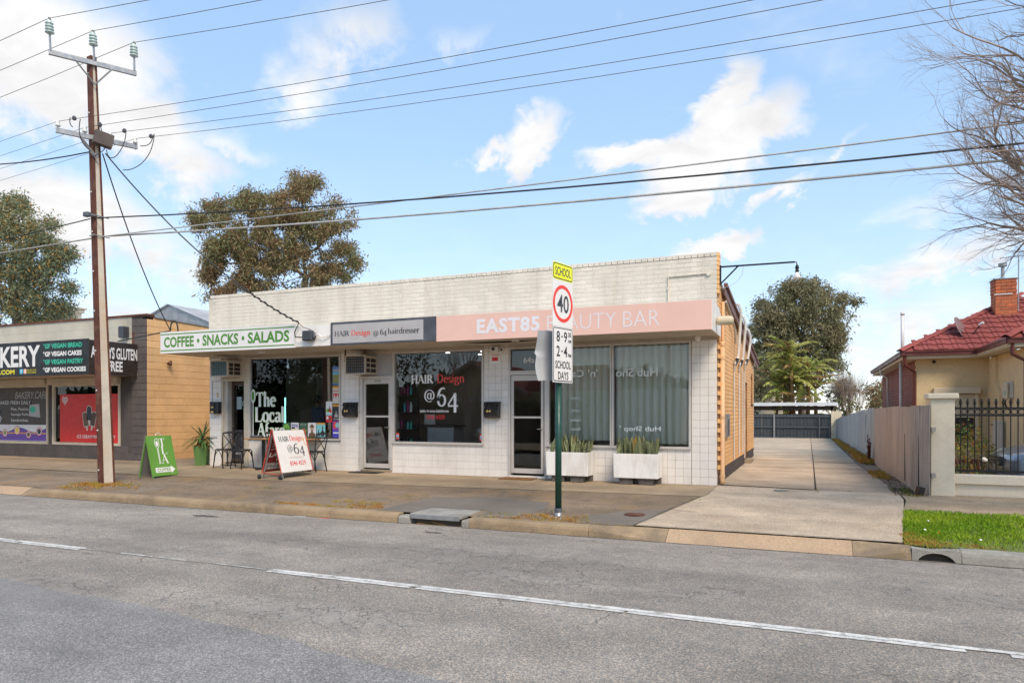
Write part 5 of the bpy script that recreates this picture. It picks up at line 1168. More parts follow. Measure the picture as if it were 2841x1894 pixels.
# red poster
t=thing('poster','large red ice cream poster filling the bakery window','poster',(-17.9,.5,.5),world=True)
mb=MB(); PB.rect(mb,-19.15,-16.58,.475,1.90,0); mb.build('sheet',pm('poster_red',(.72,.025,.02)),t)
PB.text(t,'ICE CREAM MAKES U HAPPY',wt,-18.38,-16.75,.60,.70,d=.002,bold=.01)
hs=[]
for r_ in (1.,.6,.28):
    pts=[(r_*.13*16*math.sin(a)**3/16,r_*.13*(13*math.cos(a)-5*math.cos(2*a)-2*math.cos(3*a)-math.cos(4*a))/16) for a in [2*math.pi*i/28 for i in range(29)]]; vs,fs=pen(pts,.022,.022,'t'); hs.append((vs,fs))
mb=MB()
for vs,fs in hs: PB.put(mb,([(x-18.92,y+1.72,0) for x,y in vs],fs),.002)
mb.build('heart_emblem',wt,t)
for cx,cz,a,m1 in ((-18.02,1.16,14,'poster_brown'),(-17.86,1.34,0,'poster_dark'),(-17.68,1.17,-14,'poster_cocoa')):
    pm('poster_cocoa',(.10,.05,.035)); ca,sa=math.cos(R(a)),math.sin(R(a))
    def rp(pts): return [(cx+x*ca-y*sa,cz+x*sa+y*ca) for x,y in pts]
    def bar(w,h): return arc(0,h-w,w,w,0,180,8)+[(-w,-h)]+[(w,-h)]
    mb=MB(); PB.put(mb,polys2d([rp(bar(.115,.225))]),.002); PB.put(mb,polys2d([rp([(-.03,-.34),(.03,-.34),(.03,-.2),(-.03,-.2)])]),.0015); mb.build('print',pm('poster_cream',(.72,.66,.55)),t)
    mb=MB(); PB.put(mb,polys2d([rp(bar(.095,.205))]),.004); mb.build('print',M[m1],t)
# cafe window of the bakery
t=thing('window_graphic','brown bakery window graphic with menu words and a purple cake banner','window graphic',(-21,.5,.5),world=True)
mb=MB(); PB.rect(mb,-22.53,-19.69,.98,2.13,0); mb.build('sheet',pm('graphic_brown',(.06,.042,.03)),t)
mb=MB(); PB.rect(mb,-22.53,-19.69,.48,.98,0); mb.build('sheet',wt,t)
wav=[(-22.53+i*.0947*1.0,.82+.07*math.sin(i*.42+1.2)) for i in range(31)]
mb=MB(); PB.put(mb,polys2d([[(-22.53,.49)]+[(-19.69,.49)]+wav[::-1]]),.002); mb.build('banner',pm('graphic_purple',(.13,.06,.34)),t)
mb=MB(); PB.rect(mb,-22.5,-19.72,.70,.735,.003); mb.build('band',og,t)
for i,(x,z,r_) in enumerate(((-22.3,.73,.10),(-21.75,.72,.10),(-21.15,.80,.11),(-20.6,.68,.095),(-20.1,.78,.11))):
    mb=MB(); PB.disc(mb,x,z,r_*1.25,r_*1.25,.004); mb.build('badge',M['redpr2'],t); mb=MB(); PB.disc(mb,x,z,r_*1.05,r_*1.05,.005); mb.build('badge',wt,t); mb=MB(); PB.disc(mb,x,z,r_*.78,r_*.78,.006); mb.build('badge',(br_,ol,ye,br_,dk)[i],t)
PB.text(t,'BAKERY.CAFE',M['signgrey'],-21.25,-19.72,1.78,2.0,d=.003,shear=.25); mb=MB(); PB.rect(mb,-22.1,-20.45,1.59,1.74,.002); mb.build('band',M['ink'],t); PB.text(t,'BAKED FRESH DAILY',wt,-22.05,-20.5,1.61,1.72,d=.004)
for i,st in enumerate(('Pies, Pasties','Sausage Rolls','Sandwiches')): PB.text(t,st,wt,-21.45,-20.62,1.41-i*.17,1.51-i*.17,d=.003)
mb=MB(); PB.rect(mb,-22.2,-21.9,1.02,1.44,.002); mb.build('panel',M['ink'],t); mb=MB(); PB.rect(mb,-22.15,-21.98,1.08,1.25,.003); PB.ring(mb,-21.97,1.17,.035,.055,.003); PB.rect(mb,-22.17,-21.95,1.05,1.065,.003); mb.build('cup_emblem',wt,t)
mb=MB(); PB.put(mb,polys2d([[(-20.6,1.25),(-20.05,1.2),(-20.1,1.62),(-20.55,1.6)]]),.002); mb.build('note',M['signgrey'],t); mb=MB(); PB.disc(mb,-20.4,1.45,.14,.10,.003); mb.build('note_print',M['teal'],t)
# black awning signs
t=thing('sign_board','long black bakery sign with white and teal vegan baking words','sign',(-18,-.95,2.4),world=True)
PS=FRONT(-.955); mb=MB(); PS.slab(mb,-32,-15.80,2.36,3.30,-.025,0); mb.build('panel',M['bksign'],t)
PS.text(t,'BAKERY',wt,-20.35,-17.74,2.62,3.20,bold=.03)
for i,(st,m,x1) in enumerate((('*GF VEGAN BREAD','teal',-16.05),('*GF VEGAN CAKES','letter',-16.06),('*GF VEGAN PASTRY','teal',-16.0),('*GF VEGAN COOKIES','letter',-15.9))): PS.text(t,st,M[m],-17.62,x1,3.09-.215*i,3.225-.215*i,bold=.04)
PS.text(t,'GLUTENFREE.COM',M['yellow'],-21.0,-18.83,2.425,2.55,bold=.03)
PS.text(t,'FOLLOW US ON',M['yellow'],-18.28,-17.9,2.50,2.545); PS.text(t,'SOCIAL MEDIA',M['yellow'],-18.28,-17.9,2.435,2.48)
mb=MB(); PS.rect(mb,-18.60,-18.47,2.43,2.56,.002); mb.build('icon',pm('icon_blue',(.04,.50,.75)),t); mb=MB(); PS.rounded(mb,-18.44,-18.31,2.43,2.56,.03,.002); mb.build('icon',pm('icon_pink',(.85,.45,.35)),t)
PS.text(t,'f',wt,-18.56,-18.51,2.44,2.55,d=.003,bold=.03); mb=MB(); PS.ring(mb,-18.375,2.495,.02,.035,.003); mb.build('icon_mark',wt,t)
t=thing('sign_board','dark brown end sign reading always gluten free on the bakery awning','sign',(-15.79,-.2,2.4),world=True)
PE=Panel((-15.785,-.93,0),(0,1,0),(0,0,1)); mb=MB(); PE.slab(mb,-.03,1.40,2.36,3.27,-.02,0); mb.build('panel',M['bkbrown'],t)
PE.text(t,'ALWAYS GLUTEN',wt,.03,1.40,2.80,3.12,bold=.03); PE.text(t,'FREE',wt,.50,.95,2.47,2.75,bold=.03)
mb=MB(); mb.cbox(-16.32,-16.12,.28,.49,3.46,3.78,.02); tag(mb.build('floodlight',M['inkgrey']),'black floodlight on the bakery parapet beside the pole','floodlight')
mb=MB(); mb.tube([(-15.95,.48,3.28),(-15.95,.48,3.62)],.02,5); tag(mb.build('pipe_stub',M['rust']),'short rusty pipe stub above the bakery end sign','pipe')
t=thing('wall_lamp','small rusty spotlight on the peach side wall','lamp',(XC,1.2,2.75),world=True)
mb=MB(); mb.tube([(XC,1.25,2.85),(XC+.10,1.22,2.82)],.012,5); mb.build('stem',M['rust'],t); mb=MB(); mb.lathe([(.03,0),(.05,.05),(.075,.12),(.06,.13),(.001,.10)],10,Matrix.Translation((XC+.10,1.2,2.84))@Matrix.Rotation(R(150),4,'X')); mb.build('shade',M['rust'],t,smooth=True)
# ---------------------------------------------------------------- street things
# Stobie pole
PB0=Vector((-11.64,-3.54,-.16)); PT0=Vector((-11.93,-3.66,8.62))
pole=thing('power_pole','leaning concrete and rust-red steel power pole at the kerb','power pole',PB0,world=True)
pr=R(-6); cx_=Vector((math.cos(pr),math.sin(pr),0)); cy_=Vector((-math.sin(pr),math.cos(pr),0))
def pole_box(mb,a0,a1,b0f,b1f,mi=0,n=8):
    vs=[]
    for i in range(n+1):
        t_=i/n; c=PB0.lerp(PT0,t_)
        for (a,b) in ((a0,b0f(t_)),(a1,b0f(t_)),(a1,b1f(t_)),(a0,b1f(t_))): vs.append(c+cx_*a+cy_*b)
    fs=[(4*i+j,4*i+(j+1)%4,4*i+4+(j+1)%4,4*i+4+j) for i in range(n) for j in range(4)]+[(3,2,1,0),(4*n,4*n+1,4*n+2,4*n+3)]
    mb.add(vs,fs,mi)
hw=lambda t_: lerp(.128,.052,t_)
mb=MB(); pole_box(mb,-.066,.066,lambda t_:-hw(t_)+.012,lambda t_:hw(t_)-.012); mb.build('concrete_core',M['conc'],pole)
for sgn in (-1,1):
    mb=MB()
    if sgn<0: pole_box(mb,-.078,.078,lambda t_:-hw(t_)-.006,lambda t_:-hw(t_)+.0125); pole_box(mb,.060,.072,lambda t_:-hw(t_)+.012,lambda t_:-hw(t_)+.030); pole_box(mb,-.072,-.060,lambda t_:-hw(t_)+.012,lambda t_:-hw(t_)+.030)
    else: pole_box(mb,-.078,.078,lambda t_:hw(t_)-.0125,lambda t_:hw(t_)+.006); pole_box(mb,.060,.072,lambda t_:hw(t_)-.030,lambda t_:hw(t_)-.012); pole_box(mb,-.072,-.060,lambda t_:hw(t_)-.030,lambda t_:hw(t_)-.012)
    mb.build('steel_channel',M['rust'],pole)
bolt=MB(); bolt.lathe([(.018,0),(.018,.012),(.010,.018),(.001,.018)],6)
for k in range(11):
    t_=.04+k*.092; c=PB0.lerp(PT0,t_); p=c-cy_*(hw(t_)+.006)-cx_*.03; o=bolt.build('bolt',M['porc'],pole); o.matrix_basis=Matrix.Translation(p)@(-cy_).to_track_quat('Z','Y').to_matrix().to_4x4()
ar=R(27); ad=Vector((math.sin(ar),math.cos(ar),0)); an=Vector((math.cos(ar),-math.sin(ar),0))
def arm_frame(z,off): 
    t_=(z-PB0.z)/(PT0.z-PB0.z); return PB0.lerp(PT0,t_)+an*off
def arm_pt(px,py,z0):   # on the vertical plane of the arm through the pole
    c=arm_frame(z0,.13); d=FWD+RGT*((px-1420.5)/1930.)+Vector((0,0,(1143-py)/1930.)); t_=(c-CAM).dot(an)/d.dot(an); return CAM+d*t_
def arm(pl_,pr_,name='crossarm'):
    a,b=arm_pt(*pl_),arm_pt(*pr_); d=(b-a).normalized(); u=Vector((0,0,1)); u=(u-d*u.dot(d)).normalized(); mb=MB(); L=(b-a).length
    Mx=Matrix.Translation(a)@Matrix((d,an,u)).transposed().to_4x4()
    mb.box(0,L,-.006,.006,-.045,.045,M=Mx); mb.box(0,L,-.06,-.0065,.036,.045,M=Mx); mb.box(0,L,-.06,-.0065,-.045,-.036,M=Mx)
    mb.build(name,M['galv'],pole); return a,b
A1=arm((135,143,8.5),(379,204,8.5)); A2=arm((155,360,7.0),(382,407,7.0))
def strut(p,q,r=.016): 
    mb=MB(); mb.tube([p,q],r,4); mb.build('brace',M['galv'],pole)
strut(arm_pt(210,170,8.5)+an*.02,arm_pt(263,236,8.5)+an*.02); strut(arm_pt(310,194,8.5)+an*.02,arm_pt(263,236,8.5)+an*.02); strut(arm_pt(222,380,7.)+an*.02,arm_pt(268,440,7.)+an*.02,.03)
HV=[]
for bx,by,tx,ty in ((140,140,136,54),(262,168,257,89),(373,196,371,121)):
    b=arm_pt(bx,by,8.5); tp=arm_pt(tx,ty,8.5); d=(tp-b).normalized(); L=(tp-b).length
    mb=MB(); mb.tube([b,b+d*(L-.2)],.022,6); mb.build('insulator_pin',M['galv'],pole)
    mb=MB(); pr_=[(.03,-.24),(.06,-.235)]
    for k in range(4): z=-.23+k*.058; pr_+=[(.080-.003*k,z),(.085-.003*k,z+.012),(.052,z+.034),(.050,z+.05)]
    pr_+=[(.05,.005),(.03,.03),(.001,.035)]
    mb.lathe(pr_,14,Matrix.Translation(tp-d*.035)@d.to_track_quat('Z','Y').to_matrix().to_4x4()); mb.build('insulator',M['insul'],pole,smooth=True)
    mb=MB(); mb.tube([tp-d*.02-cx_*.05,tp+d*.03,tp-d*.02+cx_*.05],.016,5); mb.build('clamp',M['wire'],pole); HV.append(tp+d*.02)
LV=[]
for bx,by,tx,ty in ((162,357,160,337),(236,372,235,354),(307,388,306,370),(376,402,375,385)):
    b=arm_pt(bx,by+14,7.); tp=arm_pt(tx,ty,7.); d=(tp-b).normalized(); mb=MB(); mb.tube([b,tp-d*.04],.010,5); mb.build('insulator_pin',M['galv'],pole)
    mb=MB(); mb.lathe([(.028,-.10),(.045,-.095),(.043,-.05),(.028,-.045),(.040,-.02),(.03,.005),(.001,.008)],10,Matrix.Translation(tp)@d.to_track_quat('Z','Y').to_matrix().to_4x4()); mb.build('insulator',M['porc'],pole,smooth=True); LV.append(tp)
c=arm_pt(284,391,6.9)+an*.10; mb=MB(); d=ad; Mx=Matrix.Translation(c)@Matrix((ad,an,Vector((0,0,1)))).transposed().to_4x4()@Matrix.Rotation(R(10),4,'Y'); mb.cbox(-.17,.17,-.08,.08,-.14,.13,.008,M=Mx); mb.build('fuse_box',mat('brown_box',(.09,.065,.055),.6,.15),pole)
for z in (5.35,4.95):
    t_=(z-PB0.z)/(PT0.z-PB0.z); c=PB0.lerp(PT0,t_); mb=MB(); mb.tube([c-cy_*(hw(t_)+.10)+cx_*.095,c+cy_*(hw(t_)+.10)+cx_*.095],.012,5); mb.tube([c-cy_*(hw(t_)+.03)-cx_*.09,c-cy_*(hw(t_)+.03)+cx_*.1],.012,5); mb.build('strap',M['galv'],pole)
    if z>5.2: mb=MB(); q=c-cy_*(hw(t_)+.12); mb.cbox(q.x-.07,q.x+.07,q.y-.05,q.y+.05,z-.04,z+.05,.01); mb.build('clamp_block',M['navy'],pole)
# jumper loops on the pole
def wire(name,pts,r,m,parent=None,label=None,cat='cable',group=None,n=5):
    mb=MB(); mb.tube(pts,r,n,caps=False); o=mb.build(name,m,parent,smooth=True)
    if label: tag(o,label,cat,group)
    return o
def bez(p0,p1,p2,p3,n=14): return [p0*(1-t)**3+p1*3*t*(1-t)**2+p2*3*t*t*(1-t)+p3*t**3 for t in [i/n for i in range(n+1)]]
o_=an*.12; K_=arm_pt(275,432,6.9)+o_
for (a,b,c_,d_) in (((345,364),(352,410),(300,480),(292,420)),((424,377),(420,450),(370,480),(338,476)),((220,336),(210,380),(225,410),(250,424)),((192,332),(188,350),(196,356),(200,358)),((424,377),(414,400),(415,411),(385,410)),((275,345),(275,360),(280,372),(283,376)),((262,410),(300,395),(300,420),(255,440))):
    mb=MB(); mb.tube(bez(*[arm_pt(q[0],q[1],6.9)+o_ for q in (a,b,c_,d_)]),.009,5); mb.build('jumper_cable',M['cable'],pole,smooth=True)
for q in ((206,328),(277,346),(345,363),(419,378)):
    c=arm_pt(q[0],q[1],6.9); mb=MB(); mb.lathe([(.001,-.05),(.035,-.035),(.045,0),(.03,.035),(.001,.05)],8,Matrix.Translation(c)); mb.build('line_clamp',M['navy'],pole)
# wires: catenaries along the road; far poles stand outside the frame
def span(A,B_img=None,L=40.,dirx=1,ydrift=0.,n=22,sag=None):
    """from A along +-X to a far pole of the same height; sag chosen so that the wire passes the given sight line"""
    if B_img:
        d=FWD+RGT*((B_img[0]-1420.5)/1930.)+Vector((0,0,(1143-B_img[1])/1930.))
        # plane Y = A.y + ydrift*(x-A.x)
        t_=(A.y-CAM.y+ydrift*(CAM.x-A.x))/(d.y-ydrift*d.x); Bp=CAM+d*t_; u=abs(Bp.x-A.x)/L; sag=(A.z-Bp.z)/(4*u*(1-u))
    P_=[]
    for i in range(n+1):
        u=i/n; x=A.x+dirx*L*u; P_.append(Vector((x,A.y+ydrift*(x-A.x),A.z-4*sag*u*(1-u))))
    return P_
nm=('left','middle','right')
for i,(A,b) in enumerate(zip(HV,((415,0),(731,0),(1081,0)))):
    wire('power_line',span(A,b,60.)[:18],.006,M['wire'],None,'thin high-voltage wire running right from the %s insulator at the pole top'%nm[i],'power line','high-voltage wires')
    wire('power_line',span(A,((0,114),(0,196),(0,271))[i],60.,-1),.006,M['wire'],None,'thin high-voltage wire running left from the %s insulator at the pole top'%nm[i],'power line','high-voltage wires')
nm=('first','second','third','fourth')
for i,(A,b) in enumerate(zip(LV,((1420,127),(1420,160),(1420,218),(2841,22)))):
    wire('power_line',span(A,b,44.)[:19],.005,M['wire'],None,'low-voltage wire running right from the %s white insulator of the lower arm'%nm[i],'power line','low-voltage wires')
    wire('power_line',span(A,None,50.,-1,sag=.9),.004,M['wire'],None,'low-voltage wire running left from the %s white insulator of the lower arm'%nm[i],'power line','low-voltage wires')
C1=at(262,605,14.1); C2=at(286,656,14.05); C3=at(300,655,14.05)
wire('telephone_cable',span(C1,(2841,398),44.)[:19],.014,M['cable'],None,'black telephone cable crossing in front of the gum tree','cable','telephone cables')
wire('telephone_cable',span(C2,(2500,384),44.,1,.012)[:19],.012,M['cablegrey'],None,'upper grey telephone cable crossing the sky','cable','telephone cables')
wire('telephone_cable',span(C3,(2841,440),44.)[:19],.017,M['cablegrey'],None,'lowest thick grey telephone cable','cable','telephone cables')
wire('telephone_cable',span(at(250,607,14.2),(0,668),40.,-1),.012,M['cable'],None,'black telephone cable running left from the pole','cable','telephone cables')
wire('telephone_cable',span(at(262,660,14.2),(0,702),40.,-1),.016,M['cablegrey'],None,'thick grey telephone cable running left from the pole','cable','telephone cables')
S0=at(252,421,14.1); wire('service_cable',bez(S0,S0+Vector((-3,-.2,-.1)),S0+Vector((-6,-.5,.3)),S0+Vector((-12,-1,1.6))),.013,M['cable'],None,'black service cable leaving the pole to the left','cable')
S1=arm_pt(290,430,6.9)+an*.1
def droop(a,b,s_,n=16): return [a.lerp(b,i/n)-Vector((0,0,4*s_*(i/n)*(1-i/n))) for i in range(n+1)]
E1=Vector((-8.62,-1.30,3.30))
wire('service_cable',droop(S1,E1,.35)+[Vector((-8.70,-1.34,3.10)),Vector((-8.68,-1.34,2.99)),Vector((-8.48,-1.34,2.98))],.014,M['cable'],None,'black service cable dropping from the pole to the shop junction box','cable')
t=thing('cable_anchor','twisted tie and hook holding the service cable to the awning','hook',E1,world=True)
mb=MB(); cv=droop(S1,E1,.35,200); hp=[]
for i in range(60):
    c=cv[199-i]; a=i*.9; hp.append(c+Vector((math.cos(a)*.022,math.sin(a)*.022,math.sin(a)*.02)))
mb.tube(hp,.011,5); mb.build('tie',M['cable'],t); mb=MB(); mb.tube([E1,E1+Vector((.12,.0,-.10)),Vector((-8.36,-1.30,3.16)),Vector((-8.30,-1.27,3.13))],.007,4); mb.build('hook',M['rust'],t)
E2=at(473,917,17.); wire('service_cable',droop(arm_pt(282,430,6.9)+an*.1,E2,.25),.013,M['cable'],None,'black service cable dropping from the pole to the peach wall','cable')
mb=MB(); q=E2; mb.tube(bez(q+Vector((0,0,0)),q+Vector((-.02,0,.3)),q+Vector((.2,.05,.35)),q+Vector((.14,.1,-.05))),.018,6); mb.tube([q,Vector((XC+.0,q.y+.6,q.z-.1))],.016,5); tag(mb.build('cable_loop',M['cable']),'black cable loop standing on the end of the white awning sign','cable')
# ---- school speed sign
sg=thing('school_sign','tall school zone 40 sign on a dark green post at the kerb','road sign',(-1.70,-4.06,-.13),world=True)
mb=MB(); mb.lathe([(.046,-.02),(.046,1.80)],16,Matrix.Translation((-1.70,-4.06,0))); mb.build('post',M['greenpost'],sg,smooth=True)
mb=MB(); mb.lathe([(.052,-.045),(.056,-.04),(.056,.005),(.050,.01)],16,Matrix.Translation((-1.70,-4.06,0))); mb.build('collar',M['navy'],sg)
mb=MB(); mb.lathe([(.05,-.18),(.05,-.046)],16,Matrix.Translation((-1.70,-4.06,0))); mb.build('base_sleeve',M['galv'],sg,smooth=True)
mb=MB(); mb.lathe([(.19,-.128),(.17,-.108),(.10,-.102),(.001,-.10)],11,Matrix.Translation((-1.70,-4.06,-.002))); mb.build('footing',M['kerbgrey'],sg)
U=Vector((.224,.974,0)).normalized(); Nn=U.cross(Vector((0,0,1)))
cS=Vector((-1.70,-4.06,0))+Nn*.075; PSg=Panel(cS,U,(0,0,1)); W2=.265
mb=MB(); PSg.slab(mb,-W2,W2,2.50,3.46,-.006,0); mb.build('backing_plate',M['signwhite'],sg)
mb=MB(); PSg.slab(mb,-W2,W2,1.78,2.565,-.006,.0); mb.build('lower_plate',M['signback'],sg)
mb=MB(); PSg.slab(mb,-.22,.22,2.0,2.03,-.035,-.0065); PSg.slab(mb,-.22,.22,3.0,3.03,-.035,-.0065); PSg.slab(mb,-.03,.03,1.78,3.40,-.05,-.036); mb.build('bracket',M['galv'],sg)
def plate(z0,z1,c_out,c_line,c_in,name):
    mb=MB(); PSg.rounded(mb,-W2,W2,z0,z1,.04,.001,0); PSg.rounded(mb,-W2+.012,W2-.012,z0+.012,z1-.012,.034,.002,1); PSg.rounded(mb,-W2+.026,W2-.026,z0+.026,z1-.026,.026,.003,2); mb.build(name,[M[c_out],M[c_line],M[c_in]],sg)
plate(3.215,3.455,'limey','ink','limey','yellow_plate'); plate(1.785,2.56,'signwhite','ink','signwhite','times_plate')
PSg.text(sg,'SCHOOL',M['inkgrey'],-.205,.205,3.275,3.395,d=.005,bold=.012)
mb=MB(); PSg.ring(mb,0,2.89,.212,.262,.002); mb.build('red_ring',M['redring'],sg); PSg.text(sg,'40',M['inkgrey'],-.15,.155,2.765,3.015,d=.003,bold=.012)
for st,x0,x1,z0,z1 in (('8',-.175,-.085,2.35,2.50),('-',-.055,-.01,2.418,2.435),('9',.02,.105,2.35,2.50),('30',.13,.215,2.43,2.50),('AM',.13,.215,2.35,2.40),('2',-.175,-.085,2.145,2.295),('-',-.055,-.01,2.213,2.23),('4',.015,.11,2.145,2.295),('PM',.13,.215,2.145,2.195),('SCHOOL',-.205,.205,1.975,2.085),('DAYS',-.135,.14,1.825,1.935)):
    PSg.text(sg,st,M['ink'],x0,x1,z0,z1,d=.005,bold=.016)
mb=MB(); U2=Vector((-.36,-.93,0)).normalized()
def bp(u,v):
    e=.02*math.sin(v*7)*(1-.2*u); b=.07*(u*u)*(1 if v>.5 else .3)+.05*math.sin(v*4.2)*u
    p=Vector((-1.70,-4.06,1.80+.70*v+.015*math.sin(u*3)))+Vector((-1,.15,0)).normalized()*(.06)+U2*(lerp(-.1,.30+e,u))*1.0+Vector((-.9,.3,0))*(.02+b)
    return p
mb.grid(10,16,bp); mb.build('rear_plate',M['signback'],sg,smooth=True,label='plain grey bent metal plate facing away')
# ---- sandwich boards
def aframe(name,label,xb,xt,xbk,y0,y1,zb,zt,gnd,mface,mback,mleg,wheels=False):
    t=thing(name,label,'sandwich board',((xb+xbk)/2,(y0+y1)/2,gnd),world=True)
    V_=Vector((xt-xb,0,zt-zb)); F=Panel((xb,y0,zb),(0,1,0),V_); L=V_.length; W=y1-y0
    mb=MB(); F.slab(mb,0,W,0,L,-.012,0); mb.build('front_panel',mface,t)
    Vb=Vector((xt-.02-xbk,0,zt-zb)); B=Panel((xbk,y1,zb),(0,-1,0),Vb); mb=MB(); B.slab(mb,0,W,0,Vb.length,-.012,0); mb.build('back_panel',mback,t)
    def ext(P_,x,l0,l1,d0=-.03,d1=-.0125):
        q=MB(); P_.slab(q,x-.013,x+.013,l0,l1,d0,d1); q.build('leg',mleg,t)
    k=(zb-gnd)/(V_.z/L)
    for x in (.02,W-.02): ext(F,x,-k,L)
    k=(zb-gnd)/(Vb.z/Vb.length)
    for x in (.02,W-.02): ext(B,x,-k,Vb.length)
    return t,F,B,W,L
hs_,F,B,W,L=aframe('sandwich_board','white hairdresser sandwich board on small wheels with rusty frame',-8.47,-8.72,-8.97,-2.0,-1.03,.11,.98,-.045,M['signwhite'],mat('maroon_board',(.16,.012,.012),.5),M['galv'])
F.text(hs_,'HAIR',M['inkgrey'],.12,.42,.735*L,.855*L,font='serif'); F.text(hs_,'Design',M['redpr'],.46,.84,.70*L,.87*L,font='serif')
F.text(hs_,'@',M['inkgrey'],.33,.48,.455*L,.64*L,font='serif',thick=.10); F.text(hs_,'6',M['inkgrey'],.515,.68,.415*L,.67*L,font='serif',thick=.13,thin=.06); F.text(hs_,'4',M['inkgrey'],.70,.845,.355*L,.60*L,font='serif',thick=.15,thin=.085)
F.text(hs_,'ladies & mens hairdresser',mat('faded_pink',(.62,.46,.44),.6),.32,.76,.325*L,.365*L,font='serif'); F.text(hs_,'8346 4529',M['redpr2'],.31,.80,.145*L,.255*L,bold=.01)
mb=MB(); F.put(mb,polys2d([[(.86,.80*L),(.90,.84*L),(.92,.76*L),(.90,.70*L),(.93,.64*L),(.95,.57*L),(.91,.62*L),(.885,.70*L)]]),.0015); mb.build('rust_stain',M['peach'],hs_)
# words on the inside face of the back panel
Bi=Panel((-8.97+.014,-2.0,.11),(0,1,0),(.23,0,.87)); BL=.9
Bi.text(hs_,'LADIES',wt,.06,.72,.36*BL,.46*BL,shear=.2,bold=.02); Bi.text(hs_,'Hair',wt,.30,.62,.25*BL,.34*BL,shear=.2,bold=.02)
mb=MB(); Bi.rect(mb,.0,.97,.06*BL,.21*BL,.002); mb.build('pale_band',M['signgrey'],hs_); Bi.text(hs_,'PH 8346',M['inkgrey'],.06,.75,.08*BL,.18*BL,d=.004,shear=.2)
mb=MB()
for i,(a,b) in enumerate(((.66,.72),(.60,.66),(.53,.57),(.74,.78))): Bi.put(mb,polys2d([[(.1,a*BL),(.3,b*BL),(.3,(b+.012)*BL),(.1,(a+.012)*BL)]]),.002)
mb.build('emblem_stroke',wt,hs_)
RF=mat('red_flaking_paint',(.42,.05,.025),.7,.3,8.)
for y in (-2.015,-1.015):
    mb=MB(); mb.tube([(-8.985,y,.09),(-8.735,y,1.0)],.014,4); mb.tube([(-8.715,y,1.0),(-8.46,y,.09)],.012,4); mb.tube([(-8.95,y,.10),(-8.49,y,.06)],.010,4); mb.build('side_frame',RF,hs_)
for x in (-9.01,-8.45):
    for y in (-2.0,):
        mb=MB(); mb.lathe([(.001,-.02),(.035,-.02),(.048,-.012),(.048,.012),(.035,.02),(.001,.02)],16,Matrix.Translation((x-.03,y-.03,gz(-2.)+.05))@Matrix.Rotation(R(80),4,'X')); mb.build('wheel',M['black'],hs_,smooth=True)
gs,F,B,W,L=aframe('sandwich_board','green coffee sandwich board with white spoon and arrow',-11.38,-11.60,-11.82,-2.67,-2.02,-.015,.85,-.075,M['greenbd'],mat('grey_board',(.20,.19,.18),.6),M['greenbd'])
for st,z0,z1,x0,x1 in (('T',.73,.93,.30,.45),('L',.53,.725,.33,.47),('A',.30,.525,.29,.47)): F.text(gs,st,wt,x0,x1,z0*L,z1*L,font='serif',thick=.16)
mb=MB(); vs,fs=pen([(x,y) for x,y in spoon_shape(.245,.305*L,.93*L,.055,.115*L)]+[(.245,.93*L)],.013,.013,'t'); F.put(mb,([(x,y,0) for x,y in vs],fs),.002); F.disc(mb,.245,.80*L,.032,.07*L,.002); mb.build('spoon_emblem',wt,gs)
mb=MB(); F.put(mb,polys2d([[(.10,.085*L),(.50,.085*L),(.50,.05*L),(.60,.145*L),(.50,.24*L),(.50,.205*L),(.10,.205*L)]]),.002); mb.build('arrow',wt,gs); F.text(gs,'COFFEE',M['green'],.14,.48,.105*L,.185*L,d=.004,bold=.015)
mb=MB(); mb.tube([(-11.60,-2.42,.855),(-11.61,-2.40,.90),(-11.61,-2.32,.905),(-11.60,-2.28,.86)],.008,5); mb.build('handle',M['porc'],gs)
mb=MB(); mb.lathe([(.03,0),(.035,.03),(.02,.06),(.001,.06)],8); mb.build('weight',pm('weight_blue',(.05,.28,.45)),gs,loc=(-11.5,-2.55,-.07))
# ---- cafe chairs and tables
def cafe_chair(label):
    t=thing('cafe_chair',label,'chair',group='black cross-back cafe chairs')
    mb=MB(); mb.lathe([(.001,.435),(.19,.435),(.205,.445),(.205,.46),(.19,.468),(.001,.462)],20); mb.build('seat',M['black'],t,smooth=True)
    for s_ in (-1,1):
        mb=MB(); mb.tube([(.15*s_,.15,.44),(.185*s_,.19,.0)],[.016,.013],6); mb.build('leg',M['black'],t,smooth=True)
        mb=MB(); mb.tube([(.165*s_,-.22,.0),(.15*s_,-.165,.25),(.145*s_,-.165,.45),(.165*s_,-.20,.66),(.185*s_,-.245,.86)],[.013,.016,.016,.014,.013],6); mb.build('back_leg',M['black'],t,smooth=True)
        mb=MB(); mb.tube([(.17*s_,.17,.22),(.14*s_,.15,.36),(.06*s_,.17,.43)],.009,5); mb.tube([(.155*s_,-.17,.25),(.13*s_,-.15,.38),(.06*s_,-.17,.43)],.009,5); mb.tube([(.172*s_,.16,.24),(.165*s_,.08,.39),(.15*s_,.0,.43)],.009,5); mb.tube([(.16*s_,-.16,.26),(.165*s_,-.08,.39),(.15*s_,.0,.43)],.009,5); mb.build('bracket',M['black'],t,smooth=True)
        mb=MB(); mb.tube([(.18*s_,-.24,.84),(.0,-.215,.64),(-.15*s_,-.17,.47)],.0105,5); mb.build('cross_slat',M['black'],t,smooth=True)
    mb=MB(); mb.tube([(-.19,-.24,.85),(-.1,-.27,.87),(.0,-.28,.875),(.1,-.27,.87),(.19,-.24,.85)],[.018,.024,.026,.024,.018],8); mb.build('top_rail',M['black'],t,smooth=True)
    return t
ch=cafe_chair('black cross-back chair beside the right-hand window pier')
spots=[(-8.92,-.40,R(82),'black cross-back chair beside the right-hand window pier'),(-11.02,-.48,R(-95),'black cross-back chair facing right at the first cafe table'),(-11.60,-.46,R(75),'leftmost black cross-back chair in front of the cafe door'),(-9.95,-.42,R(-80),'black cross-back chair half hidden behind the hairdresser board')]
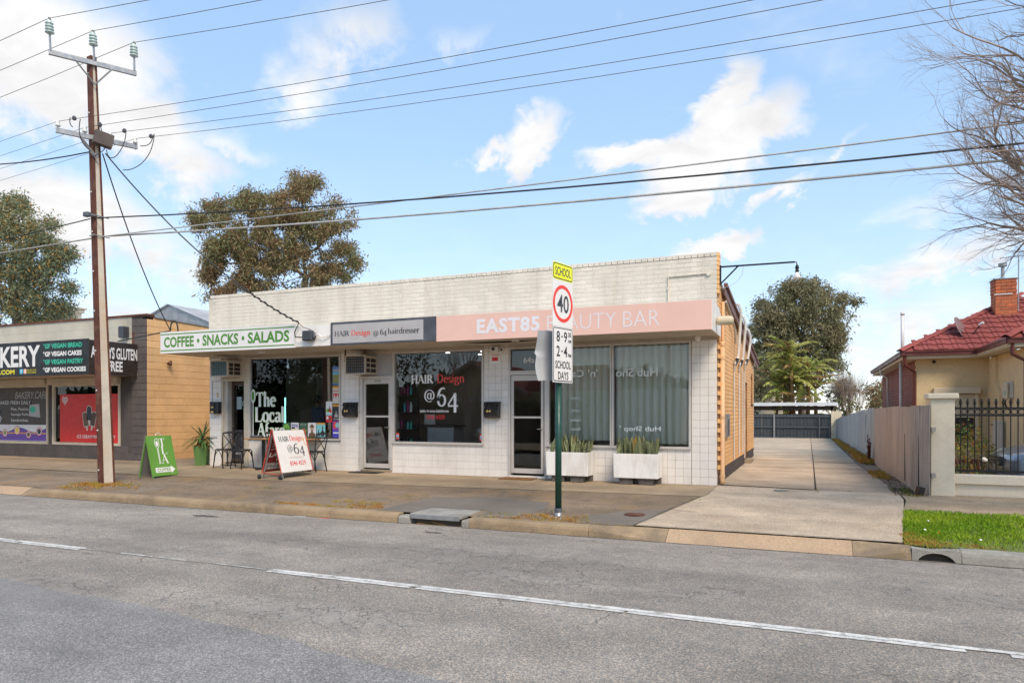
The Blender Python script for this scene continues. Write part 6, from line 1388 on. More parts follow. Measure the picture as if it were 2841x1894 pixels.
for i,(x,y,a,l) in enumerate(spots):
    o=ch if i==0 else copy_tree(ch); o.location=(x,y,.006); o.rotation_euler.z=a; o['label']=l
def cafe_table(label):
    t=thing('cafe_table',label,'table',group='small cafe tables')
    mb=MB(); mb.cbox(-.33,.33,-.30,.30,.715,.745,.006); mb.build('table_top',M['wood'],t); mb=MB(); mb.box(-.03,.03,-.03,.03,.03,.715); mb.build('column',M['black'],t)
    mb=MB(); mb.cbox(-.26,.26,-.03,.03,.0,.03,.008); mb.cbox(-.03,.03,-.26,-.03,.0,.03,.008); mb.cbox(-.03,.03,.03,.26,.0,.03,.008); mb.build('base',M['black'],t); return t
tb=cafe_table('wooden cafe table left of the hairdresser board'); tb.location=(-10.45,-.38,.006)
t2=copy_tree(tb); t2.location=(-9.33,-.38,.006); t2['label']='wooden cafe table with a small potted plant'
t=thing('potted_plant','small plant in a white pot on the cafe table','plant',(-9.25,-.40,.752)); mb=MB(); mb.lathe([(.045,0),(.055,.10),(.05,.10),(.001,.09)],12); mb.build('pot',M['porc'],t); mb=MB(); blades(mb,0,0,.09,.13,50,.05,.012); mb.build('foliage',M['weeds'],t)
mb=MB(); mb.cbox(-.13,.13,-.05,.05,0,.09,.02); tag(mb.build('napkin_holder',M['navy'],loc=(-9.5,-.42,.752),rot=(0,0,.3)),'dark menu holder on the table with the plant','holder')
mb=MB(); mb.cbox(-.16,.16,-.07,.07,0,.06,.02); tag(mb.build('folded_bag',M['navy'],loc=(-10.62,-.42,.752),rot=(0,0,.2)),'dark folded cloth on the first cafe table','cloth')
# ---- planters
def planter(x0,x1,y0,y1,label,plab,seed,blab):
    random.seed(seed); ns=9
    t=thing('planter_box',label,'planter',((x0+x1)/2,(y0+y1)/2,.125),world=True,group='white rectangular planters')
    mb=MB(); w=.03; z0,z1=.125,.585; o_=.012
    vs=[]
    for (z,e) in ((z0,o_),(z1,0)): vs+=[(x0+e,y0+e,z),(x1-e,y0+e,z),(x1-e,y1-e,z),(x0+e,y1-e,z)]
    vs+=[(x0+w,y0+w,z1),(x1-w,y0+w,z1),(x1-w,y1-w,z1),(x0+w,y1-w,z1),(x0+w,y0+w,z1-.05),(x1-w,y0+w,z1-.05),(x1-w,y1-w,z1-.05),(x0+w,y1-w,z1-.05)]
    fs=[(3,2,1,0)]+[(i,(i+1)%4,4+(i+1)%4,4+i) for i in range(4)]+[(4+i,4+(i+1)%4,8+(i+1)%4,8+i) for i in range(4)]+[(8+i,8+(i+1)%4,12+(i+1)%4,12+i) for i in range(4)]
    mb.add(vs,fs); bx=mb.build('box',M['fibre'],t); bv=bx.modifiers.new('b','BEVEL'); bv.width=.008; bv.segments=2; bv.limit_method='ANGLE'
    mb=MB(); mb.quad((x0+w,y0+w,z1-.035),(x1-w,y0+w,z1-.035),(x1-w,y1-w,z1-.035),(x0+w,y1-w,z1-.035)); mb.build('soil',M['soil'],t)
    if x0<-2.5:
        mb=MB()
        for yy,zz,s_ in ((y0+.08,.22,.05),(y1-.07,.18,.05)): mb.add([(x1+.0015-o_*.6,yy-s_*.6,zz-.06),(x1+.0015-o_*.6,yy+s_*.6,zz-.06),(x1+.0015-o_*.5,yy+s_*.4,zz+.08),(x1+.0015-o_*.5,yy-s_*.2,zz+.11)],[(0,1,2,3)])
    for k,(a,b) in enumerate(((x0+.10,x0+.36),(x1-.38,x1-.12))):
        for j,yy in enumerate((y0+.06,)):
            mb=MB(); mb.cbox(a,b,yy,yy+.18,.006,.1235,.005); tag(mb.build('concrete_block',M['bluestone']),blab[k],'concrete block',group='blocks under the planters')
    mb=MB(); mb.cbox(x1-.16,x1-.02,y1-.12,y1-.02,.006,.1235,.005); tag(mb.build('concrete_block',M['bluestone']),blab[2],'concrete block',group='blocks under the planters')
    p=thing('snake_plant',plab,'plant',((x0+x1)/2,(y0+y1)/2,.55),world=True,group='snake plants')
    for i in range(58):
        x=random.uniform(x0+.06,x1-.06); y=random.uniform(y0+.06,y1-.06); h=random.uniform(.22,.40)*(1.08 if abs(x-(x0+x1)/2)<.2 else .9); w_=random.uniform(.034,.052)
        rz=random.uniform(0,3.14); lx,ly=random.gauss(0,.05)+(x-(x0+x1)/2)*.10,random.gauss(0,.03)
        mb=MB(); u=Vector((math.cos(rz)*.9,math.sin(rz)*.6,0)); n_=5; vs=[]
        for k in range(n_+1):
            tt=k/n_; c=Vector((x+lx*tt*tt,y+ly*tt*tt,.54+h*tt)); ww=w_*(.6+.8*tt-.0) if tt<.5 else w_*(1.0*(1-((tt-.5)/.5)**1.6)+.02)
            f_=u.cross(Vector((0,0,1)))*ww*.35
            vs+=[c-u*ww,c+f_,c+u*ww]
        fs=[]
        for k in range(n_):
            a=3*k; fs+=[(a,a+1,a+4,a+3),(a+1,a+2,a+5,a+4)]
        mb.add(vs,fs); mb.build('leaf',M['snake' if random.random()>.06 else 'drygrass'],p)
s=NT('snake_plant_leaf'); wv=s.n('TexWave',{'Vector':s.pos(),'Scale':14.,'Distortion':9.,'Detail':3.,'Detail Scale':2.},bands_direction='Z').outputs[1]
cc=s.mix(s.ramp(wv,.45,.75),c4((.040,.062,.028)),c4((.33,.34,.15))); cc=s.scale(cc,s.n('MapRange',{0:s.n('ObjectInfo').outputs['Random'],3:.7,4:1.35}).outputs[0]); M['snake']=s.done(cc,.45)
planter(-3.22,-2.35,-.47,-.03,'white planter box beside the beauty bar door','striped snake plants in the planter beside the door',5,('dark concrete block under the left end of the door-side planter','dark concrete block under the right end of the door-side planter','dark block at the back corner of the door-side planter'))
planter(-1.86,-1.0,-.47,-.03,'white planter box under the right-hand curtain window','striped snake plants in the planter under the right-hand curtain',6,('dark concrete block under the left end of the right-hand planter','dark concrete block under the right end of the right-hand planter','dark block at the back corner of the right-hand planter'))
t=thing('plant_pot','tall square green pot on the path by the cafe','pot',(-12.78,-.05,0),R(28)); mb=MB()
vs=[]
for z,e in ((.005,.125),(.50,.165),(.50,.15),(.46,.148)): vs+=[(-e,-e,z),(e,-e,z),(e,e,z),(-e,e,z)]
mb.add(vs,[(3,2,1,0)]+[(4*k+i,4*k+(i+1)%4,4*k+4+(i+1)%4,4*k+4+i) for k in range(3) for i in range(4)]+[(12,13,14,15)]); mb.build('pot',M['greenpot'],t)
p=thing('yucca_plant','spiky green yucca in the tall green pot','plant',(-12.78,-.05,.46)); random.seed(9)
M['yucca']=leafmat('yucca_leaf',(.045,.10,.025),(.09,.17,.04),.2,.45,3.)
mb=MB(); mb.tube([(0,0,0),(.01,.0,.15),(0,.02,.30)],.035,8); mb.build('stem',M['bark'],p)
for i in range(44):
    a=random.uniform(0,6.28); up=random.uniform(-.35,1.3); L=random.uniform(.32,.60); d=Vector((math.cos(a)*math.cos(up),math.sin(a)*math.cos(up),math.sin(up))); sd_=Vector((-math.sin(a),math.cos(a),0)); b=Vector((0,.01,random.uniform(.16,.32))); mb=MB(); vs=[]
    for k in range(6):
        tt=k/5; c=b+d*L*tt+Vector((0,0,-.20*tt*tt*math.cos(up))); w_=.024*(1-.0*tt)*(math.sin(math.pi*(.15+.85*tt))+.12); vs+=[c-sd_*w_,c+Vector((0,0,-.006)),c+sd_*w_]
    mb.add(vs,[f for k in range(5) for f in ((3*k,3*k+1,3*k+4,3*k+3),(3*k+1,3*k+2,3*k+5,3*k+4))]); mb.build('leaf',M['yucca'],p)
mb=MB()
for _ in range(260):
    a=random.uniform(0,6.28); r_=random.uniform(.03,.20); x,y=r_*math.cos(a),r_*math.sin(a); z=random.uniform(.0,.12)-.06*(r_>.14); s_=random.uniform(.015,.035); b=random.uniform(0,3); mb.add([(x-s_*math.cos(b),y-s_*math.sin(b),z),(x,y,z+s_),(x+s_*math.cos(b),y+s_*math.sin(b),z+.01),(x,y,z-s_*.6)],[(0,1,2,3)])
mb.build('underplanting',leafmat('mixed_small_leaf',(.06,.10,.03),(.22,.12,.03),.2,.6,9.,(.35,.06,.03)),p,kind='stuff')
# ---------------------------------------------------------------- driveway side fence
fen=thing('side_fence','tall weathered sheet fence along the right side of the driveway','fence',(3.2,10,0),world=True)
random.seed(12)
y=-.32; i=0
while y<34.5:
    wd=.78 if y<9 else 1.2
    m=M['fencegrey'] if y<.6 else M['fencepink'] if y<7.2 else M['fencezinc']
    x=lerp(3.36,3.17,min(1,(y+.3)/5)) if y<5 else lerp(3.17,3.12,min(1,(y-5)/25)); x2=lerp(3.36,3.17,min(1,(y+wd+.3)/5)) if y+wd<5 else lerp(3.17,3.12,min(1,(y+wd-5)/25))
    h=lerp(1.50,1.20,max(0,min(1,(y-8)/26)))+random.uniform(-.015,.015); zb=gz(max(y,0))-.02; lean=random.uniform(-.015,.02)
    mb=MB(); n=max(4,int(wd/.05)) if y<12 else 12; vs=[]
    amp=.006 if y<.6 else .009
    for k in range(n+1):
        t_=k/n; xx=lerp(x,x2,t_)+amp*math.sin(k*math.pi*.5+.4); yy=lerp(y+.004,y+wd+.02,t_); vs+=[(xx+.0,yy,zb),(xx+lean,yy,zb+h)]
    vs2=[(a-.008 if False else a+.008,b,c) for a,b,c in vs]; N=len(vs)
    fs=[(2*k+1,2*k+3,2*k+2,2*k) for k in range(n)]+[(N+2*k,N+2*k+2,N+2*k+3,N+2*k+1) for k in range(n)]+[(2*k+1,N+2*k+1,N+2*k+3,2*k+3) for k in range(n)]+[(0,1,N+1,N),(2*n,N+2*n,N+2*n+1,2*n+1)]
    mb.add(vs+vs2,fs); mb.build('sheet',m,fen); y+=wd; i+=1
mb=MB(); mb.box(3.40,3.46,-.3,34,1.05,1.12); mb.box(3.40,3.46,-.3,34,.3,.37); mb.build('rail',M['fencegrey'],fen)
for y in (.55,1.95): 
    mb=MB(); mb.prism([(lerp(3.36,3.17,(y+.3)/5)-.012,y-.015,.05),(lerp(3.36,3.17,(y+.3)/5)-.012,y+.02,.05),(lerp(3.36,3.17,(y+.3)/5)-.012,y+.006,.95)],(.006,0,0)); mb.build('crack',M['acdark'],fen)
mb=MB(); mb.cbox(-.05,.05,-.05,.05,0,.15,.006); tag(mb.build('concrete_lump',M['black'],loc=(3.22,-.28,.0),rot=(.1,.2,.5)),'black plastic block at the foot of the fence end','block')
# small dead shrub by the fence
t=thing('dead_shrub','dry dark red weed stalk against the side fence','shrub',(3.05,7.6,0),world=True); random.seed(31)
for k in range(9):
    a=random.uniform(0,6.28); mb=MB(); p0=Vector((3.05+random.uniform(-.03,.03),7.6+random.uniform(-.1,.1),0)); p1=p0+Vector((.05*math.cos(a),.12*math.sin(a),random.uniform(.4,.8))); mb.tube([p0,p0.lerp(p1,.5)+Vector((0,.03,0)),p1],.008,4)
    for q in range(9): c=p0.lerp(p1,random.uniform(.4,1)); b=random.uniform(0,6.28); mb.add([c,c+Vector((.02*math.cos(b),.04*math.sin(b),.01)),c+Vector((.04*math.cos(b),.07*math.sin(b),-.03)),c+Vector((0,0,-.03))],[(0,1,2,3)])
    mb.build('stalk',mat('dead_stalk',(.09,.03,.02),.9) if 'ds' not in M else M['ds'],t)
    if 'ds' not in M: M['ds']=bpy.data.materials['dead_stalk']
# ---------------------------------------------------------------- front fence of the neighbouring house
ff=thing('front_wall','low cream rendered wall with pillar and black spear-topped railing','fence',(6,0,-.03),world=True)
mb=MB(); mb.cbox(3.41,3.75,-.14,.20,-.08,1.585,.008); pil=mb.build('pillar',M['render'],ff)
mb=MB(); mb.cbox(3.36,3.80,-.19,.25,1.585,1.675,.012); mb.build('pillar_cap',M['render'],ff)
mb=MB(); mb.box(3.75,16,-.0,.18,-.08,.195); mb.build('base_wall',M['render'],ff); mb=MB(); mb.cbox(3.751,16,-.05,.22,.195,.345,.008); mb.build('coping',M['render'],ff)
for z in (.405,1.315,1.43):
    mb=MB(); mb.box(3.755,16,.085,.115,z-.016,z+.016); mb.build('rail',M['blackm'],ff); mb=MB(); mb.box(3.752,3.80,.07,.13,z-.04,z+.03); mb.build('bracket',M['blackm'],ff)
bar=MB(); bar.lathe([(.0085,.38),(.0085,1.445),(.016,1.45),(.016,1.46),(.009,1.465),(.018,1.50),(.022,1.525),(.012,1.58),(.001,1.60)],8); barm=bar.mesh('picket',M['blackm'])
rg=MB(); N=16
for k in range(N): a=2*math.pi*k/N; 
rg.tube([(.040*math.cos(2*math.pi*k/N),0,.040*math.sin(2*math.pi*k/N)) for k in range(N+1)],.006,5,caps=False); rgm=rg.mesh('ring',M['blackm'])
for k in range(48):
    x=3.87+k*.0985; link('picket',barm,ff,(x,.1,0)); link('ring',rgm,ff,(x+.049,.1,1.3725))
# ---------------------------------------------------------------- neighbouring house
hs=thing('neighbour_house','cream stucco house with red tiled hip roof and brick side','house',(7,8,0),world=True)
mb=MB(); mb.box(3.935,5.43,5.8,5.95,-.1,2.64); mb.build('front_wall',M['stucco'],hs)
mb=MB(); mb.box(3.945,4.1,5.96,14,-.1,2.62); sdw=mb.build('side_wall',M['chimmortar'],hs)
mb=MB()
for k in range(31):
    z=.0+k*.086
    for j in range(34):
        yy=5.82+j*.24+(.12 if k%2 else 0); mb.box(3.93,3.95,yy,yy+.23,z,z+.076)
mb.build('brickwork',M['redbrick'],sdw,kind='stuff')
mb=MB()
for k in range(3):
    for j in range(6): mb.box(3.94+j*.24+(.12 if k%2 else 0),3.94+j*.24+.23+(.12 if k%2 else 0),5.775,5.80,.02+k*.086,.096+k*.086)
mb.build('plinth_brickwork',M['redbrick'],hs,kind='stuff')
mb=MB(); mb.box(5.42,5.6,3.03,5.8,-.1,2.62); mb.box(5.6,12,3.03,3.2,-.1,2.62); mb.build('wing_wall',M['stucco'],hs)
mb=MB(); mb.prism([(5.36,4.6,-.1),(5.36,5.78,-.1),(5.36,5.78,1.75),(5.36,5.55,2.05),(5.36,5.55,2.6),(5.36,5.0,2.6),(5.36,5.0,2.05),(5.36,4.6,1.75)],(.0595,0,0)); mb.build('chimney_breast',M['stucco'],hs)
def gut(pts,name='gutter'):
    for a,b in zip(pts,pts[1:]):
        a,b=Vector(a),Vector(b); d=(b-a).normalized(); u=Vector((0,0,1)); n_=d.cross(u); mb=MB(); L=(b-a).length; Mx=Matrix.Translation(a)@Matrix((d,n_,u)).transposed().to_4x4()
        mb.add([(0,0,0),(0,-.02,.05),(0,-.01,.10),(0,.10,.10),(0,.10,0)],[(0,1,2,3,4)],M=Mx) if False else None
        prof=[(.0,.0),(.0,.055),(.018,.075),(.018,.105),(-.09,.105),(-.09,0)]
        mb.add([(x,q[0],q[1]) for x in (-.015,L+.015) for q in prof],[(i,(i+1)%6,6+(i+1)%6,6+i) for i in range(6)]+[(5,4,3,2,1,0),(6,7,8,9,10,11)],M=Mx)
        mb.build(name,M['gutter'],hs)
gut([(3.57,14,2.70),(3.57,5.41,2.70),(5.07,5.41,2.70),(5.07,2.68,2.70),(12,2.68,2.70)])
mb=MB(); mb.box(3.62,3.935,5.47,14,2.63,2.655); mb.box(3.935,5.12,5.47,5.80,2.63,2.655); mb.box(5.12,5.42,2.73,5.80,2.63,2.655); mb.box(5.42,12,2.73,3.03,2.63,2.655); mb.build('eave_lining',M['eave'],hs)
mb=MB(); mb.box(3.64,3.66,5.49,14,2.655,2.70); mb.box(3.66,5.1,5.47,5.49,2.655,2.71); mb.box(5.10,5.12,2.75,5.47,2.655,2.71); mb.box(5.12,12,2.73,2.75,2.655,2.71); mb.build('fascia_board',M['eave'],hs)
# roof: hipped main block; tiles on the faces towards the street
SL=.52; X0,X1=3.55,9.4; Yf=5.40; ap=(X1-X0)/2
def rz2(y): return 2.80+(y-Yf)*SL
A_=(X0,Yf,2.79); B_=(X1,Yf,2.79); T_=((X0+X1)/2,Yf+ap,2.79+ap*SL); Tb=(T_[0],14,T_[2])
mb=MB(); mb.poly([A_,B_,T_]); mb.poly([(X0,14,2.79),A_,T_,Tb]); mb.poly([B_,(X1,14,2.79),Tb,T_])
Wx=5.05; mb.poly([(Wx,2.66,2.79),(12,2.66,2.79),(12,5.2,2.79+2.54*SL),(Wx+2.54,5.2,2.79+2.54*SL)]); mb.poly([(Wx,8,2.79),(Wx,2.66,2.79),(Wx+2.54,5.2,2.79+2.54*SL),(Wx+2.54,8,2.79+2.54*SL)])
roof=mb.build('roof',M['terr_red'],hs)
tw,te=.30,.315; tile=MB(); prof=[(-.15,.006),(-.138,.022),(-.068,.024),(-.055,.008),(.045,.008),(.058,.024),(.135,.024),(.152,.008)]
ca=math.cos(math.atan(SL)); sa=math.sin(math.atan(SL)); vs=[]
for (l,up) in ((0,.030),(.36,.0)):
    for x,h in prof: vs.append((x,l*ca-(h+up)*sa,l*sa+(h+up)*ca))
for x,h in prof: vs.append((x,0*ca-(h-.03)*sa,(h-.03)*ca))
n=len(prof); tile.add(vs,[(i,i+1,n+i+1,n+i) for i in range(n-1)]+[(2*n+i,2*n+i+1,i+1,i) for i in range(n-1)]); tilem=tile.mesh('roof_tile',M['terr_red'])
for r_ in range(10):
    y=Yf+r_*te*ca; z=2.79+(y-Yf)*SL; xl=X0+(y-Yf)+.16; xr=X1-(y-Yf)-.16; x=X0+.15+math.ceil((xl-X0-.15)/tw)*tw
    while x<min(xr,8.3):
        if not (5.05<x and y<5.4): link('roof_tile',tilem,roof,(x,y,z+.002))
        x+=tw
    if r_<8:
        y=2.66+r_*te*ca; z=2.79+(y-2.66)*SL; x=Wx+.15+math.ceil(((y-2.66)+.16)/tw)*tw
        while x<8.3: link('roof_tile',tilem,roof,(x,y,z+.002)); x+=tw
capm=MB(); capm.add([(p*.10,l,.055-abs(p)**1.5*.06+(.018 if l>0 else 0)) for l in (0,.40) for p in (-1,-.6,0,.6,1)],[(i,i+1,6+i,5+i) for i in range(4)]+[(0,5,9,4)]); cpm=capm.mesh('hip_cap',M['terr_red'])
def hip(a,b):
    a,b=Vector(a),Vector(b); d=(b-a).normalized(); s_=d.cross(Vector((0,0,1))).normalized(); u=s_.cross(d); L=(b-a).length; k=0
    while k*.36<L: 
        o=link('hip_cap',cpm,roof); o.matrix_basis=Matrix.Translation(a+d*k*.36+u*.02)@Matrix((s_,d,u)).transposed().to_4x4(); k+=1
hip(A_,T_); hip(B_,T_); hip((Wx,2.66,2.79),(Wx+2.54,5.2,2.79+2.54*SL))
# chimney
chm=MB(); chm.box(5.83,6.27,7.22,7.66,2.6,4.655); ck=chm.build('chimney',M['chimmortar'],hs)
cb=MB(); cb.cbox(-.110,.110,-.006,.03,-.037,.037,.004); cbm=cb.mesh('brick',M['chimbrick']); cb=MB(); cb.cbox(-.052,.052,-.006,.03,-.037,.037,.004); cbh=cb.mesh('brick',M['chimbrick']); cb=MB(); cb.cbox(-.006,.03,-.105,.105,-.037,.037,.004); cbs=cb.mesh('brick',M['chimbrick'])
for k in range(19):
    z=3.06+k*.086; e=.012 if k>=15 else 0
    for x,mm in (((5.94,cbm),(6.165,cbm)) if k%2 else ((5.885,cbh),(6.05,cbm),(6.215,cbh))): link('brick',mm,ck,(x,7.215-e,z))
    for yy in (7.33,7.55): link('brick',cbs,ck,(5.825-e,yy+(.0 if k%2 else .005),z))
mb=MB(); mb.box(5.79,6.31,7.18,7.70,4.655,4.675); mb.build('flashing',M['galv'],ck); mb=MB(); mb.lathe([(.04,4.67),(.04,5.0),(.095,5.0),(.095,5.08),(.001,5.08)],12,Matrix.Translation((6.02,7.40,0))); mb.build('flue',M['galv'],ck)
mb=MB(); mb.box(5.80,6.18,7.19,7.20,4.27,4.295); mb.build('strap',M['porc'],ck); mb=MB(); mb.prism([(5.95,7.19,3.02),(6.30,7.19,3.02),(6.30,7.19,3.22),(6.15,7.19,3.10)],(0,.006,0)); mb.build('lead_apron',M['galv'],ck)
t=thing('tv_antenna','thin television antenna mast beside the brick chimney','antenna',(6.32,7.4,4.1),world=True)
mb=MB(); mb.tube([(6.33,7.35,3.7),(6.34,7.35,5.22)],.013,6); mb.build('mast',M['galv'],t); mb=MB(); mb.tube([(5.95,7.35,5.20),(6.62,7.35,5.23)],.010,5)
for k in range(6): mb.tube([(6.0+k*.11,7.15,5.21),(6.0+k*.11,7.55,5.21)],.005,4)
mb.build('boom',M['galv'],t)
t=thing('satellite_dish','mauve satellite dish on a grey post above the red tiles','satellite dish',(4.95,6.4,3.2),world=True)
c=at(2672,917,16.75); nd=Vector((.80,-.42,.42)).normalized(); mb=MB(); mb.lathe([(.001,-.07),(.12,-.06),(.24,-.028),(.335,.0),(.333,.012),(.001,-.055)],24,Matrix.Translation(c)@nd.to_track_quat('Z','Y').to_matrix().to_4x4()@Matrix.Diagonal((1.,1.12,1,1))); mb.build('dish',M['dish'],t,smooth=True)
mb=MB(); pb_=c-nd*.12; mb.tube([(pb_.x,pb_.y,2.95),(pb_.x,pb_.y,c.z+.02)],.022,7); mb.tube([pb_,c],.03,6); mb.build('post',M['galv'],t)
mb=MB(); lnb=c+nd*.42+Vector((.0,0,-.05)); mb.tube([c+Vector((.02,0,-.34)),lnb],.012,5); mb.build('arm',M['blackm'],t); mb=MB(); mb.lathe([(.025,-.06),(.035,0),(.035,.05),(.001,.06)],8,Matrix.Translation(lnb)@nd.to_track_quat('Z','Y').to_matrix().to_4x4()); mb.build('receiver',M['porc'],t)
# downpipes
def dpipe(pts,m,r=.035,label=''):
    mb=MB(); mb.tube(pts,r,4 if m=='gutter' else 8); mb.build('downpipe',M[m],hs,smooth=m!='gutter')
dpipe([(3.66,5.47,2.72),(3.66,5.47,2.50),(3.90,5.74,2.33),(3.90,5.74,.0)],'gutter',.042); dpipe([(3.70,6.6,2.68),(3.70,6.6,.2)],'conduit'); dpipe([(3.62,10.9,2.7),(3.62,10.9,2.55),(3.80,10.9,2.42),(3.85,10.9,0)],'conduit'); dpipe([(5.17,2.74,2.72),(5.17,2.74,2.50),(5.45,2.98,2.36),(5.45,2.98,.0)],'gutter',.042)
mb=MB(); mb.tube([(4.0,9.0,2.6),(4.0,9.0,4.15)],.045,8); mb.lathe([(.055,4.1),(.055,4.18),(.001,4.2)],8,Matrix.Translation((4.0,9.0,0))); tag(mb.build('vent_pipe',M['porc'],smooth=True),'white vent pipe rising behind the house eave','pipe')
mb=MB(); mb.cbox(4.28,5.22,5.62,5.8,1.80,1.94,.01); w_=mb.build('roller_shutter_box',M['eave'],hs)
mb=MB()
for k in range(12): mb.box(4.34,5.12,5.72,5.735,1.78-k*.045-.04,1.78-k*.045)
mb.build('shutter_slats',M['eave'],w_)
mb=MB(); mb.box(4.36,5.08,5.745,5.75,.74,1.26); win=mb.build('window',M['acdark'],hs); mb=MB(); mb.box(4.30,4.35,5.70,5.8,.70,1.80); mb.box(5.12,5.19,5.70,5.8,.70,1.80); mb.box(4.30,5.19,5.68,5.8,.65,.70); mb.build('frame',M['eave'],win)
mb=MB(); mb.box(4.36,5.10,5.725,5.74,.74,1.26); mb.build('fly_screen',M['acdark'],win)
mb=MB(); mb.lathe([(.001,0),(.035,.01),(.04,.04),(.001,.06)],10,Matrix.Translation((4.30,5.79,2.56))@Matrix.Rotation(R(90),4,'X')); tag(mb.build('wall_camera',M['black']),'small black camera under the eave of the cream house','camera')
t=thing('charger_box','cream electrical box with cable on the house wing','electrical box',(5.3,3.8,1.6),world=True); mb=MB(); mb.cbox(5.28,5.355,3.75,4.0,1.62,1.98,.03); mb.build('box',M['eave'],t); mb=MB(); mb.box(5.356,5.415,3.72,4.03,1.66,2.0); mb.build('back_plate',M['conduit'],t); mb=MB(); mb.tube([(5.3,3.85,1.62),(5.3,3.86,1.54),(5.33,3.9,1.48),(5.4,4.0,1.42)],.018,6); mb.build('plug',M['black'],t); mb=MB(); mb.box(5.279,5.2795,3.77,3.82,1.72,1.80); mb.build('indicator',M['teal'],t)
mb=MB(); mb.cbox(5.24,5.40,4.35,4.62,-.03,1.18,.01); tag(mb.build('gas_meter_cabinet',M['conduit']),'tall pale grey cabinet beside the house wing','cabinet')
mb=MB(); mb.box(6.6,8.2,3.0,3.028,.8,2.1); wq=mb.build('window',M['acdark'],hs); mb=MB(); mb.box(6.52,6.6,2.98,3.029,.72,2.18); mb.box(8.2,8.28,2.98,3.029,.72,2.18); mb.box(6.6,8.2,2.98,3.029,2.1,2.18); mb.box(6.5,8.3,2.95,3.029,.64,.72); mb.box(7.36,7.44,2.98,2.999,.8,2.1); mb.build('frame',M['eave'],wq)
# car
s=NT('silver_blue_car_paint'); M['carpaint']=s.done(c4((.17,.20,.24)),.32,.55,.5,coat=.8)
M['carglass']=plain('car_glass',(.02,.025,.03),.08); M['tyre']=plain('tyre_rubber',(.018,.018,.018),.8); M['chrome']=mat('chrome_trim',(.62,.63,.65),.15,.05,metal=1.); M['lamp']=mat('headlamp_glass',(.62,.65,.68),.06,.1,30.,metal=.5); M['amber']=plain('amber_indicator',(.85,.20,.01),.2)
car=thing('parked_car','silver-blue car nose showing behind the black railing','car',(6.8,1.35,-.01),world=True)
prof_=[(0.02,.30),(.0,.42),(.02,.56),(.10,.66),(.35,.77),(.80,.88),(1.15,.95),(1.75,1.38),(2.3,1.50),(3.3,1.48),(4.0,1.15),(4.3,1.0),(4.42,.6),(4.38,.32)]
cx0=4.62; mb=MB(); secs=[(-.82,.10,.16),(-.72,.035,.04),(-.4,.0,0),(.0,-.03,0),(.4,.0,0),(.72,.035,.04),(.82,.10,.16)]; npf=len(prof_); vs=[]
for (yy,inset,sq) in secs:
    for (a,z) in prof_:
        f_=1 if a<2 else -1; k=max(0,(z-.9)/.6); vs.append((cx0+a+f_*inset*(1.6 if z<.8 else .6),1.35+yy*(1-.16*k),z-(.05*abs(yy)**3 if z>.6 else 0)))
mb.add(vs,[(i*npf+j,i*npf+j+1,(i+1)*npf+j+1,(i+1)*npf+j) for i in range(len(secs)-1) for j in range(npf-1)]+[tuple(range(npf))[::-1],tuple((len(secs)-1)*npf+j for j in range(npf))]); body=mb.build('body',M['carpaint'],car,smooth=False); bv=body.modifiers.new('b','BEVEL'); bv.width=.03; bv.segments=3; bv.limit_method='ANGLE'; bv.angle_limit=R(12)
for p_ in body.data.polygons: p_.use_smooth=True
mb=MB(); mb.add([(cx0+1.20,.72,.97),(cx0+1.20,1.98,.97),(cx0+1.72,1.88,1.37),(cx0+1.72,.82,1.37)],[(0,1,2,3)]); mb.v=[(x-.012,y,z+.012) for x,y,z in mb.v]; mb.build('windscreen',M['carglass'],car)
for s_ in (-1,1):
    mb=MB(); y0=1.35+.80*s_; mb.add([(cx0+.16,y0-.30*s_,.52),(cx0+.26,y0-.02*s_,.53),(cx0+.52,y0+.012*s_,.60),(cx0+.56,y0+.005*s_,.72),(cx0+.30,y0-.06*s_,.70),(cx0+.15,y0-.28*s_,.66)],[(0,1,2,3,4,5)]); mb.v=[(x-.05,y+.012*s_,z+.0) for x,y,z in mb.v]; mb.build('headlight',M['lamp'],car)
    mb=MB(); mb.add([(cx0+.44,y0+.03*s_,.60),(cx0+.56,y0+.032*s_,.63),(cx0+.58,y0+.03*s_,.70),(cx0+.45,y0+.03*s_,.68)],[(0,1,2,3)]); mb.build('indicator',M['amber'],car)
    for a in (.78,3.45):
        w=MB(); Mx=Matrix.Translation((cx0+a,1.35+.74*s_,.31))@Matrix.Rotation(R(90),4,'X'); w.lathe([(.20,-.09),(.30,-.09),(.32,-.06),(.32,.06),(.30,.09),(.20,.09)],24,Mx); wh=w.build('wheel',M['tyre'],car,smooth=True); w=MB(); w.lathe([(.20,-.085),(.19,-.06),(.05,-.075),(.001,-.075)],20,Mx); w.lathe([(.20,.085),(.19,.06),(.05,.075),(.001,.075)],20,Mx); w.build('rim',M['galv'],wh)
for s_ in (-1,1):
    for a_,b_,c_,e_ in ((1.35,2.3,1.72,2.3),(2.36,3.3,2.36,3.25)):
        yb,yt=1.35+s_*(.822),1.35+s_*(.752); mb=MB(); mb.add([(cx0+a_,yb,.98),(cx0+b_,yb,.98),(cx0+e_,yt,1.40),(cx0+c_,yt,1.40)],[(0,1,2,3)]); mb.build('side_window',M['carglass'],car)
mb=MB(); mb.box(cx0-.035,cx0+.02,.95,1.75,.44,.60); mb.build('grille',M['black'],car)
for z in (.48,.54): mb=MB(); mb.box(cx0-.045,cx0-.0355,.95,1.75,z,z+.015); mb.build('grille_bar',M['chrome'],car)
mb=MB(); mb.cbox(cx0-.03,cx0+.15,.62,2.08,.19,.32,.02); mb.build('lower_bumper',M['black'],car)
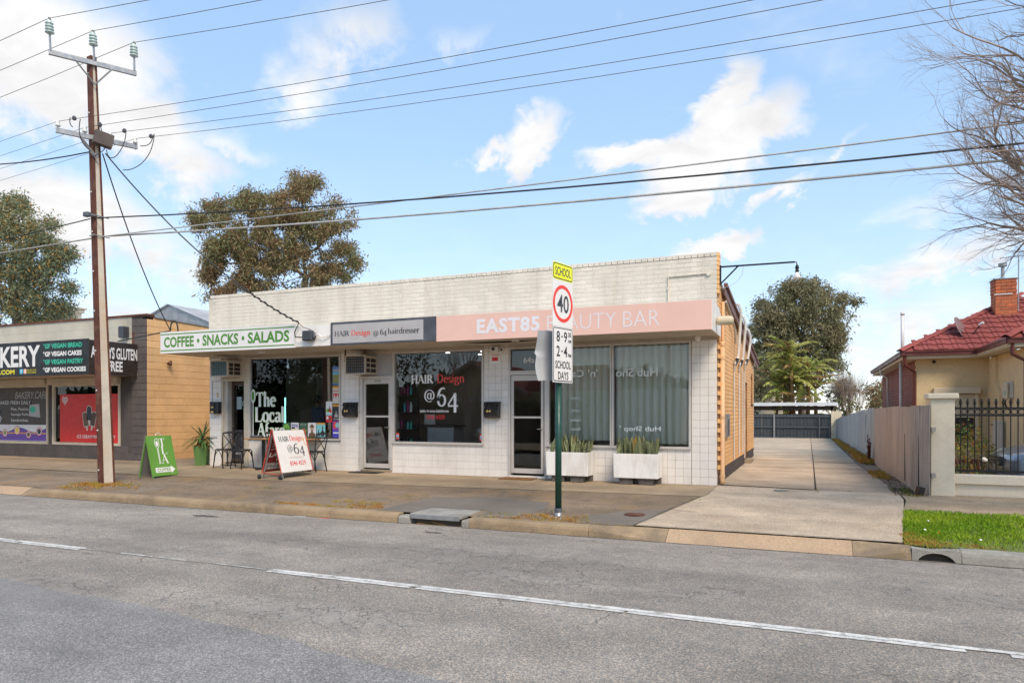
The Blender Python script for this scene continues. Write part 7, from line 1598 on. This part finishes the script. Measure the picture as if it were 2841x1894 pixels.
# rose bushes
def bush(name,label,c,sz,n,m,stems=5,seed=1,flowers=0):
    random.seed(seed); t=thing(name,label,'plant',c)
    for k in range(stems):
        a=random.uniform(0,6.28); mb=MB(); e=Vector((math.cos(a)*sz[0]*.5,math.sin(a)*sz[1]*.5,sz[2]*random.uniform(.6,.95))); mb.tube([(0,0,0),e*.5+Vector((.02,0,.05)),e],[.012,.009,.005],5); mb.build('stem',M['bark'],t)
    mb=MB()
    cl=[Vector((random.gauss(0,.33)*sz[0],random.gauss(0,.33)*sz[1],sz[2]*random.uniform(.35,1))) for _ in range(14)]
    for _ in range(n):
        c_=random.choice(cl)+Vector((random.gauss(0,.09),random.gauss(0,.09),random.gauss(0,.08))); leaf_quad(mb,c_,.05,.03)
    mb.build('foliage',m,t)
    for k in range(flowers):
        mb=MB(); mb.lathe([(.001,-.03),(.04,-.02),(.055,.01),(.03,.04),(.001,.035)],9,Matrix.Translation((random.uniform(.25,.4),-.1,.42+.02*k))); mb.build('flower',M['letter'],t,smooth=True)
    return t
def leaf_quad(mb,c,l,w,droop_=0.):
    d=Vector((random.gauss(0,1),random.gauss(0,1),random.gauss(0,1)-droop_)).normalized(); s_=d.cross(Vector((random.gauss(0,1),random.gauss(0,1),random.gauss(0,1)))).normalized()*w*.5*random.uniform(.5,1.6); q=d*l*random.uniform(.5,1.7)
    mb.add([c,c+q*.5+s_,c+q,c+q*.5-s_],[(0,1,2,3)])
RL=leafmat('rose_leaf',(.06,.12,.025),(.30,.27,.05),.3,.5,4.,(.35,.10,.03))
bush('rose_bush','yellowing rose bush behind the railing next to the pillar',(4.35,2.9,.0),(.42,.35,1.05),900,RL,6,3,2)
bush('rose_bush','second smaller rose bush near the house wing',(4.85,3.6,.0),(.3,.3,.85),400,RL,4,4)
bush('low_shrub','low mixed shrub at the foot of the railing',(4.2,1.6,.0),(.55,.3,.32),600,RL,4,5)
# ---------------------------------------------------------------- back of the driveway
bf=thing('rear_fence','dark slate corrugated fence across the end of the driveway','fence',(0,33.7,-.25),world=True)
d_=Vector((1,0,0)); X=-5.2
for k in range(11):
    x0=-5.2+k*.8; mb=MB(); n=16; vs=[]
    for q in range(n+1): xx=x0+.79*q/n; yy=34.2+.012*math.sin(q*1.57); vs+=[(xx,yy,-.29),(xx,yy,1.24)]
    mb.add(vs,[(2*q,2*q+2,2*q+3,2*q+1) for q in range(n)]); vs=[(a,b+.02,c) for a,b,c in vs]; mb.add(vs,[(2*q+1,2*q+3,2*q+2,2*q) for q in range(n)]); mb.build('sheet',M['fencedark'],bf)
for z in (1.10,.42,-.24): mb=MB(); mb.box(-5.2,2.85,34.12,34.18,z-.035,z+.035); mb.build('rail',M['fencerail'],bf)
for x in (-3.4,-.45,2.2): mb=MB(); mb.box(x-.04,x+.04,34.05,34.115,-.29,1.26 if x<2 else 1.05); mb.build('post',M['galv'] if x<2 else M['fencerail'],bf)
gt=thing('cream_gate','narrow cream panel gate at the end of the side fence','gate',(3.1,34.,-.25),world=True)
for k in range(3): mb=MB(); mb.cbox(2.86+k*.2,2.86+k*.2+.195,34.0,34.03,.30,1.42,.006); mb.build('panel',M['eave'],gt)
for z in (-.28,.02): mb=MB(); mb.cbox(2.86,3.22,33.98,34.04,z,z+.29,.008); mb.build('block',M['eave'],gt)
cp=thing('carport','flat white-edged carport roof behind the rear fence','carport',(0,38,-.3),world=True)
mb=MB(); mb.box(-6,3.3,37.2,41,1.92,1.97); mb.build('roof',M['carport'],cp); mb=MB(); mb.box(-6,3.35,37.1,37.2,1.80,2.02); mb.build('fascia',M['carport'],cp); mb=MB(); mb.box(-6,3.2,37.6,37.7,1.5,1.78); mb.build('beam',M['dkwood'],cp)
for x in (-4.5,3.0): mb=MB(); mb.box(x-.06,x+.06,37.6,37.72,-.3,1.92); mb.build('post',M['dkwood'],cp)
wh=thing('weatherboard_house','cream weatherboard house beyond the carport','house',(-4,46,-.3),world=True)
for k in range(20): z=-.2+k*.18; mb=MB(); mb.prism([(-8,45.9,z),(-8,45.9-.03,z),(-8,45.9,z+.18),(-8,46,z+.18),(-8,46,z)],(7.9,0,0)); mb.build('board',M['weather'],wh)
mb=MB(); mb.box(-1.15,-.55,45.86,45.9,1.55,2.25); mb.build('window',M['acdark'],wh); mb=MB(); mb.box(-.875,-.835,45.84,45.86,1.55,2.25); mb.build('frame',M['eave'],wh)
mb=MB(); mb.prism([(-8.4,45.5,3.38),(-.0,45.5,3.38),(-4.,45.5,5.0)],(0,8,0)); mb.build('roof',mat('blue_grey_roof',(.16,.20,.23),.6,.1),wh)
# grey shed roof and chimney behind the bakery
sh=thing('iron_roof_shed','gabled grey iron roof rising behind the peach wall','shed',(-19,11,0),world=True)
aX=at(470,846,25.); lX=at(400,893,25.); mb=MB(); w2=(aX-lX).length
yv=Vector((0,1,0)); hl=Vector((aX.x-1.9,aX.y,aX.z-.72)); hr=Vector((aX.x+2.6,aX.y,aX.z-.98))
mb.poly([hl,hr,Vector((hr.x,hr.y,0)),Vector((hl.x,hl.y,0))]); mb.poly([hl,hr,aX]); mb.build('gable',M['galv'],sh)
mb=MB(); mb.poly([aX+Vector((0,-.1,.03)),hr+Vector((.1,-.1,0)),hr+Vector((.1,7,0)),aX+Vector((0,7,.03))]); mb.poly([hl+Vector((-.1,-.1,0)),aX+Vector((0,-.1,.03)),aX+Vector((0,7,.03)),hl+Vector((-.1,7,0))]); mb.build('roof',M['roofiron'],sh)
ck=thing('stucco_chimney','cream stucco chimney top beside the left tree','chimney',at(200,950,33.)-Vector((0,0,4)),world=True); c=at(186,853,33.); mb=MB(); mb.box(c.x-.45,c.x+.45,c.y-.4,c.y+.4,0,c.z-.25); mb.build('stack',M['render'],ck); mb=MB(); mb.cbox(c.x-.56,c.x+.56,c.y-.5,c.y+.5,c.z-.25,c.z-.08,.03); mb.cbox(c.x-.63,c.x+.63,c.y-.57,c.y+.57,c.z-.08,c.z,.02); mb.build('cornice',M['render'],ck)
# ---------------------------------------------------------------- trees
def limb(mb,a,b,r0,r1,bend=.12,n=5,sides=6):
    a,b=Vector(a),Vector(b); L=(b-a).length; off=Vector((random.gauss(0,1),random.gauss(0,1),random.gauss(0,.6)+.8))*L*bend
    P_=[a.lerp(b,i/n)+off*(4*(i/n)*(1-i/n))*.35+Vector((random.gauss(0,.012)*L,random.gauss(0,.012)*L,0))*(0<i<n) for i in range(n+1)]
    mb.tube(P_,[lerp(r0,r1,i/n) for i in range(n+1)],sides,caps=False); return P_
def clump_tree(name,label,base,Z,clumps,forks,m_leaf,m_bark,leaves,ll,lw,trunk_r,depth,seed,group=None,droop_=.8,cat='tree',shell=.55):
    """trunk, limbs to forks, twigs to every clump; leaves scattered through each clump's volume"""
    random.seed(seed); t=thing(name,label,cat,base,group=group,world=True)
    C_=[]
    for (px,py,r) in clumps:
        c=at(px,py,Z)+FWD*random.uniform(-depth,depth); C_.append((c,r/1930.*Z))
    Fk=[at(px,py,Z)+FWD*random.uniform(-.3,.3)*depth for (px,py) in forks]
    tb=MB(); base=Vector(base); top=Fk[0]
    P_=[base.lerp(top,i/6)+Vector((random.gauss(0,.05),random.gauss(0,.05),0))*(0<i<6) for i in range(7)]
    tb.tube(P_,[lerp(trunk_r,trunk_r*.55,i/6) for i in range(7)],9,caps=False)
    nodes=[P_[4],P_[5],P_[6]]
    for f_ in Fk[1:]:
        s_=min(nodes,key=lambda q:(q-f_).length+ (5 if q.z>f_.z-.2 else 0)); q=limb(tb,s_,f_,trunk_r*.42,trunk_r*.2,.10); nodes+=q[2:]
    for c,r in C_:
        s_=min(nodes,key=lambda q:(q-c).length+(1.5 if q.z>c.z else 0)); q=limb(tb,s_,c,trunk_r*.16,trunk_r*.05,.15,4,5); nodes.append(q[2])
        for _ in range(3): e=c+Vector((random.gauss(0,.5),random.gauss(0,.5),random.gauss(0,.4)))*r; limb(tb,q[3],e,trunk_r*.06,trunk_r*.02,.1,3,4)
    tb.build('trunk',m_bark,t,smooth=True)
    lb=MB(); tot_=sum(r*r for c,r in C_)
    for c,r in C_:
        sub_=[c+Vector((random.gauss(0,.56),random.gauss(0,.56),random.gauss(0,.50)))*r for _ in range(max(6,int(16*r)))]
        for _ in range(int(leaves*r*r/tot_)):
            s_=random.choice(sub_); q=s_+Vector((random.gauss(0,.27),random.gauss(0,.27),random.gauss(0,.24)))*r; leaf_quad(lb,q,ll,lw,droop_)
    lb.build('crown',m_leaf,t); return t
GUM=leafmat('gum_leaf',(.27,.195,.10),(.21,.205,.095),.32,.6,.45,(.30,.15,.075))
GUM2=leafmat('dark_gum_leaf',(.17,.175,.085),(.23,.20,.11),.3,.6,.4)
BANK=leafmat('banksia_leaf',(.15,.185,.11),(.22,.235,.125),.22,.6,.5,(.40,.22,.05))
def zoomc(x,y,r): return (520+x/4.127,460+y/4.127,r/4.127)
def crown_tree(name,label,base,Z,outline,forks,m_leaf,m_bark,sprays,per,ll,lw,trunk_r,depth,seed,freq,thr,sprad,droop_=.9):
    """crown filled from its outline: sprays of leaves kept where a 3-D noise leaves no gap; limbs run to sprays"""
    random.seed(seed); t=thing(name,label,'tree',base,world=True)
    xs=[p[0] for p in outline]; ys=[p[1] for p in outline]; cx,cy=(min(xs)+max(xs))/2,(min(ys)+max(ys))/2
    def inside(x,y):
        c=False; j=len(outline)-1
        for i in range(len(outline)):
            (xi,yi),(xj,yj)=outline[i],outline[j]
            if (yi>y)!=(yj>y) and x<(xj-xi)*(y-yi)/(yj-yi)+xi: c=not c
            j=i
        return c
    S=[]
    tries=0
    while len(S)<sprays and tries<sprays*30:
        tries+=1; x,y=random.uniform(min(xs),max(xs)),random.uniform(min(ys),max(ys))
        if not inside(x,y): continue
        q=((x-cx)/(max(xs)-min(xs))*2)**2+((y-cy)/(max(ys)-min(ys))*2)**2; dd=depth*math.sqrt(max(.15,1-q*.8)); z=random.uniform(-1,1); z=math.copysign(abs(z)**.6,z)*dd
        p=at(x,y,Z+z); k_=freq; ex=.35*min(1,q)**2
        if noise.noise((x*k_,y*k_*1.15,z*.08+seed))+.55*noise.noise((x*k_*2.4,y*k_*2.4,z*.15+seed))+.22*noise.noise((x*k_*5,y*k_*5,z*.3))<thr+ex*.4: continue
        S.append(p)
    Fk=[at(px,py,Z)+FWD*random.uniform(-.4,.4)*depth for (px,py) in forks]
    tb=MB(); base=Vector(base); top=Fk[0]
    P_=[base.lerp(top,i/6)+Vector((random.gauss(0,.05),random.gauss(0,.05),0))*(0<i<6) for i in range(7)]
    tb.tube(P_,[lerp(trunk_r,trunk_r*.6,i/6) for i in range(7)],9,caps=False); nodes=[P_[4],P_[5],P_[6]]
    for f_ in Fk[1:]:
        s_=min(nodes,key=lambda q:(q-f_).length+(4 if q.z>f_.z-.2 else 0)); q=limb(tb,s_,f_,trunk_r*.36,trunk_r*.17,.10); nodes+=q[2:]
    for p in random.sample(S,min(len(S),220)):
        s_=min(nodes,key=lambda q:(q-p).length+(1.2 if q.z>p.z else 0)); q=limb(tb,s_,p,trunk_r*.10,trunk_r*.025,.12,4,4); nodes.append(q[2])
    tb.build('trunk',m_bark,t,smooth=True)
    lb=MB()
    for p in S:
        k=random.uniform(.6,1.4)
        for _ in range(int(per*k)): leaf_quad(lb,p+Vector((random.gauss(0,1),random.gauss(0,1),random.gauss(0,.8)))*sprad*k,ll,lw,droop_)
    lb.build('crown',m_leaf,t); return t
G=[(520+x/4.127,460+y/4.127) for x,y in ((50,510),(120,450),(200,410),(300,340),(420,370),(560,410),(620,300),(740,225),(880,265),(960,270),(1020,200),(1140,85),(1250,75),(1400,110),(1520,130),(1535,185),(1480,260),(1600,320),(1730,380),(1790,450),(1950,520),(1990,580),(1930,640),(1830,750),(1640,740),(1540,830),(1700,870),(1870,910),(1970,990),(2040,1060),(1980,1150),(2010,1210),(1950,1320),(1700,1350),(1400,1400),(1100,1400),(900,1400),(700,1420),(500,1460),(350,1460),(240,1530),(190,1490),(160,1380),(190,1250),(150,1050),(140,850),(165,760),(70,690),(50,600))]
crown_tree('gum_tree','tall brownish gum tree rising behind the white parapet',(-20.6,12.2,-.1),32.,G,[(836,760),(842,640),(850,560),(880,690),(930,640),(770,720),(700,680),(650,720),(790,790),(660,600),(770,580),(960,730),(590,640)],GUM,M['bark'],5200,15,.15,.045,.24,2.0,41,.021,.10,.16)
RG=[(2080+x*.306,760+y*.306) for x,y in ((20,310),(60,260),(130,170),(220,65),(300,95),(380,55),(500,45),(640,65),(740,115),(800,185),(900,195),(985,245),(950,320),(925,400),(885,470),(890,560),(845,640),(835,720),(800,770),(860,830),(840,900),(600,950),(300,950),(100,950),(0,900),(-60,700),(-40,560),(0,460),(80,480),(60,400))]
crown_tree('gum_tree','rounded dark gum tree at the far end of the driveway',(1.2,52,-.3),58.,RG,[(2225,960),(2230,880),(2200,880),(2165,880),(2255,870),(2290,870),(2330,880),(2130,960),(2300,960)],GUM2,M['bark'],4200,14,.28,.085,.32,3.2,42,.030,.05,.25)
LT=[(x*.4677,450+y*.4677) for x,y in ((-150,330),(-40,260),(0,200),(60,210),(120,180),(160,270),(230,350),(300,310),(345,305),(335,370),(270,420),(330,480),(415,500),(455,570),(425,620),(360,640),(380,700),(465,740),(440,800),(400,880),(430,930),(300,960),(100,960),(-150,960))]
crown_tree('banksia_tree','bushy grey-green tree behind the bakery at left',(-29,6.,-.1),30.,LT,[(60,760),(40,640),(130,700),(30,720),(110,800)],BANK,M['darkbark'],3600,13,.14,.045,.25,2.0,43,.024,.0,.16)
# low dark trees behind the rear fence
clump_tree('dark_shrub_tree','low dark green tree behind the carport',(0,48,-.3),54.,[(2110,1010,40),(2140,1060,40),(2280,1040,40),(2310,1080,30),(2100,1080,40),(2300,1120,30)],[(2180,1060)],GUM2,M['darkbark'],3000,.35,.12,.2,2.,44)
clump_tree('far_tree','brownish round tree far right behind the sheds',(9,60,-.3),66.,[(2425,1095,28),(2450,1085,30),(2480,1100,26),(2440,1120,30),(2405,1120,20),(2470,1125,26)],[(2440,1120)],GUM,M['darkbark'],3500,.35,.1,.2,2.,45)
# banana clump
ban=thing('banana_plant','clump of ragged banana plants over the rear fence','banana plant',(0,41.5,-.3),world=True); random.seed(17)
BL=leafmat('banana_leaf',(.27,.31,.07),(.48,.44,.13),.35,.5,.8); BLD=leafmat('dry_banana_leaf',(.30,.20,.07),(.22,.14,.06),.3,.8,.8)
def banana_leaf(p,a,up,L,w,m):
    mb=MB(); d=Vector((math.cos(a),math.sin(a),0)); n=13; s_=Vector((-math.sin(a),math.cos(a),0)); c=Vector(p); ang=up; mid=[c]
    for k in range(n): c=c+(d*math.cos(ang)+Vector((0,0,math.sin(ang))))*L/n; ang-=random.uniform(.06,.18); mid.append(c)
    mb.tube(mid,[.03*(1-.85*i/n) for i in range(n+1)],4,caps=False)
    for k in range(1,n):
        tt=k/n; w0=w*max(.1,math.sin(math.pi*min(1,.10+.92*tt))**.6); t_=(mid[k+1]-mid[k])
        for sg_ in (-1,1):
            if random.random()<.10: continue
            ww=w0*random.uniform(.7,1.2); e=s_*sg_*ww+Vector((0,0,-ww*random.uniform(.25,.9)))+t_*random.uniform(.1,.8)
            mb.add([mid[k],mid[k]+t_*.95,mid[k]+t_*random.uniform(.7,.95)+e,mid[k]+t_*random.uniform(0,.2)+e*random.uniform(.8,1)],[(0,1,2,3)])
    mb.build('leaf',m,ban)
for (px,py) in ((2150,1120),(2190,1110),(2225,1120),(2180,1060),(2240,1080),(2265,1130),(2205,1040)):
    b=at(px,1160,49.+random.uniform(-1,1)); b.z=-.3; tp=at(px+random.uniform(-12,12),py-50,49.); mb=MB(); mb.tube([b,b.lerp(Vector((tp.x,b.y,tp.z)),.5),(tp.x,b.y,tp.z)],[.16,.13,.09],8); mb.build('stem',BLD,ban,smooth=True)
    for k in range(21): banana_leaf(b.lerp(Vector((tp.x,b.y,tp.z)),random.choice((1,1,random.uniform(.45,1)))),random.uniform(0,6.28),random.uniform(.35,1.5),random.uniform(1.5,2.6),random.uniform(.18,.30),BL if random.random()>.22 else BLD)
# bare trees: recursive branching
def grow(mb,p,d,L,r,lev,maxlev,spread,up,k=3,wig=.16):
    n=4 if lev<maxlev-1 else 3; P_=[p]; q=p; dd=d
    for i in range(n):
        dd=(dd+Vector((random.gauss(0,wig),random.gauss(0,wig),random.gauss(0,wig)+up*.12))).normalized(); q=q+dd*L/n; P_.append(q)
    r1=r*.62 if lev<maxlev else r*.35
    mb.tube(P_,[lerp(r,r1,i/n) for i in range(n+1)],6 if lev<2 else 4 if lev<4 else 3,caps=False)
    if lev>=maxlev: return
    kk=k if lev else k+1
    for c in range(kk):
        f_=random.uniform(.35,1.) if c else 1.; s_=P_[0].lerp(P_[-1],f_) if False else P_[max(1,min(n,round(f_*n)))]
        ax=Vector((random.gauss(0,1),random.gauss(0,1),random.gauss(0,1))); ax=(ax-dd*ax.dot(dd)).normalized()
        nd=(dd+ax*spread*random.uniform(.5,1.2)).normalized(); grow(mb,s_,nd,L*random.uniform(.62,.82),r1*random.uniform(.6,.85),lev+1,maxlev,spread,up,k,wig)
random.seed(77)
st=thing('bare_street_tree','leafless street tree reaching in from the right','tree',(7.3,-2.3,-.1),world=True)
mb=MB(); b=Vector((7.3,-2.3,-.1)); f0=Vector((7.15,-2.2,2.5)); mb.tube([b,b.lerp(f0,.5)+Vector((.04,0,0)),f0],[.24,.19,.17],12,caps=False); mb.build('trunk',M['twig'],st,smooth=True)
mb=MB()
for (tx,ty,Zt,r) in ((2660,600,8.4,.045),(2670,520,7.6,.045),(2650,455,8.2,.045),(2640,330,8.0,.045),(2680,210,7.8,.045),(2720,90,8.3,.045),(2800,-80,7.9,.06),(2640,400,9.2,.05),(2700,150,9.3,.05),(2750,30,7.1,.05),(2800,350,7.4,.05),(2860,-200,8.,.07),(3000,-100,7.5,.07),(2720,540,7.2,.04),*[(f0+Vector((3.6*math.cos(q_),3.6*math.sin(q_),h_)),0,0,.06) for q_,h_ in ((-.2,1.2),(.2,2.6),(.6,3.6),(-.7,3.2),(-1.2,1.6),(1.0,1.8),(1.4,3.),(-1.6,3.4),(.0,4.4),(-.5,.6))]):
    tgt=at(tx,ty,Zt) if not isinstance(tx,Vector) else tx; d=(tgt-f0); L=d.length; mid=f0+d*.45+Vector((0,0,.25*L*.3)); n=7; P_=[]
    for i in range(n+1): u=i/n; P_.append(f0*(1-u)**2+mid*2*u*(1-u)+(f0+d*.80)*u*u+Vector((random.gauss(0,.03),random.gauss(0,.03),random.gauss(0,.03)))*(0<i))
    mb.tube(P_,[lerp(r,r*.42,i/n) for i in range(n+1)],7,caps=False)
    for i in range(2,n+1):
        for c in range(6):
            dd=(P_[i]-P_[i-1]).normalized(); ax=Vector((random.gauss(0,1),random.gauss(0,1),random.gauss(0,1)+.15)); ax=(ax-dd*ax.dot(dd)).normalized(); grow(mb,P_[i],(dd+ax*random.uniform(.45,.95)).normalized(),random.uniform(.28,.50),r*.24,3,6,.6,.25,3,.13)
    grow(mb,P_[-1],d.normalized(),L*.13,r*.4,2,6,.55,.2,3,.13)
mb.build('branches',M['twig'],st)
def bare(name,label,base,h,seed,r,k=3,lv=5,spread=.35,up=.9,group=None,nst=7):
    random.seed(seed); t=thing(name,label,'tree',base,world=True,group=group); mb=MB(); b=Vector(base)
    mb.tube([b,b+Vector((0,0,h*.18))],[r,r*.8],8,caps=False); mb.build('trunk',M['twig'],t); mb=MB()
    for _ in range(nst): grow(mb,b+Vector((0,0,h*.17)),Vector((random.gauss(0,.4),random.gauss(0,.4),1)).normalized(),h*.26,r*.45,1,lv,spread,up,k,.08)
    mb.build('crown',M['twig'],t); return t
p=at(2350,1150,52.); bare('bare_upright_tree','dense leafless upright tree right of the banana plants',(p.x,p.y,-.3),5.6,51,.10,4,5,.35,.9,nst=13)
p=at(2375,1150,54.); bare('bare_upright_tree','tall thin leafless shoots beside the dense bare tree',(p.x,p.y,-.3),5.2,52,.08,3,5,.28,1.2,nst=8)
# ---------------------------------------------------------------- across the road (seen as reflections in the shop glass)
mb=MB(); mb.grid(8,3,lambda u,v:(lerp(-80,60,u),lerp(-17.5,-11.95,v),-.12 if v<.97 else -.12)); struct('far_footpath',mb,M['strip'],'footpath on the other side of the road')
fh=thing('gabled_house','gabled cream house across the road, reflected in the salon window','house',(-16,-27,0),world=True)
mb=MB(); mb.box(-20.5,-12,-32,-25,-.3,2.6); mb.build('wall',M['stucco'],fh)
mb=MB(); mb.prism([(-20.3,-24.9,2.5),(-14.2,-24.9,2.5),(-17.25,-24.9,4.2)],(0,-.15,0)); mb.build('gable',M['stucco'],fh)
mb=MB(); mb.prism([(-20.9,-24.4,2.35),(-17.25,-24.4,4.35),(-17.25,-24.4,4.5),(-21.0,-24.4,2.45)],(0,-8,0)); mb.prism([(-13.6,-24.4,2.35),(-13.5,-24.4,2.45),(-17.25,-24.4,4.5),(-17.25,-24.4,4.35)],(0,-8,0)); mb.build('roof',M['terr_red'],fh)
mb=MB(); mb.prism([(-20.9,-24.38,2.3),(-17.25,-24.38,4.3),(-17.25,-24.38,4.5),(-21.0,-24.38,2.5)],(0,-.03,0)); mb.prism([(-13.6,-24.38,2.3),(-13.5,-24.38,2.5),(-17.25,-24.38,4.5),(-17.25,-24.38,4.3)],(0,-.03,0)); mb.build('barge_board',M['cream'],fh)
mb=MB(); mb.poly([(-14,-25,2.6),(-8,-25,2.6),(-9.5,-27,4.2),(-14,-27,4.2)]); mb.build('side_roof',M['terr_red'],fh)
mb=MB(); mb.box(-18.8,-15.6,-24.97,-24.9,.7,2.0); w_=mb.build('window',M['acdark'],fh); mb=MB(); mb.box(-19,-15.4,-24.9,-24.8,2.0,2.25); mb.build('lintel',M['white'],w_)
mb=MB(); mb.box(-12,-5,-32,-26,-.3,2.7); mb.build('wall',M['white'],fh)
pf=thing('paling_fence','dark timber paling fence across the road, reflected in the glass','fence',(-14,-19.5,0),world=True)
pm_=MB(); pm_.box(-.07,.07,-.01,.01,-.2,1.52); pmm=pm_.mesh('paling',M['dkwood'])
for k in range(110): link('paling',pmm,pf,(-26+k*.15,-19.5+random.uniform(-.008,.008),random.uniform(-.02,.02)))
bare('bare_tree','leafless tree across the road, reflected in the salon window',(-14.8,-19.,-.1),7.5,61,.20,3,5,.55,.5,nst=6)
random.seed(62); t=thing('evergreen_tree','dense dark tree across the road, reflected in the cafe window','tree',(-25,-21.5,-.1),world=True)
mb=MB(); mb.tube([(-25,-21.5,-.1),(-25,-21.4,2.2)],[.25,.2],8); mb.build('trunk',M['darkbark'],t); mb=MB()
for _ in range(150):
    c=Vector((-25.5+random.gauss(0,2.4),-21.5+random.gauss(0,1.2),random.uniform(1.2,7.)))
    for _ in range(150): leaf_quad(mb,c+Vector((random.gauss(0,.45),random.gauss(0,.45),random.gauss(0,.4))),.22,.11)
mb.build('crown',leafmat('evergreen_leaf',(.03,.05,.02),(.05,.07,.025),.15,.6),t)
hd=thing('hedge','clipped dark hedge across the road behind the paling fence','hedge',(-14,-21,0),world=True); mb=MB(); random.seed(63)
for _ in range(5000): leaf_quad(mb,Vector((random.uniform(-20,-9),random.uniform(-21.6,-20.6),random.uniform(0,1.9))),.22,.12)
mb.build('foliage',leafmat('hedge_leaf',(.03,.05,.018),(.05,.075,.025),.15,.6),hd)
mb=MB(); random.seed(64)  # added tree screen behind the houses: hides bright sky from the shop glass reflections
for _ in range(9000):
    x=random.uniform(-80,20); h=3.6+1.6*noise.noise((x*.12,0,0)); leaf_quad(mb,Vector((x,random.uniform(-46,-40),random.uniform(-.2,h))),1.3,.8)
tag(mb.build('added_tree_screen',leafmat('added_tree_screen_leaf',(.06,.075,.035),(.09,.10,.05),.2,.7)),'added dark tree screen across the road, keeping bright sky out of the window reflections','wood',kind='stuff')
# final tidy
for o in bpy.data.objects:
    if o.type=='MESH' and not o.data.materials: o.data.materials.append(M['white'])
